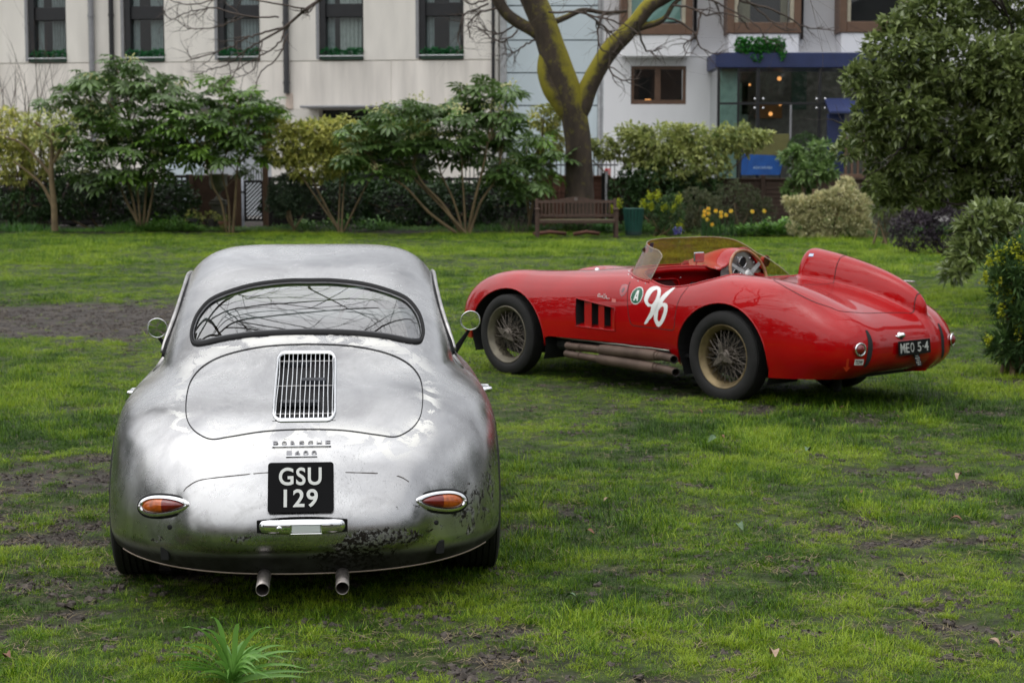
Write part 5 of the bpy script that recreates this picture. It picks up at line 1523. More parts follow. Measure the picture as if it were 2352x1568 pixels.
def body_attrs(P):
    x, y, z = P.T
    d = psd(P[:, [0, 2]], LID); rear = (y < 1.6)
    f = np.exp(-((d - .025) / .035)**2) * rear * (0.45 + .55 * np.clip((.74 - z) / .05, 0, 1) + .35 * (z > .92) + .4 * ((x > .38) & (z > .68) & (z < .78)))
    f = np.maximum(f, .5 * np.exp(-((x + .33) / .09)**2 - ((z - .675) / .03)**2) * (d < 0))
    f = np.maximum(f, .55 * np.exp(-((z - .945) / .02)**2) * (np.abs(x) < .4) * rear)
    def blob(cx, cz, rx, rz, k): return k * np.exp(-((x - cx) / rx)**2 - ((z - cz) / rz)**2) * (y < .8)
    g = blob(.20, .28, .09, .045, .95) + blob(.30, .315, .09, .03, .85) + blob(.16, .215, .16, .04, .95) + blob(-.22, .30, .06, .05, .7) + blob(.60, .36, .10, .12, .55) + blob(.42, .29, .06, .03, .7) + blob(-.55, .29, .05, .04, .45)
    g += blob(0, .165, .8, .02, .5) + blob(-.13, .585, .05, .03, .3) + blob(.73, .45, .06, .14, .35) + blob(.38, .42, .10, .05, .2)
    s = blob(0, .42, .35, .18, .8) + blob(0, .60, .25, .03, .9) + blob(-.3, .52, .18, .08, .4) + blob(.6, .5, .2, .2, .35) + .08
    st = np.clip((.62 - z) / .25, 0.1, 1) * .8 + .25 * (np.abs(x) > .55)
    return {'stain': ('POINT', 'FLOAT', np.clip(st, 0, 1)), 'filler': ('POINT', 'FLOAT', np.clip(f, 0, 1)), 'grime': ('POINT', 'FLOAT', np.clip(g, 0, 1)), 'scratch': ('POINT', 'FLOAT', np.clip(s, 0, 1)), 'soot_shade': ('POINT', 'FLOAT', np.clip((.250 - z) / .03, 0, 1) * .9 * (y < .7) * np.clip((.252 - z) / .004, .55, 1))}

def tail_light_outline(L_, H_, n=40):
    t = np.arange(n) * 2 * np.pi / n
    return np.stack([L_ / 2 * np.sign(np.cos(t)) * np.abs(np.cos(t))**.92, H_ / 2 * np.sin(t) * (1 + .30 * np.cos(t)) / 1.05], 1)

def loft_rings(rings):
    """rings: list of (n,3) arrays -> verts, faces (last ring closed with a fan)"""
    n = len(rings[0]); V = np.concatenate(rings); F = []
    for i in range(len(rings) - 1):
        for j in range(n):
            k = (j + 1) % n
            F.append((i * n + j, i * n + k, (i + 1) * n + k, (i + 1) * n + j))
    return V, F

def build_silver_car():
    Fn = silver_field
    root = empty('vintage_coupe', S_LOC, S_YAW)
    tag(root, 'bare silver metal vintage coupe with patina, seen from behind on the grass', 'car')
    metal = mat_bare_metal()
    M = skin(Fn, (-.95, -.2, .06), (.95, 3.9, 1.38), .019)
    P = M[0]
    # open underside, wheel arches
    M, _ = split(M, (.148 + .10 * P[:, 0]**2) - P[:, 2])
    for ya in (.85, 2.95):
        P = M[0]
        g = np.maximum(np.hypot(P[:, 1] - ya, P[:, 2] - .27) - .335, .58 - np.abs(P[:, 0]))
        _, M = split(M, g)
    full = M
    # rear window, windscreen, side windows
    rear_g = lambda Q: np.maximum(psd(Q[:, [0, 2]], REARWIN), (Q[:, 1] - 1.75))
    GW, M = split(M, rear_g(M[0]))
    ws_poly = spline(sym([(0, 1.235), (.3, 1.225), (.46, 1.18), (.54, 1.05), (.545, .985), (.5, .965), (.25, .955), (0, .95)]), 4)
    ws_g = lambda Q: np.maximum(psd(Q[:, [0, 2]], ws_poly), 2.3 - Q[:, 1])
    GF, M = split(M, ws_g(M[0]))
    side_g = lambda Q: np.maximum(psd(Q[:, [1, 2]], SIDEWIN), .4 - np.abs(Q[:, 0]))
    GS, M = split(M, side_g(M[0]))
    lid_g = lambda Q: np.maximum(psd(Q[:, [0, 2]], LID), Q[:, 1] - 1.3)
    LD, M = split(M, lid_g(M[0]))
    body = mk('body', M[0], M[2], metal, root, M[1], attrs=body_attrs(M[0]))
    cloth = mat('grey_headlining', (.16, .15, .14), .9, var=.1)
    inner = mk('headlining', M[0] - M[1] * .014, M[2][:, ::-1], cloth, root, -M[1])
    grille_g = lambda Q: np.where(Q[:, 1] < 1.3, psd(Q[:, [0, 2]], GRILLE), 1.0)
    _, LD2 = split(LD, grille_g(LD[0]))
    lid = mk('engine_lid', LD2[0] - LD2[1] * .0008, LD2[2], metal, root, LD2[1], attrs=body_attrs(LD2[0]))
    near = lambda g, d, MM: (np.abs(g(MM[0]))[MM[2]] < d).any(1)
    S = strip(full, lid_g, .0019, .0012, Fn, near(lid_g, .03, full), 3)
    mk('shut_line', S[0], S[2], M_BLACK, root, S[1])
    # door shut lines behind the side windows
    door = lambda Q: np.maximum(np.abs(Q[:, 1] - (1.52 + .10 * (Q[:, 2] - .3)**2)), np.maximum(.35 - np.abs(Q[:, 0]), np.maximum(Q[:, 2] - .84, .22 - Q[:, 2]))) - .003
    sel = (np.abs(full[0][:, 1] - 1.55)[full[2]] < .08).any(1) & (np.abs(full[0][:, 0])[full[2]] > .4).any(1)
    R_ = refine(full, sel, 2, Fn); A, _ = split(R_, door(R_[0]))
    mk('door_gap', A[0] + A[1] * .001, A[2], M_BLACK, root, A[1])
    # grille
    gf = band(full, grille_g, .0058, .008, Fn, near(grille_g, .04, full), 3)
    fr = mk('grille_frame', gf[0], gf[2], M_CHROME, lid)
    box = MB()
    zc = np.array([.70, .91]); yc = surf_y(Fn, [0, 0], zc)
    box.add([(-.12, yc[0] + .10, .70), (.12, yc[0] + .10, .70), (.12, yc[1] + .10, .905), (-.12, yc[1] + .10, .905)], [(0, 1, 2, 3)])
    for sx in (-.119, .119):
        box.add([(sx, yc[0] + .004, .70), (sx, yc[0] + .10, .70), (sx, yc[1] + .10, .905), (sx, yc[1] + .012, .905)], [(0, 1, 2, 3)])
    box.add([(-.12, yc[1] + .012, .904), (.12, yc[1] + .012, .904), (.12, yc[1] + .10, .904), (-.12, yc[1] + .10, .904)], [(0, 1, 2, 3)])
    box.add([(-.12, yc[0] + .006, .703), (.12, yc[0] + .006, .703), (.12, yc[0] + .10, .703), (-.12, yc[0] + .10, .703)], [(0, 1, 2, 3)])
    box.build('grille_recess', M_BLACK, lid)
    for k, (ex, ez, ew, eh) in enumerate(((-.04, .86, .12, .03), (.03, .80, .10, .05), (-.02, .745, .16, .03))):
        ey = surf_y(Fn, [ex], [ez])[0] + .07
        eng = MB(); eng.rbox((ex, ey, ez), (ew, .03, eh), .008); eng.build('engine_part', M_ENGINE, lid)
    zz = np.linspace(.706, .901, 9)
    for k in range(13):
        bx = -.108 + .018 * k
        wob = .0016 * np.sin(zz * 40 + k * 2.1) * rng.random()
        yy = surf_y(Fn, np.full(9, bx), zz)
        pts = np.stack([bx + wob, yy + .001, zz], 1)
        MB().tube(pts, .0024, 6).build('grille_bar', M_CHROME, lid, smooth=True)
    for z in (.722, .80, .874):
        xx = np.linspace(-.115, .115, 7); yy = surf_y(Fn, xx, np.full(7, z))
        MB().tube(np.stack([xx, yy + .007, np.full(7, z)], 1), .0026, 6).build('grille_rod', M_STEEL, lid, smooth=True)
    # glass and seals
    glass = thin_glass('car_glass', (.50, .56, .55), 1.7, gain=2.4)
    rw = mk('rear_window', GW[0] - GW[1] * .004, GW[2], glass, root, GW[1])
    bd = band(full, lambda Q: rear_g(Q) + .002, .0072, .010, Fn, near(rear_g, .05, full), 3)
    mk('window_seal', bd[0], bd[2], M_RUBBER, rw)
    bd = band(full, lambda Q: rear_g(Q) + .0115, .0015, .006, Fn, near(rear_g, .05, full), 3)
    mk('seal_trim', bd[0], bd[2], mat('grey_trim', (.12, .12, .125), .3, .5), rw)
    wsn = mk('windscreen', GF[0] - GF[1] * .004, GF[2], glass, root, GF[1])
    bd = band(full, ws_g, .013, .010, Fn, near(ws_g, .05, full), 2)
    mk('window_seal', bd[0], bd[2], M_RUBBER, wsn)
    for sg in (-1, 1):
        t = GS[2][(GS[0][GS[2]][:, :, 0] * sg > 0).all(1)]
        G1 = compact((GS[0], GS[1], t))
        sw = mk('side_window', G1[0] - G1[1] * .012, G1[2], glass, root, G1[1])
        keep = (full[0][full[2]][:, :, 0] * sg > 0).all(1)
        bd = band(full, side_g, .011, .012, Fn, near(side_g, .05, full) & keep, 2)
        mk('window_frame', bd[0], bd[2], M_RUBBER, sw)
        # drip rail standing off the roof edge
        rail = spline([(1.34, .86), (1.45, 1.0), (1.70, 1.125), (2.0, 1.182), (2.3, 1.178), (2.5, 1.11)], 6, False)
        pr = project(Fn, np.array([(sg * .63, y, z) for y, z in rail]), 8)
        nr = normals(Fn, pr); nr[:, 2] *= .3
        MB().tube(pr + nr * .013, .009, 8).build('drip_rail', M_STEEL, root, smooth=True)
        # leaf shaped foot of the rail
        p0 = project(Fn, np.array([(sg * .66, 1.33, .825)]), 8)[0]; n, a, b = frame_at(Fn, p0)
        lf = [(0, -.055), (.016, -.03), (.021, 0), (.014, .035), (0, .05), (-.014, .035), (-.021, 0), (-.016, -.03)]
        V, F = loft_rings([place2d([(q[0], q[1], .002) for q in lf], p0, a, b, n), place2d([(q[0] * .8, q[1] * .85, .012) for q in lf], p0, a, b, n)])
        F.append(tuple(range(8, 16)))
        mk('rail_end', V, F, M_STEEL, root)
    # cabin
    leather = mat('dark_leather', (.05, .035, .028), .5, var=.3)
    fl = MB(); fl.box((0, 1.95, .235), (1.26, 2.7, .02)); fl.build('floor_pan', M_BLACK, root)
    sh = MB(); sh.rbox((0, 1.05, .78), (1.05, .30, .02), .008); sh.rbox((0, 1.25, .60), (1.1, .05, .36), .02); sh.build('parcel_shelf', cloth, root)
    for sx in (-.30, .30):
        st = MB(); st.rbox((sx, 1.62, .70), (.44, .10, .50), .05, Matrix.Rotation(R(-12), 3, 'X')); st.rbox((sx, 1.86, .42), (.46, .5, .14), .05)
        st.build('seat', leather, root)
    ds = MB(); ds.rbox((0, 2.62, .86), (1.15, .12, .16), .04); ds.build('dashboard', mat('pale_dash', (.55, .56, .56), .35), root)
    sw_ = MB()
    a = np.linspace(0, 2 * np.pi, 25)
    sw_.tube(np.stack([.32 + .20 * np.cos(a), 2.38 + .05 * np.sin(a), .87 + .19 * np.sin(a)], 1), .012, 6, False)
    sw_.tube([(.12, 2.38, .87), (.52, 2.38, .87)], .008, 5)
    sw_.build('steering_wheel', mat('ivory_rim', (.62, .58, .48), .35), root, smooth=True)
    for sx in (-.34, .05):
        MB().tube([(sx, 2.76, 1.0), (sx + .14, 2.71, 1.04), (sx + .27, 2.70, 1.045)], .006, 5).build('wiper', M_CHROME, root, smooth=True)
    # tail lights
    amber = mat('amber_lens', (.42, .085, .008), .12, var=.35, scale=60, coat=.6)
    red = mat('red_lens', (.16, .008, .006), .1, var=.3, scale=40, coat=.6)
    for sg in (-1, 1):
        c = np.array([sg * .505, 0, .412]); c[1] = surf_y(Fn, [c[0]], [c[2]])[0]
        n = normals(Fn, c[None])[0]
        n = unit(n * np.array([.55, 1, .8]))
        a = unit(np.array([1, 0, 0]) * sg - n * n[0] * sg); b = np.cross(n, a) * sg
        # slight droop of the inner tip
        rot = R(3.0); a, b = a * math.cos(rot) - b * math.sin(rot) * 0, b
        o = c + n * .004
        tl = empty('tail_light', (0, 0, 0), 0, root)
        def ring(L_, H_, hh, dx=0): 
            q = tail_light_outline(L_, H_); q[:, 0] += dx
            return place2d(np.c_[q, np.full(len(q), hh)], o, a, b, n)
        V, F = loft_rings([ring(.232, .096, -.07), ring(.232, .096, .006), ring(.226, .091, .011), ring(.20, .07, .012)])
        smooth_by_angle(mk('gasket', V, F, M_RUBBER, tl), 40)
        V, F = loft_rings([ring(.216, .082, .0), ring(.216, .082, .014), ring(.210, .077, .022), ring(.200, .068, .026, .001), ring(.172, .057, .026, .006), ring(.164, .052, .020, .006)])
        smooth_by_angle(mk('chrome_rim', V, F, M_CHROME, tl), 60)
        # domed lens split into an amber outer and a red inner half
        rr = np.linspace(0, 1, 9); rings = [ring(max(.166 * math.sqrt(1 - q * q), 1e-4), max(.054 * math.sqrt(1 - q * q), 1e-4), .016 + .022 * q, .006) for q in rr]
        V, F = loft_rings(rings)
        cen = np.array([V[list(f)].mean(0) for f in F]); side = (cen - o) @ a
        mk('amber_lens', V, [f for f, s_ in zip(F, side) if s_ >= .006], amber, tl)
        mk('red_lens', V, [f for f, s_ in zip(F, side) if s_ < .006], red, tl)
        for dx in (-.094, .098):
            MB().lathe([(.006, 0), (.006, .004), (.003, .006), (.0005, .006)], 10, place2d([(dx, 0, .023)], o, a, b, n)[0], n).build('screw', M_STEEL, tl, smooth=True)
        # bolt hole below, its dark mouth shown by a raised black disc
        pz = .335; px = sg * .495
        py = surf_y(Fn, [px], [pz])[0]; nn = normals(Fn, np.array([[px, py, pz]]))[0]
        MB().lathe([(.009, -.004), (.009, .003), (.005, .006), (.0005, .006)], 12, (px, py, pz), nn).build('bolt_hole', M_BLACK, root, smooth=True)
    for bx, bz in ((-.515, .232), (.508, .240)):
        p = np.array([bx, surf_y(Fn, [bx], [bz])[0], bz]); n_ = unit(normals(Fn, p[None])[0] * (.5, 1, .15)); a_ = unit(np.cross((0, 0, 1), n_)); b_ = np.cross(n_, a_)
        q = MB(); q.rbox(p + n_ * .001, (.032, .052, .018), .002, np.stack([a_, b_, n_], 1)); q.build('bracket_slot', M_BLACK, root)
    # old crack in the paintless skin above the lights
    cr = spline([(-.44, .470), (-.425, .487), (-.37, .513), (-.22, .530), (-.12, .537), (.0, .538), (.12, .535), (.325, .522), (.40, .489), (.42, .470)], 6, False)
    def crack_g(Q):
        d = np.full(len(Q), 9.0)
        for i in range(len(cr) - 1):
            ab = cr[i + 1] - cr[i]; q = Q[:, [0, 2]] - cr[i]; t = np.clip(q @ ab / (ab @ ab), 0, 1)
            d = np.minimum(d, np.linalg.norm(q - t[:, None] * ab, axis=1))
        w = .0016 + .0016 * (fbm(Q[:, 0] * 40, Q[:, 2] * 40, 3) - .5)
        w = np.where(fbm(Q[:, 0] * 14 + 5, Q[:, 2] * 14, 2) > .56, -.001, w)
        return np.where(Q[:, 1] < .6, d - w, 1.0)
    sel = (crack_g(full[0])[full[2]] < .02).any(1)
    R_ = refine(full, sel, 3, Fn); A, _ = split(R_, crack_g(R_[0]))
    mk('crack', A[0] + A[1] * .0006, A[2], mat('crack_dirt', (.06, .05, .045), .8), root, A[1])
    # bead line where the lower valance tucks in
    # number plate with raised characters
    pt = np.array([-.008, surf_y(Fn, [-.008], [.571])[0], .571]); pb = np.array([-.008, surf_y(Fn, [-.008], [.385])[0], .385])
    b = unit(pt - pb); a = np.array([1., 0, 0]); n = np.cross(a, b)
    mid = (pt + pb) / 2 + n * .022
    pl = MB(); hp = .196
    pl.prism(rounded_rect(.242, hp, .012), a, b, n, mid - n * .004, .004)
    plate = pl.build('number_plate', mat('gloss_black', (.006, .006, .0065), .5, var=.2, spec=.06), root)
    for txt, w, h, off in (('GSU', .157, .070, .287), ('129', .125, .071, .725)):
        V, F = fit_text(txt, w, h, .003, .018, 1.1)
        V[:, 1] += hp * (.5 - off)
        mk('plate_character', place2d(V, mid - a * (.002 if txt == 'GSU' else 0), a, b, n), F, M_PLATE_SILVER, plate, smooth=False)
    pk = MB(); pk.box(mid - n * .013, (.18, .018, .12), np.stack([a, n, b], 1)); pk.build('plate_bracket', M_BLACK, plate)
    # block letter badge above the plate
    for txt, w, z, h in (('PORSCHE', .228, .630, .020), ('1600', .124, .598, .020)):
        x0 = -.006
        p = np.array([x0, surf_y(Fn, [x0], [z])[0], z]); n, a_, b_ = frame_at(Fn, p)
        a_ = np.array([1., 0, 0]); b_ = np.cross(n, a_); b_ = b_ if b_[2] > 0 else -b_
        k = len(txt)
        root_b = None
        for i, ch in enumerate(txt):
            V, F = fit_text(ch, .0195, h, .005, .0)
            V[:, 0] += (i - (k - 1) / 2) * w / k
            mk('badge_letter', place2d(V, p + n * .002, a_, b_, n), F, M_BADGE, root, smooth=False)
        br = MB(); br.box(p + n * .004 - b_ * (h / 2 + .003), (w - .008, .003, .005), np.stack([a_, b_, n], 1)); br.build('badge_bar', M_CHROME, root)
    # chromed plate lamp
    lz = .353; ly = surf_y(Fn, [-.003], [lz])[0]
    lamp = MB(); st = []
    for q in np.linspace(-1, 1, 25):
        hh = .033 * (1 - .30 * abs(q)**2.2) * (1 if abs(q) < .985 else .8); dd = .058 * (1 - .35 * abs(q)**2) * (1 if abs(q) < .985 else .6)
        t = np.linspace(-np.pi / 2, np.pi / 2, 13)
        ce, se = np.cos(t), np.sin(t)
        st.append(np.stack([np.full(13, -.003 + .160 * q), ly + .02 - dd * np.sign(ce) * np.abs(ce)**.6, lz + hh * np.sign(se) * np.abs(se)**.8], 1))
    V = np.concatenate(st); F = [(i * 13 + j, i * 13 + j + 1, (i + 1) * 13 + j + 1, (i + 1) * 13 + j) for i in range(24) for j in range(12)]
    F += [tuple(range(13)), tuple(24 * 13 + j for j in range(12, -1, -1))]
    lampo = mk('plate_lamp', V, F, M_CHROME, root); smooth_by_angle(lampo, 50)
    base = MB(); base.prism([(x * 1.035, z * 1.12) for x, z in zip(np.r_[np.linspace(-.16, .16, 13), np.linspace(.16, -.16, 13)], np.r_[-.0285 * (1 - .3 * np.abs(np.linspace(-1, 1, 13))**2.2), .0285 * (1 - .3 * np.abs(np.linspace(1, -1, 13))**2.2)])], (1, 0, 0), (0, 0, 1), (0, -1, 0), (-.003, ly + .03, lz), .036)
    base.build('lamp_gasket', M_RUBBER, lampo)
    ln = MB(); ln.rbox((.012, ly - .0405, lz - .004), (.105, .006, .031), .003); ln.build('lamp_lens', mat('frosted_lens', (.62, .66, .66), .18, var=.08, coat=.4), lampo)
    fr2 = MB()
    for (cx, cz, w, h) in ((.012, .0135, .116, .004), (.012, -.0215, .116, .004), (-.044, -.004, .004, .034), (.068, -.004, .004, .034)):
        fr2.rbox((cx, ly - .040, lz + cz), (w, .010, h), .0015)
    fr2.build('lens_frame', M_CHROME, lampo)
    MB().lathe([(.013, 0), (.011, .004), (.006, .006), (.001, .005)], 14, (-.085, ly - .030, lz - .006), (0, -1, -.2)).build('lamp_dimple', M_CHROME, lampo, smooth=True)
    # exhaust pipes
    pipe = mat('burnt_pipe', (.33, .30, .28), .42, .85, var=.3, scale=30, bump=.1)
    for ex in (-.148, .142):
        ax_ = unit((0, -1, -.10)); o = np.array([ex, .18, .160])
        MB().lathe([(.025, 0), (.025, .13), (.0265, .135), (.0265, .14), (.025, .145), (.025, .275), (.0228, .276), (.0223, .27), (.0223, .02), (.001, .02)], 24, o, ax_).build('exhaust_pipe', pipe, root, smooth=True)
    tx = MB(); tx.lathe([(.001, -.33), (.07, -.32), (.08, -.28), (.08, .28), (.07, .32), (.001, .33)], 18, (0, .40, .25), (1, 0, 0)); tx.build('silencer', M_BLACK, root, smooth=True)
    # rolled lower edge
    xs = np.linspace(-.70, .70, 41); zs = .150 + .10 * xs**2; ys = surf_y(Fn, xs, zs + .003)
    MB().tube(np.stack([xs, ys + .002, zs], 1), .0035, 6).build('lower_bead', mat('worn_edge', (.34, .27, .22), .6, .4), root, smooth=True)
    # mirrors and door handles
    for sg, mz in ((1, .872), (-1, .845)):
        mx_, my_ = sg * .800, 2.72
        mr = empty('wing_mirror', (0, 0, 0), 0, root)
        d = unit((.06 * sg, -1, -.08))
        c = np.array([mx_, my_, mz])
        MB().lathe([(.001, -.045), (.02, -.042), (.038, -.030), (.0485, -.010), (.052, 0), (.0525, .004), (.050, .007), (.046, .004)], 32, c, d).build('mirror_shell', M_CHROME, mr, smooth=True)
        MB().lathe([(.0465, .003), (.0001, .004)], 32, c, d).build('mirror_glass', mat('mirror', (.85, .87, .86), .02, 1.0, var=0), mr, smooth=True)
        foot = project(Fn, np.array([[mx_ * .97, my_ + .02, mz - .11]]), 8)[0]
        MB().tube([foot - (0, 0, .01), foot + (0, 0, .012), c + d * -.02 - (0, 0, .045), c + d * -.02 - (0, 0, .02)], [.022, .018, .008, .008], 10).build('mirror_stem', M_RUBBER, mr, smooth=True)
        hy, hz = 1.66, .665
        hp_ = project(Fn, np.array([[sg * .83, hy, hz]]), 8)[0]
        hm = MB(); hm.tube([hp_ + (sg * -.005, -.05, 0), hp_ + (sg * .032, -.052, .003), hp_ + (sg * .036, 0, 0), hp_ + (sg * .034, .08, 0), hp_ + (sg * -.005, .085, 0)], [.011, .012, .010, .010, .012], 8)
        hm.lathe([(.016, 0), (.016, .012), (.012, .016), (.001, .016)], 14, hp_ + (0, -.05, -.002), (sg, 0, 0))
        hm.build('door_handle', M_CHROME, root, smooth=True)
    # wheels
    for sx in (-1, 1):
        for wy in (.85, 2.95):
            w = empty('wheel', (0, 0, 0), 0, root)
            prof = [(.205, -.078), (.235, -.084), (.275, -.084), (.302, -.076), (.311, -.068)]
            for q in (-.050, -.025, 0, .025, .050):
                prof += [(.314, q - .009), (.3145, q + .009), (.307, q + .0105), (.307, q + .0145)]
            prof += [(.311, .068), (.302, .076), (.275, .084), (.235, .084), (.205, .078)]
            MB().lathe(prof, 48, (sx * .695, wy, .312), (1, 0, 0)).build('tyre', M_TYRE, w, smooth=False)
            MB().lathe([(.206, -.07), (.19, -.065), (.185, .02), (.10, .04 * 1), (.001, .045)], 32, (sx * .695, wy, .312), (sx, 0, 0)).build('rim', M_STEEL, w, smooth=True)
            well = MB()
            t = np.linspace(-.1 * np.pi, 1.1 * np.pi, 20)
            for i in range(19):
                y0_, z0_, y1_, z1_ = wy + .34 * math.cos(t[i]), .27 + .34 * math.sin(t[i]), wy + .34 * math.cos(t[i + 1]), .27 + .34 * math.sin(t[i + 1])
                well.add([(sx * .63, y0_, z0_), (sx * .63, y1_, z1_), (sx * .57, y1_, z1_), (sx * .57, y0_, z0_)], [(0, 1, 2, 3)])
            well.build('wheel_well', M_BLACK, root)
    return root

SILVER = build_silver_car()
# ------------------------------------------------------------------ red racing car: shape of the body shell
# local frame: x right, y forward from the rear axle, z up
C_YAW = R(41.9)
C_LOC = (2.012, 13.39, 0.0)
c_W = pch([-1.2, -.9, -.5, 0, .4, .8, 1.4, 2.0, 2.6, 3.1], [.675, .700, .695, .69, .695, .70, .70, .685, .63, .5])
c_zt = pch([-1.3, -1.08, -.85, -.5, -.1, .2, .6, .9, 1.2, 1.6, 2.0, 2.5, 3.1], [.54, .63, .70, .79, .845, .86, .875, .905, .895, .855, .82, .76, .64])
c_zb = pch([-1.3, -1.08, -.8, -.5, 0, .4, 1.8, 2.4, 3.1], [.22, .21, .20, .19, .19, .19, .20, .22, .28])

def fender(x, y, z, cx, cy, cz, ax, az, yf, yr, e=2.3):
    dy = np.where(y > cy, (y - cy) / yf, (cy - y) / yr)
    S = (np.abs(np.abs(x) - cx) / ax)**e + (np.abs(z - cz) / az)**e + np.abs(dy)**e
    return (S**(1 / e) - 1) * .26

def red_field(x, y, z):
    ax = np.abs(x)
    zt, zb = c_zt(y), c_zb(y)
    zc, hz = (zt + zb) / 2, (zt - zb) / 2
    S = (ax / c_W(y))**4 + (np.abs(z - zc) / hz)**2.7 + (np.maximum(-y, 0) / 1.115)**6 + (np.maximum(y - 1.6, 0) / 1.45)**3
    hull = (S**(1 / 2.6) - 1) * .42
    rear = fender(x, y, z, .475, .0, .40, .258, .478, .56, .93)
    front = fender(x, y, z, .465, 2.22, .40, .262, .432, .80, 1.75)
    f = smin(hull, rear, .12)
    f = smin(f, front, .09)
    # head fairing behind the driver
    t = np.clip(.05 - y, -.3, 1.3)
    hz_ = .80 - .14 * np.clip(t, 0, 1.2)
    H = (np.abs(x - .30) / (.165 - .04 * np.clip(t, 0, 1)))**2.3 + (np.maximum(z - hz_, 0) / .272)**2.3 + np.where(y > -.03, np.abs(y + .03) / .10, (-.03 - y) / .99)**2
    head = (H**(1 / 2.2) - 1) * .17
    return smin(f, head, .035)
# ------------------------------------------------------------------ red racing car
def surf_z(Fn, x, y, z1=1.3, z0=.25, n=900):
    x, y = np.atleast_1d(np.asarray(x, float)), np.atleast_1d(np.asarray(y, float))
    zs = np.linspace(z1, z0, n)
    f = Fn(x[:, None] + 0 * zs, y[:, None] + 0 * zs, zs[None, :] + 0 * x[:, None])
    k = np.maximum(np.argmax(f < 0, axis=1), 1); r = np.arange(len(x)); a, b = f[r, k - 1], f[r, k]
    return zs[k - 1] + (zs[k] - zs[k - 1]) * a / (a - b)

def surf_x(Fn, y, z, sg, n=700):
    """outermost point of the shell on side sg"""
    y, z = np.atleast_1d(np.asarray(y, float)), np.atleast_1d(np.asarray(z, float))
    xs = np.linspace(.95, .2, n)
    f = Fn(sg * xs[None, :] + 0 * y[:, None], y[:, None] + 0 * xs, z[:, None] + 0 * xs)
    k = np.maximum(np.argmax(f < 0, axis=1), 1); r = np.arange(len(y)); a, b = f[r, k - 1], f[r, k]
    return sg * (xs[k - 1] + (xs[k] - xs[k - 1]) * a / (a - b))

def surf_yr(Fn, x, z):
    return surf_y(Fn, x, z, -1.4, 0, 700)

def on_side(Fn, P2, sg, off=.002):
    """lay flat shapes (y, z) on the flank"""
    P2 = np.asarray(P2, float)
    x = surf_x(Fn, P2[:, 0], P2[:, 1], sg)
    p = np.stack([x, P2[:, 0], P2[:, 1]], 1)
    return p + normals(Fn, p) * off

NINE = [(0.779, 0.678), (0.781, 0.707), (0.777, 0.746), (0.762, 0.769), (0.731, 0.78), (0.692, 0.778), (0.662, 0.762), (0.642, 0.736), (0.632, 0.686), (0.639, 0.64), (0.658, 0.593), (0.686, 0.557), (0.717, 0.529), (0.725, 0.514), (0.756, 0.501), (0.754, 0.518), (0.725, 0.561), (0.705, 0.596), (0.7, 0.634), (0.729, 0.632), (0.757, 0.651)]
NINE_H = [(0.741, 0.675), (0.738, 0.697), (0.726, 0.732), (0.709, 0.752), (0.688, 0.756), (0.672, 0.729), (0.671, 0.69), (0.694, 0.654), (0.723, 0.656)]
SIX = [(0.53, 0.786), (0.54, 0.755), (0.566, 0.717), (0.585, 0.688), (0.595, 0.668), (0.57, 0.669), (0.542, 0.657), (0.532, 0.629), (0.538, 0.589), (0.557, 0.548), (0.584, 0.511), (0.613, 0.492), (0.637, 0.499), (0.66, 0.535), (0.667, 0.57), (0.662, 0.604), (0.649, 0.64), (0.632, 0.692), (0.617, 0.722), (0.585, 0.754), (0.552, 0.778)]
SIX_H = [(0.627, 0.572), (0.629, 0.543), (0.613, 0.53), (0.596, 0.545), (0.579, 0.581), (0.569, 0.616), (0.579, 0.641), (0.602, 0.636), (0.623, 0.607)]
DECK = spline([(-.46, -.27), (-.53, -.38), (-.565, -.55), (-.56, -.70), (-.52, -.80), (-.45, -.885), (-.2, -.905), (.1, -.93), (.3, -.955), (.45, -.90), (.54, -.75), (.56, -.55), (.5, -.35), (.3, -.30), (0, -.33), (-.3, -.29)], 5)
COCKPIT = spline([(-.44, .985), (-.55, .90), (-.605, .72), (-.61, .50), (-.595, .30), (-.53, .14), (-.3, .09), (.1, .08), (.42, .09), (.56, .18), (.60, .40), (.60, .60), (.55, .72), (.33, .76), (.1, .82), (-.15, .92)], 5)

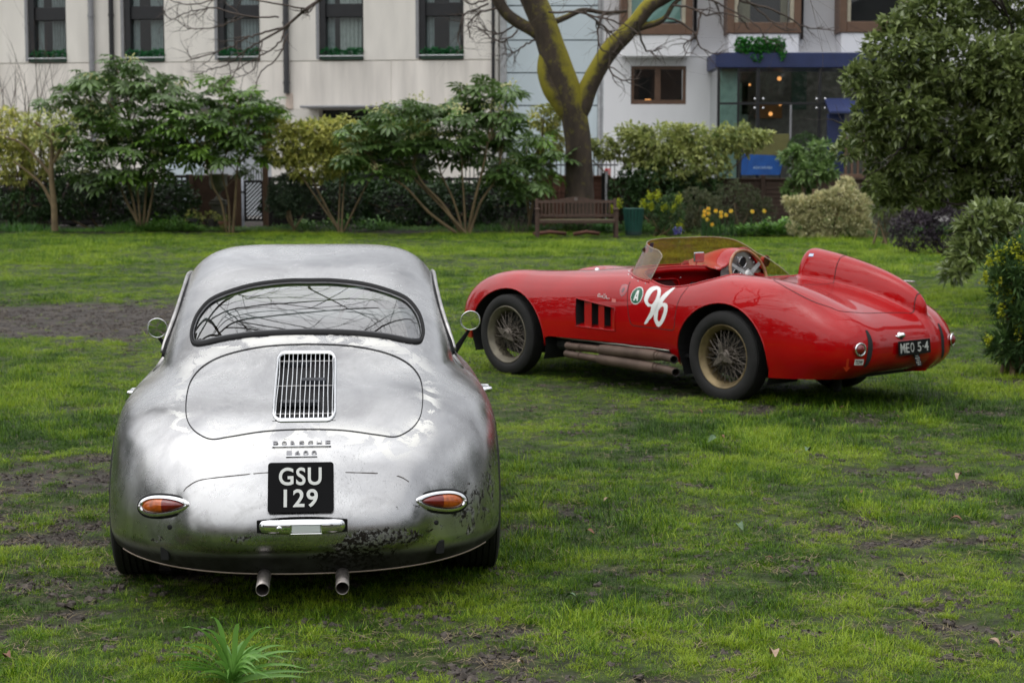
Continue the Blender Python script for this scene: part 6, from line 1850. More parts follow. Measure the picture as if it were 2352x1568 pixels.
def racing_wheel(car, sx, wy, front, rim_mat, spoke_mat, tag_=None):
    w = empty('wheel', (0, 0, 0), 0, car)
    c = np.array([sx * .625, wy, .318]); ax = np.array([sx, 0, 0.])
    Rt = .326 if not front else .322
    hw = .082 if not front else .074
    prof = [(.226, -hw * .72), (.236, -hw * .92), (.262, -hw * 1.03), (.290, -hw * 1.0), (Rt - .014, -hw * .90), (Rt - .004, -hw * .80)]
    for q in (-.6, -.36, -.12, .12, .36, .6):
        prof += [(Rt, (q - .09) * hw), (Rt, (q + .08) * hw), (Rt - .006, (q + .10) * hw), (Rt - .006, (q + .14) * hw)]
    prof += [(Rt - .004, hw * .80), (Rt - .014, hw * .90), (.290, hw * 1.0), (.262, hw * 1.03), (.236, hw * .92), (.226, hw * .72)]
    smooth_by_angle(MB().lathe(prof, 64, c, ax).build('tyre', M_TYRE, w), 50)
    rp = [(.196, -.066), (.226, -.066), (.232, -.060), (.228, -.052), (.205, -.040), (.193, -.02), (.193, .02), (.205, .040), (.222, .052), (.224, .058), (.229, .062), (.231, .066), (.226, .069), (.219, .066), (.212, .055), (.196, .040), (.187, .02), (.187, -.02), (.196, -.066)]
    smooth_by_angle(MB().lathe(rp, 64, c, ax).build('rim', rim_mat, w), 40)
    sp = MB(); hub_o, hub_i = .040, -.045
    for k in range(36):
        a0 = 2 * np.pi * k / 36; sgn = 1 if k % 2 else -1
        a1 = a0 + sgn * .42
        p0 = c + ax * .046 + .052 * np.array([0, math.cos(a0), math.sin(a0)])
        p1 = c + ax * (.028 if k % 4 < 2 else .002) + .192 * np.array([0, math.cos(a1), math.sin(a1)])
        sp.tube([p0, p1], .0028, 4, False)
        a2 = a0 - sgn * .55
        p0 = c - ax * .02 + .064 * np.array([0, math.cos(a0 + .08), math.sin(a0 + .08)])
        p1 = c + ax * (-.012 if k % 4 < 2 else .012) + .192 * np.array([0, math.cos(a2), math.sin(a2)])
        sp.tube([p0, p1], .0028, 4, False)
    tag(sp.build('spokes', spoke_mat, w), kind='stuff')
    smooth_by_angle(MB().lathe([(.066, -.05), (.066, -.02), (.055, -.01), (.050, .035), (.052, .05), (.046, .056), (.043, .058), (.043, .068), (.038, .074), (.024, .078), (.022, .071), (.001, .070)], 32, c, ax).build('hub', spoke_mat, w), 35)
    ears = 2 if front else 3
    sp2 = MB()
    for k in range(ears):
        a0 = R(205 if front else 80) + k * 2 * np.pi / ears
        d = np.array([0, math.cos(a0), math.sin(a0)]); t = np.cross(ax, d)
        poly = [(.025, -.026), (.06, -.017), (.098, -.009), (.106, .0), (.098, .009), (.06, .017), (.025, .026)]
        base = c + ax * .062
        V0 = [base + d * p + t * q + ax * (.10 * max(0, p - .04)) for p, q in poly]
        V1 = [v + ax * (.014 if i in (0, 1, 5, 6) else .008) for i, v in enumerate(V0)]
        m = len(poly)
        sp2.add(V0 + V1, [tuple(range(m - 1, -1, -1)), tuple(range(m, 2 * m))] + [(i, (i + 1) % m, m + (i + 1) % m, m + i) for i in range(m)])
    sp2.build('spinner', spoke_mat, w)
    MB().lathe([(.001, -.03), (.15, -.03), (.15, -.075), (.165, -.08), (.165, -.12), (.001, -.12)], 32, c, ax).build('brake_drum', mat('brake_iron', (.03, .028, .026), .7, .3, var=.3), w, smooth=False)
    return w

def red_paint():
    m = mat('racing_red', (.33, .0009, .0024), .35, var=.10, scale=1.6, col2=(.40, .0013, .0034))
    N, L, P = nodes_of(m)
    P.inputs['Coat Weight'].default_value = 1.0; P.inputs['Coat IOR'].default_value = 1.42
    P.inputs['Coat Roughness'].default_value = .022
    P.inputs['Specular IOR Level'].default_value = .05
    tc = N.new('ShaderNodeTexCoord')
    n1 = N.new('ShaderNodeTexNoise'); n1.inputs['Scale'].default_value = 4.0; n1.inputs['Detail'].default_value = 3
    L.new(tc.outputs['Object'], n1.inputs['Vector'])
    b = N.new('ShaderNodeBump'); b.inputs['Strength'].default_value = .09; b.inputs['Distance'].default_value = .006
    L.new(n1.outputs['Fac'], b.inputs['Height']); L.new(b.outputs['Normal'], P.inputs['Normal'])
    L.new(b.outputs['Normal'], P.inputs['Coat Normal'])
    return m

def build_red_car():
    Fn = red_field
    root = empty('racing_car', C_LOC, C_YAW)
    tag(root, 'red open racing car numbered 96 with wire wheels and a tall head fairing', 'car')
    red = red_paint()
    full = skin(Fn, (-.82, -1.25, .1), (.82, 3.2, 1.16), .019)
    M = full
    P = M[0]
    cut = pch([-1.4, -1.0, -.5, -.2, .40, .46, .50, 1.80, 1.95, 2.6, 3.3], [.255, .228, .207, .20, .19, .20, .325, .345, .25, .25, .28])
    inner_cut = np.where((np.abs(P[:, 0]) < .45) & (P[:, 1] > -.45), np.minimum(cut(P[:, 1]), .22), cut(P[:, 1]))
    M, _ = split(M, inner_cut - P[:, 2])
    arches = ((0.0, .30, .44, .402), (2.30, .30, .47, .392))
    arch_g = lambda Q, A: np.maximum(np.sqrt(((Q[:, 1] - A[0]) / A[2])**2 + ((Q[:, 2] - A[1]) / A[3])**2) * .4 - .4, .46 - np.abs(Q[:, 0]))
    for A in arches:
        _, M = split(M, arch_g(M[0], A))
    ck_g = lambda Q: np.maximum(psd(Q[:, :2], COCKPIT), .55 - Q[:, 2])
    _, M = split(M, ck_g(M[0]))
    VENT = np.array([(1.488, .656), (1.062, .604), (1.058, .432), (1.468, .444)])
    vent_g = lambda Q: np.maximum(psd(Q[:, [1, 2]], VENT) - .004, Q[:, 0] + .4)
    _, M = split(M, vent_g(M[0]))
    body = mk('body', M[0], M[2], red, root, M[1])
    inr = mat('inner_red', (.30, .006, .008), .5, var=.25)
    mk('inner_shell', M[0] - M[1] * .012, M[2][:, ::-1], inr, root, -M[1])
    near = lambda g, d, MM: (np.abs(g(MM[0]))[MM[2]] < d).any(1)
    # shut lines
    deck_g = lambda Q: np.maximum(psd(Q[:, :2], DECK), .55 - Q[:, 2])
    S = strip(full, deck_g, .0028, .0012, Fn, near(deck_g, .04, full), 3)
    mk('deck_lid_line', S[0], S[2], M_BLACK, root, S[1])
    dline = np.array([(.99, .80), (.955, .70), (.925, .58), (.905, .515), (.885, .492), (.85, .484), (.66, .479), (.49, .476), (.462, .482), (.449, .505), (.444, .60), (.43, .70), (.40, .79)])
    dline = spline(dline, 5, False)
    def line_g(line, w, ax_=(1, 2)):
        def g(Q):
            d = np.full(len(Q), 9.0)
            for i in range(len(line) - 1):
                ab = line[i + 1] - line[i]; q = Q[:, ax_] - line[i]; t = np.clip(q @ ab / (ab @ ab), 0, 1)
                d = np.minimum(d, np.linalg.norm(q - t[:, None] * ab, axis=1))
            return d - w
        return g
    dg = line_g(dline, .0026)
    sel = (dg(full[0])[full[2]] < .03).any(1) & (full[0][full[2]][:, :, 0] < -.4).all(1)
    R_ = refine(full, sel, 3, Fn); A_, _ = split(R_, dg(R_[0]))
    mk('door_line', A_[0] + A_[1] * .001, A_[2], M_BLACK, root, A_[1])
    # wheel wells
    for (ya, za, ry, rz) in arches:
        for sx in (-1, 1):
            t = np.linspace(-.12 * np.pi, 1.12 * np.pi, 28); wl = MB()
            ys, zs = ya + ry * 1.0 * np.cos(t), za + rz * 1.0 * np.sin(t)
            xo = np.abs(surf_x(Fn, ys, np.clip(zs, .2, None), sx)) - .004
            V = [(sx * xo[i], ys[i], zs[i]) for i in range(28)] + [(sx * .36, ys[i], zs[i]) for i in range(28)]
            F = [(i, i + 1, 29 + i, 28 + i) for i in range(27)] + [tuple(range(28, 56))]
            wl.add(V, F); wl.build('wheel_well', M_BLACK, root)
            # rolled arch lip
            lip = np.stack([sx * (xo + .001), ys, zs], 1)[2:-2]
            MB().tube(lip, .006, 6).build('arch_lip', red, root, smooth=True)
    # under body
    un = MB(); un.box((0, .9, .24), (.84, 3.6, .05)); un.rbox((0, 1.15, .28), (1.24, 1.35, .10), .03); un.rbox((-.3, -.62, .235), (.12, .5, .05), .02); un.rbox((-.30, -.72, .165), (.045, .05, .12), .01); un.build('chassis', M_BLACK, root)
    # side vents: recess and two slanting louvres
    vr = MB()
    c4 = on_side(Fn, VENT, -1, .0)
    ins = c4 + np.array([.10, 0, 0])
    vr.add(list(c4) + list(ins), [(4, 5, 6, 7), (0, 1, 5, 4), (1, 2, 6, 5), (2, 3, 7, 6), (3, 0, 4, 7)])
    vr.build('vent_recess', M_BLACK, root)
    for f0, f1 in ((.17, .40), (.53, .72), (.84, .99)):
        top0, top1 = VENT[0] + (VENT[1] - VENT[0]) * f0, VENT[0] + (VENT[1] - VENT[0]) * f1
        bot0, bot1 = VENT[3] + (VENT[2] - VENT[3]) * f0, VENT[3] + (VENT[2] - VENT[3]) * f1
        t0, t1, b0, b1 = on_side(Fn, [top0, top1, bot0, bot1], -1, 0)
        t0 = t0 + (.022, 0, 0); b0 = b0 + (.022, 0, 0); t1 = t1 + (.002, 0, 0); b1 = b1 + (.002, 0, 0)
        lv = MB(); d = np.array([.004, .0, 0])
        lv.add([t0, t1, b1, b0, t0 + d, t1 + d, b1 + d, b0 + d], [(0, 1, 2, 3), (7, 6, 5, 4), (0, 4, 5, 1), (1, 5, 6, 2), (2, 6, 7, 3), (3, 7, 4, 0)])
        lv.build('vent_louvre', red, root)
    lp = on_side(Fn, np.concatenate([np.linspace(VENT[i], VENT[(i + 1) % 4], 8)[:-1] for i in range(4)]), -1, .001)
    MB().tube(np.vstack([lp, lp[:1]]), .0045, 5, False).build('vent_edge', red, root, smooth=True)
    ledge = on_side(Fn, [VENT[3], VENT[2]], -1, 0); lg = MB()
    lg.add([ledge[0] + (.0, 0, .004), ledge[1] + (.0, 0, .004), ledge[1] + (.07, 0, .02), ledge[0] + (.07, 0, .02)], [(0, 1, 2, 3)]); lg.build('vent_ledge', red, root)
    # cockpit rim, dash, scuttle cowl
    rim = COCKPIT[::1]
    rz_ = surf_z(Fn, rim[:, 0], rim[:, 1])
    MB().tube(np.vstack([np.c_[rim, rz_ - .002], [[*rim[0], rz_[0] - .002]]]), .0085, 8, False).build('cockpit_rim', red, root, smooth=True)
    front = np.array([p for p in COCKPIT if p[1] > .62 or False])
    fx = np.linspace(-.55, .58, 40)
    order = COCKPIT[np.argsort(COCKPIT[:, 0])]
    upper = np.array([p for p in order if p[1] > .60])
    fy = np.interp(fx, upper[:, 0], upper[:, 1])
    fz = surf_z(Fn, fx, fy)
    V = np.vstack([np.c_[fx, fy - .004, fz - .004], np.c_[fx, fy - .03, fz - .035], np.c_[fx, fy + .03, fz - .055], np.c_[fx, fy + .045, np.full(40, .60)]])
    F = [(r * 40 + i, r * 40 + i + 1, (r + 1) * 40 + i + 1, (r + 1) * 40 + i) for r in range(3) for i in range(39)]
    mk('dashboard', V, F, red, root)
    dyz = lambda x, z: np.array([x, np.interp(x, fx, fy) + .036, z])
    def dash_piece(name, poly, cx, cz, mt, proud=.006):
        o = dyz(cx, cz); sl = (np.interp(cx + .05, fx, fy) - np.interp(cx - .05, fx, fy)) / .1
        a = unit((1, sl, 0)); n = unit((sl, -1, -.1)); m = MB(); m.prism(poly, a, (0, 0, 1), n, o - n * .004, proud + .004); return m.build(name, mt, root)
    dash_piece('glove_box', rounded_rect(.30, .105, .04), -.30, .745, mat('recess_red', (.07, .003, .004), .7))
    dash_piece('dash_slot', rounded_rect(.16, .045, .008), .03, .755, M_BLACK, .012)
    gl = rounded_rect(.32, .125, .045)
    g0 = MB(); pp = [dyz(-.30 + q[0], .745 + q[1]) + (0, -.012, 0) for q in gl]; g0.tube(pp + pp[:1], .008, 6, False); g0.build('glove_box_rim', red, root, smooth=True)
    for x, z in ((-.12, .815), (-.06, .755), (.12, .755), (-.30, .815)):
        MB().lathe([(.007, 0), (.006, .006), (.001, .008)], 10, dyz(x, z), (0, -1, 0)).build('dash_stud', M_CHROME, root, smooth=True)
    MB().lathe([(.02, 0), (.022, .02), (.016, .03), (.001, .031)], 14, dyz(.17, .76), (0, -1, .1)).build('dash_knob', M_RUBBER, root, smooth=True)
    tri = MB(); o = dyz(-.075, .700) + (0, -.012, 0); tri.prism([(-.022, .025), (.022, .025), (.002, -.028)], (1, 0, 0), (0, 0, 1), (0, -1, 0), o, .002); tri.build('triangle_sticker', mat('sticker_violet', (.25, .2, .5), .4), root)
    cx0 = .33
    hump = lambda x, k: .150 * k * np.exp(-np.abs((x - cx0) / .155)**2.6)
    ys = np.linspace(.70, 1.30, 16); xs = np.linspace(.04, .60, 36)
    XX, YY = np.meshgrid(xs, ys)
    base = surf_z(Fn, XX.ravel(), YY.ravel()).reshape(XX.shape)
    kk = np.clip(1 - ((YY - .70) / .60)**1.6, 0, 1)
    ZZ = np.maximum(base, base * 0 + .855) * 1.0 + hump(XX, 1) * kk + .002
    ZZ = np.where(hump(XX, 1) * kk < .003, base - .006 * (YY < .8), ZZ)
    V = np.stack([XX, YY, ZZ], -1).reshape(-1, 3)
    F = np.array([(r * 36 + i, r * 36 + i + 1, (r + 1) * 36 + i + 1, (r + 1) * 36 + i) for r in range(15) for i in range(35)])
    mk('scuttle_cowl', V, F, red, root)
    edge = np.stack([xs, np.full(36, .697), ZZ[0]], 1)
    MB().tube(edge, .011, 8).build('cowl_edge', red, root, smooth=True)
    ip = MB(); ipx = xs[3:-3]; top = ZZ[0][3:-3] - .008
    ip.add([(x, .715, z) for x, z in zip(ipx, top)] + [(x, .735, .70) for x in ipx], [(i, i + 1, len(ipx) + i + 1, len(ipx) + i) for i in range(len(ipx) - 1)])
    panel = ip.build('instrument_panel', mat('brushed_aluminium', (.55, .56, .57), .4, .7, var=.12, scale=30), root)
    for gx, gz, gr in ((.33, .925, .045), (.25, .845, .03), (.41, .845, .03), (.33, .83, .028)):
        MB().lathe([(gr, 0), (gr, .010), (gr * .88, .012), (gr * .86, .006)], 24, (gx, .716, gz), (0, -1, 0)).build('gauge_bezel', M_CHROME, panel, smooth=True)
        MB().lathe([(gr * .87, .007), (.0005, .007)], 24, (gx, .716, gz), (0, -1, 0)).build('gauge_face', M_BLACK, panel)
    for gx, gz in ((.18, .87), (.20, .92), (.47, .92), (.50, .87), (.27, .96), (.42, .955)):
        MB().lathe([(.009, 0), (.008, .012), (.001, .013)], 10, (gx, .718, gz), (0, -1, 0)).build('switch', M_CHROME, panel, smooth=True)
    # steering wheel
    wood = mat('varnished_wood', (.36, .14, .045), .28, var=.3, scale=18, coat=.6)
    stw = empty('steering_wheel', (0, 0, 0), 0, root)
    sc_, tilt = np.array([.225, .555, .835]), R(20)
    u_, v_ = np.array([1., 0, 0]), np.array([0, math.sin(tilt), math.cos(tilt)]); nn = np.cross(u_, v_)
    a = np.linspace(0, 2 * np.pi, 49)
    ringp = sc_ + .20 * (np.cos(a)[:, None] * u_ + np.sin(a)[:, None] * v_)
    MB().tube(ringp, .0125, 8, False).build('wooden_rim', wood, stw, smooth=True)
    spk = MB()
    for k in range(3):
        b_ = R(90 + 120 * k + 180); d = math.cos(b_) * u_ + math.sin(b_) * v_; t = np.cross(nn, d)
        spk.prism([(-.02, .03), (.02, .03), (.013, .197), (-.013, .197)], t, d, nn, sc_ - nn * .002 + nn * .0, .004)
    spk.build('spoke', M_STEEL, stw)
    MB().lathe([(.045, 0), (.045, .012), (.02, .02), (.001, .021)], 20, sc_, -nn if nn[1] > 0 else nn).build('boss', M_STEEL, stw, smooth=True)
    MB().tube([sc_, sc_ + (0, .25, -.06)], .014, 8).build('column', M_STEEL, stw, smooth=True)
    # seats
    hide = mat('black_seat_cloth', (.022, .02, .02), .8, var=.3)
    for sx in (-.30, .30):
        s = MB(); s.rbox((sx, .20, .58), (.42, .10, .42), .05, Matrix.Rotation(R(12), 3, 'X')); s.rbox((sx, .42, .36), (.42, .42, .12), .05); s.build('seat', hide, root)
    fl = MB(); fl.box((0, .5, .285), (1.22, 1.1, .02)); fl.build('floor_pan', M_BLACK, root)
    for sx in (-1, 1):
        dp = MB(); dp.box((sx * .635, .74, .52), (.01, .48, .42)); dp.build('door_liner', inr, root)
    # perspex screen, wrapped round
    path = spline([(-.600, .80), (-.575, .96), (-.49, 1.10), (-.30, 1.165), (0, 1.13), (.30, 1.05), (.50, .92), (.585, .76), (.61, .60), (.615, .48)], 6, False)
    n = len(path); bz = surf_z(Fn, path[:, 0], path[:, 1]); bz = np.maximum(bz, .84 - .02)
    sfrac = np.linspace(0, 1, n)
    hgt = .215 * np.clip(1 - np.clip((sfrac - .62) / .38, 0, 1)**1.7, .04, 1) * np.clip(.82 + sfrac * 3, 0, 1)
    inw = np.array([0.05, .45]) - path; inw /= np.linalg.norm(inw, axis=1)[:, None]
    rows = 8; V = []
    for r in range(rows):
        q = r / (rows - 1)
        lean = .11 * q * hgt / .215
        V.append(np.c_[path + inw * lean[:, None], bz + .003 + hgt * q])
    V = np.vstack(V); F = np.array([(r * n + i, r * n + i + 1, (r + 1) * n + i + 1, (r + 1) * n + i) for r in range(rows - 1) for i in range(n - 1)])
    persp = thin_glass('reflection_tint_perspex', (.72, .54, .33), 1.49, .02, dirt=.12, dirtcol=(.42, .26, .13))  # amber tint puts the brown reflection of the cockpit into the screen's colour
    wsn = mk('windscreen', V, F, persp, root)
    clear_edge = mat('perspex_edge', (.42, .36, .26), .25, var=.2)
    MB().tube(V[(rows - 1) * n:], .003, 5).build('screen_edge', clear_edge, wsn, smooth=True)
    MB().tube(V[[r * n for r in range(rows)]], .003, 5).build('screen_edge', clear_edge, wsn, smooth=True)
    fl_ = path - inw * .012
    MB().tube(np.c_[fl_, surf_z(Fn, fl_[:, 0], fl_[:, 1]) + .004], .006, 6).build('screen_strip', red, wsn, smooth=True)
    for i in range(1, 34, 3):
        q = path[i] - inw[i] * .028; zq = surf_z(Fn, [q[0]], [q[1]])[0]
        MB().lathe([(.006, -.002), (.005, .003), (.001, .005)], 8, (q[0], q[1], zq), normals(Fn, np.array([[q[0], q[1], zq]]))[0]).build('rivet', M_CHROME, wsn, smooth=True)
    def on_screen(i, q, du, dv, poly, name, mt, lift=-.004):
        """flat sticker on the inside of the screen at station i, height share q"""
        p = V[int(q * (rows - 1)) * n + i]; pu = unit(V[int(q * (rows - 1)) * n + i + 1] - p); pv = unit(V[(int(q * (rows - 1)) + 1) * n + i] - p); nn_ = unit(np.cross(pu, pv))
        nn_ = nn_ if nn_[1] < 0 else -nn_
        m = MB(); m.prism([(x * du, y * dv) for x, y in poly], pu, pv, nn_, p + nn_ * .003, .0015); return m.build(name, mt, wsn)
    st_blue = mat('sticker_blue', (.03, .09, .16), .4); st_pink = mat('sticker_pink', (.72, .34, .30), .5); st_or = mat('sticker_orange', (.6, .12, .03), .5)
    on_screen(13, .72, .09, .06, [(-.9, .6), (.2, .6), (1, -.7), (.4, -.7), (-.1, .2), (-.9, .1)], 'screen_sticker', st_blue)
    on_screen(15, .72, .06, .06, [(-.4, .7), (.3, .7), (1, -.7), (.4, -.7)], 'screen_sticker', st_or)
    on_screen(17, .72, .06, .06, [(-.6, .7), (.1, .7), (.9, -.7), (.3, -.7)], 'screen_sticker', st_blue)
    on_screen(26, .14, .035, .035, [(-.7, -1), (.5, -1), (1, 0), (.7, 1), (-.5, 1), (-1, 0)], 'screen_sticker', st_pink)
    # mirrors
    mr = empty('mirror', (0, 0, 0), 0, root)
    mc = np.array([.06, .92, .965])
    zb_ = surf_z(Fn, [.06], [.95])[0]
    MB().tube([(.06, .95, zb_ - .005), (.06, .94, zb_ + .03), mc + (0, .02, 0)], .006, 6).build('mirror_stalk', M_CHROME, mr, smooth=True)
    b = MB(); b.rbox(mc, (.115, .016, .078), .006); b.build('mirror_back', M_CHROME, mr)
    b = MB(); b.box(mc + (0, -.0095, 0), (.102, .002, .066)); b.build('mirror_glass', mat('dark_mirror', (.55, .57, .55), .03, 1.0, var=0), mr)
    m2 = empty('wing_mirror', (0, 0, 0), 0, root)
    c2 = np.array([.60, .70, .925])
    MB().lathe([(.001, .055), (.025, .05), (.040, .03), (.044, 0), (.045, -.004), (.041, -.004)], 24, c2, (-.1, 1, 0)).build('mirror_shell', red, m2, smooth=True)
    MB().lathe([(.041, -.003), (.0005, -.003)], 24, c2, (-.1, 1, 0)).build('mirror_glass', mat('old_mirror', (.35, .3, .27), .15, 1.0, var=.3, scale=40), m2)
    MB().tube([c2 + (.0, .02, -.035), (.63, .74, .82)], .008, 6).build('mirror_stalk', red, m2, smooth=True)
    # numbers and decals on the near door
    white = mat('number_white', (.82, .82, .80), .35, var=.04, coat=.3)
    left = compact((full[0], full[1], full[2][(full[0][full[2]][:, :, 0] < -.3).all(1)]))
    def near_dec(name, poly, off, mt, holes=(), times=3):
        return decal(name, left, yz, np.array(poly), off, mt, root, Fn, times, [np.array(h) for h in holes])
    near_dec('race_number', spline(NINE, 3), .0016, white, [spline(NINE_H, 3)], 4)
    near_dec('race_number', spline(SIX, 3), .0016, white, [spline(SIX_H, 3)], 4)
    t = np.linspace(0, 2 * np.pi, 40, endpoint=False)
    disc = lambda r: np.stack([.862 + r * .93 * np.cos(t), .706 + r * np.sin(t)], 1)
    near_dec('roundel_edge', disc(.064), .0014, white)
    rd = near_dec('roundel', disc(.058), .0022, mat('roundel_green', (.01, .11, .055), .35))
    near_dec('roundel_letter', [(.885, .668), (.872, .668), (.869, .684), (.855, .684), (.851, .668), (.838, .668), (.851, .744), (.871, .744)], .003, white, [[(.867, .698), (.857, .698), (.862, .728)]], 5)
    shp = np.array([(1.05, .775), (1.02, .782), (.985, .775), (.975, .735), (.99, .705), (1.012, .692), (1.035, .708), (1.052, .74)])
    near_dec('shield_badge', shp, .0013, mat('shield_grey', (.26, .09, .10), .35, coat=.5))
    cs = shp.mean(0); near_dec('shield_face', cs + (shp - cs) * .82, .002, mat('shield_red', (.42, .05, .055), .3, coat=.6))
    near_dec('shield_mark', [(cs[0] + .016 * math.cos(q), cs[1] + .02 * math.sin(q)) for q in t], .0028, mat('shield_dark', (.14, .05, .055), .35, coat=.5))
    # signature: a thin scribble
    sig = spline([(1.262, .692), (1.252, .676), (1.258, .700), (1.24, .694), (1.238, .676), (1.228, .684), (1.224, .675), (1.214, .688), (1.206, .672), (1.202, .698), (1.190, .700), (1.180, .682), (1.194, .668), (1.176, .672), (1.168, .690), (1.166, .668), (1.156, .674), (1.150, .664), (1.140, .672), (1.132, .664)], 5, False)
    sig3 = on_side(Fn, sig, -1, .0018)
    MB().tube(sig3, .0016, 4).build('signature', white, root)
    sq = near_dec('small_logo', [(1.105, .672), (1.066, .667), (1.060, .655), (1.066, .644), (1.105, .648)], .0014, mat('logo_pale_red', (.75, .22, .2), .4))
    # headrest flag
    hp_ = np.array([[.235, -.06, .975]]); hp_ = project(Fn, hp_, 10); nfl, afl, bfl = frame_at(Fn, hp_[0])
    for i, cl in enumerate(((.30, .50, .75), (.82, .82, .82), (.30, .50, .75))):
        m = MB(); m.prism([(-.018, -.0045), (.018, -.0045), (.018, .0045), (-.018, .0045)], afl, bfl, nfl, hp_[0] + bfl * (.009 - .009 * i) + nfl * .001, .0015); m.build('flag_stripe', mat('flag_cloth', cl, .5), root)
    # exhaust
    ex = mat('rusty_exhaust', (.075, .048, .036), .65, .4, var=.15, scale=5, col2=(.15, .105, .08))
    for k, (zf, zr, yr, xo) in enumerate(((.283, .280, .36, -.735), (.222, .190, .33, -.745))):
        P_ = [(-.60, 1.66, zf - .0), (xo + .03, 1.58, zf), (xo, 1.50, zf), (xo, 1.30, zf + (zr - zf) * .2), (xo, 1.20, zf + (zr - zf) * .3), (xo, 1.14, zf + (zr - zf) * .35), (xo, .66, zf + (zr - zf) * .85), (xo, .60, zf + (zr - zf) * .9), (xo - .004, .52, zr), (xo - .03, yr + .06, zr - .004), (xo - .055, yr + .02, zr - .006)]
        rr = [.026, .027, .028, .028, .028, .042, .042, .031, .031, .031, .031]
        Ps = spline(P_, 4, False); rs = np.interp(np.linspace(0, len(rr) - 1, len(Ps)), range(len(rr)), rr)
        pipe = MB().tube(Ps, rs, 14, False).build('exhaust_pipe', ex, root, smooth=True)
        MB().lathe([(.0305, 0), (.0305, .006), (.026, .006), (.026, -.08), (.001, -.08)], 18, Ps[-1], Ps[-1] - Ps[-2]).build('pipe_mouth', mat('sooty_mouth', (.03, .025, .022), .8), pipe)
        for yb in (1.40, .58):
            q = np.argmin(np.abs(Ps[:, 1] - yb)); MB().lathe([(rs[q] + .001, -.007), (rs[q] + .004, -.006), (rs[q] + .004, .006), (rs[q] + .001, .007)], 16, Ps[q], (0, 1, 0)).build('pipe_clamp', ex, pipe)
    MB().tube([(-.69, y, .337 - .012 * (1.7 - y) + .002 * math.sin(y * 20)) for y in np.linspace(1.72, .52, 14)], .006, 6).build('sill_bead', mat('sill_metal', (.32, .33, .28), .35, .7), root, smooth=True)
    # tail: lamps, slots, plate, strap
    redlens = mat('ruby_lens', (.17, .006, .006), .15, var=.2, coat=.7)
    for sg in (-1, 1):
        p = np.array([sg * .525, 0, .438]); p[1] = surf_yr(Fn, [p[0]], [p[2]])[0]; nrm = normals(Fn, p[None])[0]; nrm = unit(nrm * np.array([.5, 1, .6]))
        tl = empty('tail_light', (0, 0, 0), 0, root)
        MB().lathe([(.044, -.03), (.044, .008), (.047, .011), (.047, .017), (.043, .022), (.036, .020), (.034, .014)], 28, p, nrm).build('chrome_rim', M_CHROME, tl, smooth=True)
        MB().lathe([(.036, .013), (.033, .022), (.022, .031), (.010, .035), (.0005, .0355)], 24, p, nrm).build('lens', redlens, tl, smooth=True)
        zz = np.linspace(.315, .560, 13); xs_ = -.425 - (.56 - zz) * .15 if sg < 0 else .372 + .25 * (zz - .45)**2 * 8
        w = .021 * np.clip(np.sin((zz - .308) / .258 * np.pi), 0, 1)**.3
        poly = np.r_[np.c_[xs_ - w, zz], np.c_[xs_ + w, zz][::-1]]
        tailm = compact((full[0], full[1], full[2][(full[0][full[2]][:, :, 1] < -.6).all(1)]))
        decal('tail_slot', tailm, xz, poly, .0015, M_BLACK, root, Fn, 3)
    # number plate
    mid = np.array([.008, 0, .424]); mid[1] = surf_yr(Fn, [.008], [.424])[0] - .022
    a, b, n_ = np.array([1., 0, 0]), unit((0, .10, 1)), unit((0, -1, .10))
    pl = MB(); pl.prism(rounded_rect(.365, .098, .006), a, b, n_, mid - n_ * .004, .005); plate = pl.build('number_plate', mat('plate_black', (.008, .008, .008), .45, spec=.1), root)
    pf = mat('plate_grey', (.50, .51, .48), .4, .2)
    for ch, cx, w in (('M', -.138, .052), ('E', -.083, .036), ('O', -.030, .040), ('5', .052, .040), ('4', .133, .046)):
        V_, F_ = fit_text(ch, w, .066, .0025, .012); V_[:, 0] += cx
        mk('plate_character', place2d(V_, mid + n_ * .001, a, b, n_), F_, pf, plate, smooth=False)
    for cx in (-.106, .093):
        MB().lathe([(.006, 0), (.005, .004), (.0005, .005)], 10, mid + a * cx + n_ * .001, n_).build('plate_bolt', pf, plate)
    bk = MB(); bk.rbox(mid - n_ * .016, (.26, .022, .07), .004); bk.build('plate_bracket', M_BLACK, plate)
    # reflector strap under the plate
    so = mid - b * .085 - n_ * .006 + a * .03; sb = unit((0, .35, 1)); sn = unit((0, -1, .35))
    stp = MB(); stp.prism(rounded_rect(.062, .10, .005), a, sb, sn, so, .003); strap = stp.build('perforated_strap', M_RUBBER, root)
    for r in range(6):
        for c in range(2 + (r % 2)):
            MB().lathe([(.005, .0032), (.0042, .0042), (.0003, .0042)], 8, so + a * (-.018 + .018 * c + (.009 if r % 2 == 0 else 0)) + sb * (-.038 + .015 * r), sn).build('strap_stud', pf, strap)
    # plate bulb
    p = np.array([-.10, 0, .505]); p[1] = surf_yr(Fn, [p[0]], [p[2]])[0]
    MB().lathe([(.028, -.01), (.028, .004), (.020, .010), (.018, .022), (.0155, .030), (.006, .036), (.0005, .036)], 20, p, (0, -1, .35)).build('plate_bulb', M_CHROME, root, smooth=True)
    MB().tube([p + (-.03, -.01, -.01), p + (-.05, .004, .004)], .006, 6).build('bulb_arm', M_CHROME, root, smooth=True)
    # tow label and arrow
    tp = np.array([-.520, 0, .352]); tp[1] = surf_yr(Fn, [tp[0]], [tp[2]])[0]; n0, a0, b0 = frame_at(Fn, tp)
    m = MB(); m.prism(rounded_rect(.066, .042, .003), a0, b0, n0, tp + n0 * .002, .001); tow = m.build('tow_label', white, root)
    V_, F_ = fit_text('TOW', .054, .028, .001, .02); mk('tow_lettering', place2d(V_, tp + n0 * .003, a0, b0, n0), F_, M_BLACK, tow, smooth=False)
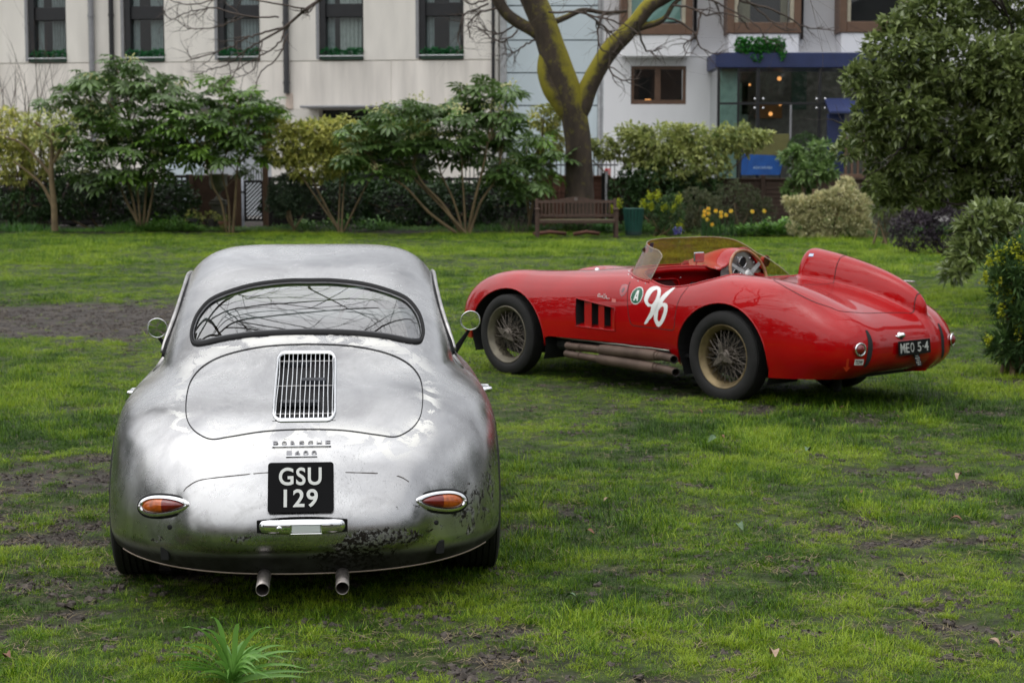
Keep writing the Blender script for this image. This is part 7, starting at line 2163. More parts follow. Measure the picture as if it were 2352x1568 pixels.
    ap = np.array([-.578, 0, .332]); ap[1] = surf_yr(Fn, [ap[0]], [ap[2]])[0]; n0, a0, b0 = frame_at(Fn, ap)
    m = MB(); m.prism([(-.008, .05), (.008, .05), (.008, -.015), (.022, -.015), (-.004, -.052), (-.026, -.015), (-.008, -.015)], a0, b0, n0, ap + n0 * .003, .001); m.build('tow_arrow', mat('arrow_red', (.62, .045, .012), .4), root)
    # bright filler lid on the far haunch
    cp = project(Fn, np.array([[.53, -.66, .83]]), 10) + np.array([0, 0, .012]); nc = normals(Fn, cp)[0]; nc = unit(nc + np.array([0, -.1, .6]))
    MB().lathe([(.062, -.02), (.062, .022), (.058, .032), (.045, .040), (.02, .045), (.0005, .046)], 28, cp[0], nc).build('filler_cap', M_CHROME, root, smooth=True)
    lv = MB(); lv.rbox(cp[0] + nc * .045 + (.0, -.03, 0), (.03, .14, .012), .005); lv.build('filler_lever', M_STEEL, root)
    # bonnet fasteners
    for x, y in ((-.35, 1.62), (.1, 1.55), (.4, 1.75)):
        z = surf_z(Fn, [x], [y])[0]; MB().lathe([(.022, -.004), (.02, .006), (.010, .014), (.001, .015)], 14, (x, y, z), (0, 0, 1)).build('bonnet_catch', M_CHROME, root, smooth=True)
    gold = mat('tarnished_gold_rim', (.20, .15, .075), .45, .5, var=.3, scale=14); beige = mat('dull_beige_rim', (.17, .15, .11), .5, .4, var=.3, scale=14)
    spm = mat('grimy_spokes', (.13, .11, .09), .55, .5, var=.35, scale=30)
    for sx in (-1, 1):
        racing_wheel(root, sx, 0.0, False, gold, spm); racing_wheel(root, sx, 2.31, True, beige, spm)
    return root

RED = build_red_car()
# ------------------------------------------------------------------ border, fences and garden furniture
def build_bed():
    xs = np.linspace(-22, 15, 160); rows = []
    ys = [44.9, 45.3, 46.5, 48, 54]
    V = []
    for j, y in enumerate(ys):
        e = .35 * (fbm(xs * .6, xs * 0 + 3, 3) - .5) if j < 2 else 0 * xs
        e = e - np.where((xs > 1.6), 2.6 * np.clip((xs - 1.6) / 4, 0, 1), 0) * (1 if j < 3 else 0)
        z = [.004, .05, .06, .05, .012][j] + .02 * (fbm(xs * 2, xs * 0 + y, 3) - .5) * (0 < j < 4)
        V.append(np.c_[xs, y + e, z + 0 * xs])
    n = len(xs); V = np.vstack(V); F = np.array([(r * n + i, r * n + i + 1, (r + 1) * n + i + 1, (r + 1) * n + i) for r in range(len(ys) - 1) for i in range(n - 1)])
    tag(mk('flower_bed', V, F, mat('bed_soil', (.022, .016, .012), .95, var=.4, scale=9, bump=.8)), kind='structure')
    pv = MB(); pv.box((-1, 57.2, .02), (46, 6, .03)); tag(pv.build('pavement', mat('paving', (.24, .23, .22), .85, var=.15)), kind='structure')
build_bed()

def ground_cover():
    m1 = tint_material('border_leaf', (.028, .085, .018), (.085, .21, .034), (.20, .36, .06), .45)
    strap = [tuft('strap_a', 14, .10, .16, .34, .016, m1, .9, 4), tuft('strap_b', 10, .08, .10, .24, .020, m1, 1.2, 4)]
    low = []
    for k in range(3):
        V, F, T = [], [], []
        for i in range(26):
            a = rng.random() * 6.283; q = .16 * math.sqrt(rng.random()); p = np.array([q * math.cos(a), q * math.sin(a), rng.uniform(.02, .20)])
            d = unit((math.cos(a) + rng.normal(0, .4), math.sin(a) + rng.normal(0, .4), rng.uniform(-.1, .7))); s = unit(np.cross(d, (0, 0, 1))); L_, w = rng.uniform(.05, .10), rng.uniform(.03, .055)
            b = len(V); V += [p, p + d * L_ * .5 - s * w / 2, p + d * L_, p + d * L_ * .5 + s * w / 2]; F += [(b, b + 1, b + 2), (b, b + 2, b + 3)]; T += [rng.random() * .5 - .25] * 4
        me = bpy.data.meshes.new('low_leaf'); me.from_pydata([tuple(v) for v in V], [], F)
        a = me.attributes.new('tint', 'FLOAT', 'POINT'); a.data.foreach_set('value', np.array(T, np.float32)); me.materials.append(m1)
        low.append(bpy.data.objects.new('low_leaf', me))
    n = 4600
    x = rng.uniform(-18, 10.5, n); edge = 45.0 - np.where(x > 1.6, 2.6 * np.clip((x - 1.6) / 4, 0, 1), 0)
    y = edge + np.abs(rng.normal(0, .7, n)); f = fbm(x * .8, y * .8, 3)
    dens = .25 + .75 * (f > .5)
    dens = np.where((x > .5) & (x < 2.4), .45, dens)
    k = rng.random(n) < dens; x, y, f = x[k], y[k], f[k]
    pick = np.where(fbm(x * .5 + 40, y * .5, 2) > .52, rng.integers(0, 2, len(x)), rng.integers(2, 5, len(x)))
    o = scatter('ground_cover', np.stack([x, y, np.full(len(x), .04)], 1), np.stack([rng.normal(0, .1, len(x)), rng.normal(0, .1, len(x)), rng.uniform(0, 6.28, len(x))], 1), rng.uniform(.5, 1.3, len(x)) * (.45 + 2.6 * np.clip(fbm(x * .45 + 9, y * .45, 3) - .32, 0, .6)), pick, np.clip(.5 + 1.2 * (f - .5) + rng.normal(0, .12, len(x)), 0, 1), strap + low)
    tag(o, 'low leafy plants and bulbs spilling along the border edge', 'ground cover', kind='stuff')
ground_cover()

M_DARKWOOD = mat('black_stained_wood', (.014, .012, .011), .85, var=.3, scale=10)
M_BROWNWOOD = mat('brown_fence_wood', (.055, .033, .022), .85, var=.3, scale=10, stretch=(.4, 1, 4))
M_LARCH = mat('larch_plank', (.17, .075, .05), .8, var=.28, scale=7, stretch=(.3, 1, 5), bump=.2)
M_POST = mat('brown_post', (.10, .058, .033), .85, var=.3, scale=8, stretch=(3, 3, .4))

def trellis(label, u0, u1, vt, Y, diag=False, name='trellis_fence', mt=None, pitch=.115, solid=False):
    mt = mt or M_DARKWOOD
    x0, x1 = at(u0, 450, Y)[0], at(u1, 450, Y)[0]; h = at(u0, vt, Y)[2]; w = x1 - x0
    o = empty(name, ((x0 + x1) / 2, Y, 0)); tag(o, label, 'fence')
    fr = MB()
    fr.rbox((0, 0, h - .04), (w, .06, .08), .01); fr.rbox((0, 0, .14), (w, .06, .08), .01)
    fr.build('rail', mt, o)
    n = max(1, int(w / 1.85))
    for i in range(n + 1):
        p = MB(); p.rbox((-w / 2 + w * i / n, .005, h / 2), (.10, .10, h + .04), .01); p.build('post', mt, o)
    lat = MB()
    if diag:
        for k in np.arange(-h, w, pitch):
            for sg in (1, -1):
                t0, t1 = max(0, -k), min(h - .1, w - k)
                if t1 <= t0 + .05: continue
                a = np.array([k + t0, t0 + .06]); b = np.array([k + t1, t1 + .06])
                if sg < 0: a[0], b[0] = w - a[0], w - b[0]
                c = (a + b) / 2 - (w / 2, 0); L_ = np.linalg.norm(b - a); an = math.atan2(b[1] - a[1], b[0] - a[0])
                lat.box((c[0], .022 * sg * .5, c[1]), (L_, .012, .034), Matrix.Rotation(-an, 3, 'Y'))
    else:
        for z in np.arange(.2, h - .1, pitch): lat.box((0, -.008, z), (w - .02, .014, .074))
        for x in np.arange(-w / 2 + .1, w / 2, pitch * 1.5): lat.box((x, .010, h / 2), (.045, .014, h - .16))
    if lat.V: tag(lat.build('lattice', mt, o), kind='stuff')
    if solid:
        s = MB(); s.box((0, .045, h / 2), (w - .04, .012, h - .18)); s.build('backing_board', mt, o)
    return o

trellis('long black square trellis fence at the left end of the border', -420, 432, 402, 48.8, pitch=.105)
trellis('brown diagonal lattice panel behind the stone plinth', 440, 546, 402, 48.2, True, 'lattice_panel', mat('brown_lattice', (.075, .042, .026), .85, var=.3), .085, True)
trellis('black trellis fence behind the middle fatsia', 620, 1236, 408, 48.8, pitch=.105)
trellis('small diagonal black trellis under the rounded bush', 632, 700, 470, 47.2, True, pitch=.09)

def build_gate():
    Y = 48.2; x0, x1 = at(560, 450, Y)[0], at(606, 450, Y)[0]; h = at(580, 415, Y)[2]; w = x1 - x0
    o = empty('garden_gate', ((x0 + x1) / 2, Y, 0)); tag(o, 'black garden gate of slanting slats between two brown posts', 'gate')
    f = MB(); f.rbox((-w / 2 + .03, 0, h / 2 + .1), (.06, .05, h - .2), .008); f.rbox((w / 2 - .03, 0, h / 2 + .1), (.06, .05, h - .2), .008); f.rbox((0, 0, h - .02), (w - .12, .05, .07), .008); f.rbox((0, 0, .24), (w - .12, .05, .07), .008); f.build('gate_frame', M_DARKWOOD, o)
    for k in np.arange(-h, w + .1, .105):
        t0, t1 = max(.26, -k), min(h - .05, w - k)
        if t1 - t0 < .08: continue
        a = np.array([k + t0 - w / 2, t0]); b = np.array([k + t1 - w / 2, t1])
        c = (a + b) / 2; L_ = np.linalg.norm(b - a)
        s = MB(); s.box((c[0], .0, c[1]), (L_, .014, .040), Matrix.Rotation(-R(45), 3, 'Y')); s.build('slat', M_DARKWOOD, o)
    for k in range(7):
        s = MB(); s.rbox((-w / 2 + .06 + k * (w - .12) / 6, 0, h + .16), (.022, .022, .30), .004); s.build('paling', M_DARKWOOD, o)
    for u, vt, lab in ((549, 395, 'brown'), (610, 290, 'tall')):
        x = at(u, 450, Y - .1)[0]; z = at(u, vt, Y - .1)[2]
        p = empty('gate_post', (x, Y - .1, 0)); tag(p, 'brown square gate post on the left of the slatted gate' if lab == 'brown' else 'tall brown post carrying a hanging basket right of the gate', 'post')
        m = MB(); m.rbox((0, 0, z / 2), (.14, .12, z), .012); m.build('shaft', M_POST, p)
        m = MB(); m.rbox((0, 0, z + .02), (.18, .16, .04), .01); m.build('cap', M_POST, p)
    gp = empty('steel_pole', (at(555, 450, 48.0)[0] + .03, 48.0, 0)); tag(gp, 'thin pale steel pole beside the slatted gate', 'pole')
    m = MB(); m.lathe([(.035, 0), (.035, 1.75), (.001, 1.76)], 12); m.build('shaft', mat('pale_steel', (.42, .44, .50), .4, .3), gp, smooth=True)
    m = MB(); m.lathe([(.045, .95), (.045, 1.0)], 12, cap=True); m.build('collar', M_DARKWOOD, gp)
build_gate()

def hanging_basket(u, v, Y, label, flowers):
    c = at(u, v, Y); o = empty('hanging_basket', c); tag(o, label, 'hanging basket', 'hanging baskets by the gate')
    MB().lathe([(.02, -.16), (.12, -.13), (.19, -.05), (.205, .02), (.19, .02), (.17, -.04), (.02, -.12)], 20).build('bowl', M_BLACK, o, smooth=True)
    ch = MB()
    for k in range(3): ch.tube([(.19 * math.cos(k * 2.09), .19 * math.sin(k * 2.09), .02), (0, 0, .50)], .006, 4)
    ch.build('chain', M_BLACK, o)
    C, D, L_, W_, T = whorls([(0, 0, .06, .17, .17, .10)], 60, 4, .07, .035, .2); leaf_cloud('foliage', C, D, L_, W_, AUCUBA_G, o, T * .5)
    if flowers: leaf_cloud('flowers', rng.normal(0, .08, (22, 3)) + (0, -.05, .13), rng.normal(0, 1, (22, 3)), .05, .045, leaf_mat('pink_flower', (.35, .05, .12), (.5, .2, .25)), o)
    return o
hanging_basket(600, 362, 47.6, 'black hanging basket with pink flowers by the tall gate post', True)
hanging_basket(448, 362, 47.4, 'black hanging basket half hidden under the left fatsia', False)

def build_plinth():
    Y = 46.6; c = at(503, 530, Y); o = empty('stone_plinth', (c[0], Y, 0)); tag(o, 'weathered stone plinth carrying an urn before the lattice panel', 'plinth')
    st = mat('mossy_stone', (.085, .080, .062), .9, var=.3, scale=8, bump=.4)
    m = MB(); m.rbox((0, 0, .06), (.46, .46, .16), .02); m.rbox((0, 0, .40), (.34, .34, .54), .015); m.rbox((0, 0, .70), (.44, .44, .08), .02); m.rbox((0, 0, .77), (.38, .38, .06), .02); m.build('block', st, o)
    u = empty('garden_urn', (c[0], Y, .80)); tag(u, 'pale stone urn standing on the weathered plinth', 'urn')
    MB().lathe([(.12, 0), (.12, .03), (.06, .07), (.05, .16), (.10, .22), (.20, .28), (.23, .40), (.22, .58), (.26, .62), (.26, .66), (.22, .66), (.18, .58), (.02, .5)], 24).build('bowl', mat('urn_stone', (.20, .19, .16), .85, var=.2), u, smooth=True)
build_plinth()

def terracotta(u, v, Y, s, label, plant=True, col=(.20, .085, .05)):
    c = at(u, v, Y); o = empty('plant_pot', (c[0], Y, .05)); tag(o, label, 'plant pot', 'pots beside the plinth')
    MB().lathe([(.07 * s, 0), (.105 * s, .15 * s), (.12 * s, .15 * s), (.12 * s, .19 * s), (.10 * s, .19 * s), (.09 * s, .15 * s), (.01, .14 * s)], 18).build('pot', mat('terracotta', col, .8, var=.25), o, smooth=False)
    C, D, L_, W_, T = whorls([(0, 0, .22 * s, .14 * s, .14 * s, .10 * s)], 40, 4, .07, .03, .1); leaf_cloud('foliage', C, D, L_, W_, AUCUBA, o, T)
terracotta(515, 532, 45.6, 1.2, 'terracotta pot of yellow green leaves in front of the plinth')
terracotta(485, 532, 45.9, 1.5, 'round dark pot with a low green plant left of the plinth', col=(.05, .045, .04))
terracotta(445, 534, 45.7, 1.6, 'dark pot with a leafy plant at the foot of the left fence post', col=(.03, .03, .032))

def build_larch_fence():
    Y = 48.0
    o = empty('larch_fence', (at(1310, 450, Y)[0], Y, 0)); tag(o, 'reddish brown overlapping plank fence behind the bench', 'fence')
    off = np.array(o.location); h = at(1310, 402, Y)[2]
    posts = [at(u, 450, Y)[0] - off[0] for u in (1236, 1312, 1386)]
    for i, x in enumerate(posts):
        m = MB(); m.rbox((x, .02, h / 2 + .03), (.11, .11, h + .06), .012); m.build('post', M_DARKWOOD if i == 2 else M_POST, o)
    for i in range(2):
        xa, xb = posts[i] + .056, posts[i + 1] - .056; n = 13; ph = (h - .16) / n
        for k in range(n):
            m = MB(); m.box(((xa + xb) / 2, .01 + rng.normal(0, .002), .10 + ph * (k + .5)), (xb - xa - .002, .018, ph * 1.25), Matrix.Rotation(R(-9 + rng.normal(0, 1)), 3, 'X')); m.build('plank', M_LARCH, o)
        for f in (.33, .66):
            m = MB(); m.rbox((xa + (xb - xa) * f, -.035, h / 2), (.045, .03, h - .14), .005); m.build('batten', M_LARCH, o)
        m = MB(); m.rbox(((xa + xb) / 2, -.01, h - .035), (xb - xa - .004, .07, .05), .008); m.build('capping', M_LARCH, o)
    # dark board fence to the right
    Y2 = 47.6
    o2 = empty('board_fence', (at(1700, 450, Y2)[0], Y2, 0)); tag(o2, 'dark brown board fence below the white building', 'fence')
    off = np.array(o2.location); h2 = at(1700, 409, Y2)[2]
    us = [1396, 1500, 1610, 1752, 1868, 1990, 2120]
    xs = [at(u, 450, Y2)[0] - off[0] for u in us]
    for i, x in enumerate(xs):
        m = MB(); m.rbox((x, 0, h2 / 2 + .04), (.12, .12, h2 + .08), .012); m.build('post', M_BROWNWOOD, o2)
    for i in range(len(xs) - 1):
        a, b = xs[i] + .062, xs[i + 1] - .062; n = 11; ph = (h2 - .12) / n
        for k in range(n):
            m = MB(); m.box(((a + b) / 2, .02 + rng.normal(0, .002), .06 + ph * (k + .5)), (b - a - .002, .018, ph * 1.22), Matrix.Rotation(R(-9 + rng.normal(0, 1)), 3, 'X')); m.build('plank', M_BROWNWOOD, o2)
        m = MB(); m.rbox(((a + b) / 2, -.0, h2 - .03), (b - a - .004, .08, .05), .008); m.build('capping', M_BROWNWOOD, o2)
    s = empty('fence_stake', (at(1868, 480, 44.5)[0], 44.5, 0)); tag(s, 'short pale wooden stake beside the cream bush', 'stake')
    m = MB(); m.rbox((0, 0, .55), (.07, .07, 1.1), .01); m.build('shaft', M_POST, s)
    gp = empty('grey_post', (at(1393, 450, 46.9)[0], 46.9, 0)); tag(gp, 'slim grey metal post right of the plank fence', 'post')
    m = MB(); m.lathe([(.035, 0), (.035, 1.52), (.001, 1.53)], 12); m.build('shaft', M_GREYMETAL, gp, smooth=True)
    rs = empty('red_sign', at(1396, 396, 49.6)); tag(rs, 'small red and white sign just above the dark fence post', 'sign')
    zs = rs.location[2]
    m = MB(); m.rbox((0, 0, 0), (.16, .02, .20), .004); m.build('board', mat('sign_red', (.62, .03, .03), .5), rs)
    m = MB()
    for z in (.055, .0, -.05): m.box((.03, -.012, z), (.08, .004, .018))
    tag(m.build('pale_stripes', M_WHITE, rs), kind='stuff')
    m = MB(); m.rbox((0, .03, -zs / 2), (.03, .03, zs), .004); m.build('stem', M_GREYMETAL, rs)
    ral = empty('iron_railing', (at(1150, 400, 50.5)[0], 50.5, 0)); tag(ral, 'dark spiked iron railing above the fence by the stair tower', 'railing')
    off = np.array(ral.location)
    for u in np.arange(1060, 1420, 9.5):
        x = at(u, 400, 50.5)[0] - off[0]; m = MB(); m.lathe([(.012, 0), (.012, 1.82), (.022, 1.86), (.001, 1.95)], 6, (x, 0, 0)); m.build('bar', M_DARKFRAME, ral)
    m = MB(); x0, x1 = at(1058, 400, 50.5)[0] - off[0], at(1420, 400, 50.5)[0] - off[0]; m.rbox(((x0 + x1) / 2, .03, 1.68), (x1 - x0, .02, .04), .004); m.build('rail', M_DARKFRAME, ral)
build_larch_fence()

def build_bench():
    Y = 42.4; c = at(1324, 548, Y); o = empty('park_bench', (c[0], Y, 0), R(1.5)); tag(o, 'weathered brown slatted park bench with a curved top rail in front of the mossy tree', 'bench')
    wd = mat('bench_wood', (.072, .042, .030), .8, var=.3, scale=9, stretch=(1, 3, 3), bump=.2); seatm = mat('mossy_seat', (.085, .075, .035), .85, var=.3, scale=9)
    W = 1.82
    for sx in (-W / 2, W / 2):
        m = MB(); m.rbox((sx, -.27, .32), (.075, .075, .64), .008); m.build('leg', wd, o)
        m = MB(); m.rbox((sx, .27, .44), (.075, .07, .92), .008, Matrix.Rotation(R(-6), 3, 'X')); m.build('leg', wd, o)
        m = MB(); m.rbox((sx, -.02, .665), (.095, .62, .045), .01); m.build('armrest', wd, o)
    for k in range(6):
        m = MB(); m.rbox((0, -.27 + k * .095, .425 - .006 * abs(k - 2)), (W - .09, .078, .025), .006); m.build('seat_slat', seatm, o)
    m = MB(); m.rbox((0, -.315, .385), (W - .08, .03, .075), .006); m.build('apron', wd, o)
    n = 24; xs = np.linspace(-W / 2 + .04, W / 2 - .04, n); hh = .86 + .085 * np.exp(-(xs / .34)**2)
    V = []
    for y in (.275, .32):
        V += [(x, y, .80) for x in xs] + [(x, y + .01, h) for x, h in zip(xs, hh)]
    F = []
    for i in range(n - 1):
        F += [(i, i + 1, n + i + 1, n + i), (2 * n + i + 1, 2 * n + i, 3 * n + i, 3 * n + i + 1), (n + i, n + i + 1, 3 * n + i + 1, 3 * n + i), (i + 1, i, 2 * n + i, 2 * n + i + 1)]
    mk('top_rail', V, F, wd, o, smooth=False)
    m = MB(); m.rbox((0, .27, .50), (W - .08, .04, .07), .008); m.build('lower_rail', wd, o)
    for k in range(19):
        x = -W / 2 + .12 + k * (W - .24) / 18; m = MB(); m.rbox((x, .285, .667), (.045, .018, .262), .004); m.build('back_slat', wd, o)
    m = MB(); m.lathe([(.045, 0), (.045, .006), (.001, .007)], 18, (0, .272, .89), (0, -1, 0)); m.build('plaque', mat('plaque_grey', (.16, .13, .12), .5, .3), o)
    lg = empty('log_edging', (c[0] - .15, 43.3, .03)); tag(lg, 'low reddish log edging on the soil under the bench', 'edging')
    for i, (x, L_) in enumerate(((-.45, .78), (.42, .62))):
        m = MB(); m.tube([(x - L_ / 2, 0, .02), (x, .05, .07), (x + L_ / 2, 0, .03)], .045, 8); m.build('log', mat('red_log', (.13, .055, .038), .85, var=.3), lg, smooth=True)
build_bench()

def build_bin():
    Y = 42.6; c = at(1455, 545, Y); o = empty('litter_bin', (c[0], Y, 0)); tag(o, 'dark green slatted litter bin beside the bench', 'litter bin')
    g = mat('bin_green', (.006, .060, .045), .5, var=.15)
    for k in range(18):
        a = 2 * np.pi * k / 18; m = MB(); M_ = np.array(Matrix.Rotation(a, 3, 'Z') @ Matrix.Rotation(R(6), 3, 'Y')); m.rbox((.205 * math.cos(a), .205 * math.sin(a), .36), (.016, .055, .62), .004, M_); m.build('slat', g, o)
    MB().lathe([(.17, .05), (.19, .07), (.205, .64), (.235, .655), (.235, .68), (.195, .68), (.165, .1), (.001, .09)], 24).build('liner', mat('bin_liner', (.01, .03, .025), .6), o, smooth=False)
    MB().lathe([(.242, .655), (.246, .67), (.242, .685), (.20, .69)], 24).build('rim', g, o, smooth=True)
build_bin()

def build_flowers():
    yel, org = leaf_mat('daffodil_petal', (.80, .58, .05), (.86, .68, .09), .5, .35), mat('daffodil_trumpet', (.80, .42, .02), .5)
    gm = leaf_mat('daffodil_stem', (.04, .10, .03), (.08, .17, .05))
    Y = 42.6
    spots = [((1628, 480), 'topmost daffodil of the left cluster'), ((1628, 491), 'daffodil just under the topmost one of the left cluster'), ((1619, 486), 'daffodil left of the topmost one'), ((1616, 496), 'orange tinted daffodil low in the left cluster'), ((1624, 504), 'drooping daffodil at the foot of the left cluster'), ((1644, 485), 'small daffodil alone between the two clusters'), ((1656, 488), 'upper daffodil of the middle pair'), ((1656, 497), 'lower daffodil of the middle pair'), ((1667, 494), 'daffodil right of the middle pair'), ((1679, 485), 'highest daffodil on the right of the group'), ((1635, 516), 'lowest daffodil, alone near the lawn'), ((1728, 486), 'single daffodil near the cream bush'), ((1755, 485), 'pale daffodil closest to the cream bush')]
    proto = None
    for i, ((u, v), lab) in enumerate(spots):
        p = at(u, v, Y)
        h = p[2]
        o = empty('daffodil', (p[0], Y, .04), rng.uniform(-.6, .6)); tag(o, lab, 'daffodil', 'daffodils in the border')
        if proto is None:
            a = np.arange(6) * 2 * np.pi / 6
            V, F = [], []
            for k in range(6):
                d = np.array([math.cos(a[k]), 0, math.sin(a[k])]); s = np.array([-math.sin(a[k]), 0, math.cos(a[k])]); b = len(V)
                V += [(0, -.01, 0), tuple(d * .036 - s * .020 + (0, -.005, 0)), tuple(d * .060 + (0, .012, 0)), tuple(d * .036 + s * .020 + (0, -.005, 0))]; F += [(b, b + 1, b + 2), (b, b + 2, b + 3)]
            pm = bpy.data.meshes.new('petals'); pm.from_pydata(V, [], F); at__ = pm.attributes.new('tint', 'FLOAT', 'POINT'); at__.data.foreach_set('value', np.repeat(rng.random(6), 4).astype(np.float32)); pm.materials.append(yel)
            t = MB().lathe([(.012, 0), (.022, -.02), (.030, -.045), (.024, -.043), (.001, -.01)], 10, (0, -.01, 0), (0, 1, 0)); tm = t.build('trumpet', org, None, smooth=True); tmesh = tm.data; bpy.data.objects.remove(tm)
            proto = (pm, tmesh)
        st = MB(); st.tube([(0, .05, 0), (0, .03, h * .55), (0, .02, h - .06), (0, .0, h - .04)], .006, 5); st.build('stem', gm, o, smooth=True)
        for nm, me in (('petals', proto[0]), ('trumpet', proto[1])):
            q = bpy.data.objects.new(nm, me); COL.objects.link(q); q.parent = o; q.location = (0, -.01, h - .04); q.rotation_euler = (R(rng.uniform(-25, 15)), 0, 0)
        lv = MB()
        for k in range(4):
            aa = rng.uniform(0, 6.28); lv.tube([(0.03 * math.cos(aa), .03 * math.sin(aa), 0), (.05 * math.cos(aa), .05 * math.sin(aa), h * .45), (.10 * math.cos(aa), .10 * math.sin(aa), h * .75)], [.012, .010, .002], 4, False)
        tag(lv.build('leaves', gm, o), kind='stuff')
    for (u, v, lab) in ((1552, 558, 'violet hyacinth spike, left of the pair by the lawn'), (1562, 562, 'violet hyacinth spike, right of the pair by the lawn')):
        p = at(u, v, 42.0); o = empty('hyacinth', (p[0], 42.0, .02)); tag(o, lab, 'hyacinth', 'violet hyacinths')
        C = np.c_[rng.normal(0, .025, 60), rng.normal(0, .025, 60), rng.uniform(.08, .24, 60)]; leaf_cloud('florets', C, rng.normal(0, 1, (60, 3)), .035, .03, leaf_mat('violet_floret', (.07, .05, .30), (.16, .14, .5)), o)
        m = MB(); m.tube([(0, 0, 0), (0, 0, .2)], .008, 5); m.build('stem', gm, o)
build_flowers()

def build_foreground_plant():
    """strap leaved clump at the lower edge of the picture"""
    Y = 5.80; c = at(532, 1568, Y); c = np.array([c[0], Y, lawn_z(np.array([c[0]]), np.array([Y]))[0] - .01])
    o = empty('strap_leaved_plant', c); tag(o, 'bright green strap leaved plant sprouting from the grass at the bottom edge', 'plant')
    m = leaf_mat('strap_leaf', (.10, .26, .03), (.24, .46, .10), .35, .35, .5)
    # a, reach (m), tip height (m), width
    L_ = [(-38, .15, .205, .014), (-24, .10, .19, .017), (-12, .055, .225, .015), (4, .02, .21, .011), (24, .13, .195, .012), (40, .18, .15, .010), (52, .23, .13, .010), (-62, .19, .135, .011), (-75, .25, .085, .012), (70, .25, .075, .010), (80, .26, .045, .011), (-85, .22, .05, .012), (62, .20, .10, .009), (-50, .16, .14, .009)]
    for k in range(34): L_.append((rng.uniform(-180, 180), rng.uniform(.10, .24), rng.uniform(.02, .11), rng.uniform(.009, .014)))
    for k, (ang, reach, h, w) in enumerate(L_):
        yaw = R(ang) if k >= 14 else 0
        n = 9; t = np.linspace(0, 1, n)
        if k < 14:
            sgn = np.sign(ang); dx, dy = sgn * reach * math.cos(R(12 * (k % 3 - 1))), reach * .25 * (k % 3 - 1)
        else:
            dx, dy = reach * math.sin(yaw), reach * math.cos(yaw)
        over = 1.35 if h < .12 else 1.05
        zz = h * (1 - (1 - t * 1.0)**2 * 1.0) * over - (over - 1) * h * t**3
        px = dx * t**1.35; py = dy * t**1.35
        P = np.stack([px + rng.normal(0, .006), py + rng.normal(0, .006), zz], 1)
        d = unit((dx, dy, 0)); s = np.array([-d[1], d[0], 0]) * .6 + (np.array([.8, 0, 0]) if abs(ang) < 45 else np.array([0, 0, .6])); s = unit(s)
        ww = (1.75 if abs(ang) < 45 else 1.2) * w * np.array([.55, .8, .95, 1, 1, .92, .75, .48, .06])
        T = np.gradient(P, axis=0); nrm = np.cross(T, s); nrm /= np.linalg.norm(nrm, axis=1)[:, None] + 1e-9
        V = np.concatenate([P - s * ww[:, None] / 2 + nrm * ww[:, None] * .18, P, P + s * ww[:, None] / 2 + nrm * ww[:, None] * .18])
        F = [(i, i + 1, n + i + 1, n + i) for i in range(n - 1)] + [(n + i, n + i + 1, 2 * n + i + 1, 2 * n + i) for i in range(n - 1)]
        mk('leaf', V, F, m, o, attrs={'tint': ('POINT', 'FLOAT', np.full(3 * n, .25 + .5 * rng.random()))})
build_foreground_plant()

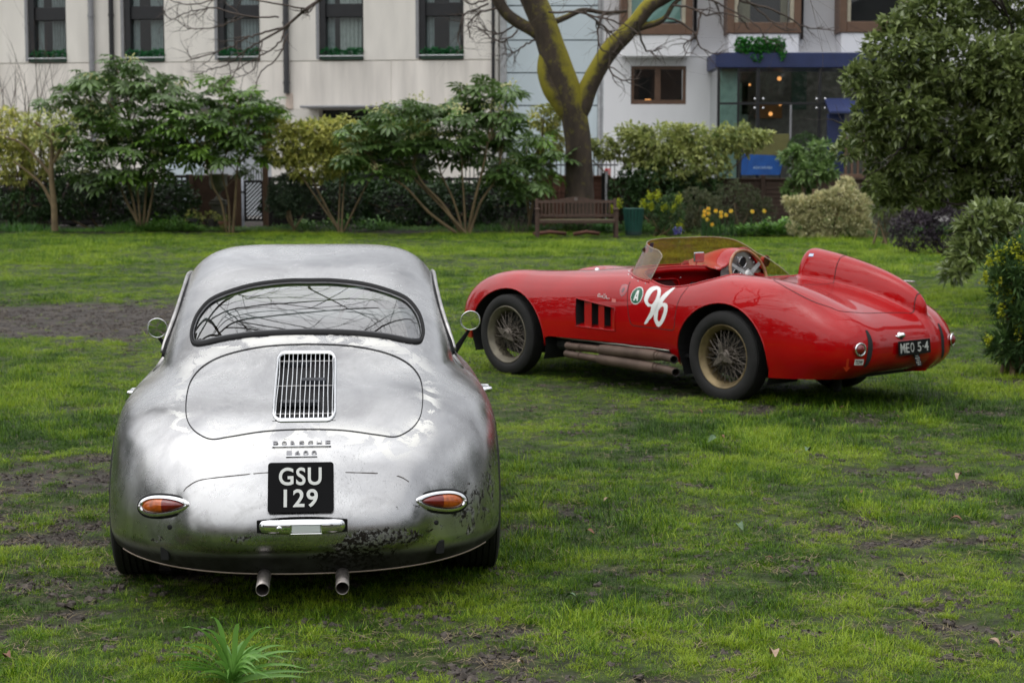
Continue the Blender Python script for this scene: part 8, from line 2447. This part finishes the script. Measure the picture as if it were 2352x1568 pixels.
def build_fallen():
    cols = [mat('dry_leaf_brown', (.20, .09, .05), .7, var=.3, scale=30), mat('dry_leaf_tan', (.36, .25, .17), .7, var=.3, scale=30), mat('fallen_green', (.10, .17, .08), .6, var=.3, scale=30)]
    spots = [(2203, 1113, 1, 1.5), (1606, 958, 0, 1.0), (1935, 950, 0, .9), (1395, 1168, 1, .9), (1355, 1245, 0, 1.0), (1310, 1400, 2, 1.0), (1635, 1028, 2, 1.7), (1660, 1018, 0, .8), (2060, 970, 0, .7), (2195, 1215, 0, 1.2), (1980, 1150, 0, .6), (2280, 1510, 1, 1.1), (1775, 1545, 1, 1.6), (20, 1545, 0, 1.3), (118, 905, 1, .5), (1195, 1560, 1, .8), (1700, 1232, 2, 1.6), (1855, 1052, 2, 1.6), (1765, 1310, 0, .8), (210, 960, 1, .6)]
    n = 5
    for i, (u, v, k, s) in enumerate(spots):
        Y = gd(v); p = at(u, v, Y); z = lawn_z(p[:1], np.array([Y]))[0] + .028
        L_ = .050 * s; w = .021 * s; a = rng.uniform(0, 6.28)
        t = np.linspace(0, 1, 6); ww = w * np.sin(np.pi * np.clip(t * .94 + .03, 0, 1))**.8; zz = .012 * s * np.sin(t * np.pi + rng.uniform(-.5, .5))
        V = np.concatenate([np.c_[t * L_ - L_ / 2, -ww / 2, zz + .3 * ww], np.c_[t * L_ - L_ / 2, 0 * t, zz], np.c_[t * L_ - L_ / 2, ww / 2, zz + .3 * ww]])
        F = [(j, j + 1, 7 + j, 6 + j) for j in range(5)] + [(6 + j, 7 + j, 13 + j, 12 + j) for j in range(5)]
        o = mk('fallen_leaf', V, F, cols[k])
        o.location = (p[0], Y, z); o.rotation_euler = (rng.normal(0, .2), rng.normal(0, .2), a)
        tag(o, LEAF_LABELS[i], 'leaf', 'fallen leaves scattered on the lawn')
LEAF_LABELS = ['large pale tan leaf on the grass near the right edge of the lawn', 'brown dead leaf on the grass just behind the red rear wheel', 'brown dead leaf on the grass behind the red tail', 'small tan leaf on the open grass right of the silver tail lamps',
 'brown leaf standing up in the grass right of the silver rear wheel', 'flat grey green leaf lying on the grass right of the exhaust pipes', 'bright green torn leaf on the grass behind the red side exhausts', 'brown leaf beside the torn green leaf behind the red side exhausts',
 'tiny brown leaf on the grass right of the red rear wheel', 'dark brown leaf on mud at the right, below the large tan leaf', 'tiny brown leaf in the middle of the right half of the lawn', 'long tan leaf on the grass at the lower right corner', 'pale tan leaf on mud at the bottom edge, right of centre', 'brown leaf at the bottom left corner of the lawn',
 'tiny tan leaf on the grass left of the silver door handle', 'pale tan leaf at the bottom edge right of the strap leaved plant', 'large flattened green leaf amid the muddy middle of the lawn', 'flattened green leaf on the grass behind the red plate', 'brown leaf on mud in the lower right of the lawn', 'tiny tan leaf on the grass beside the silver left fender']
build_fallen()
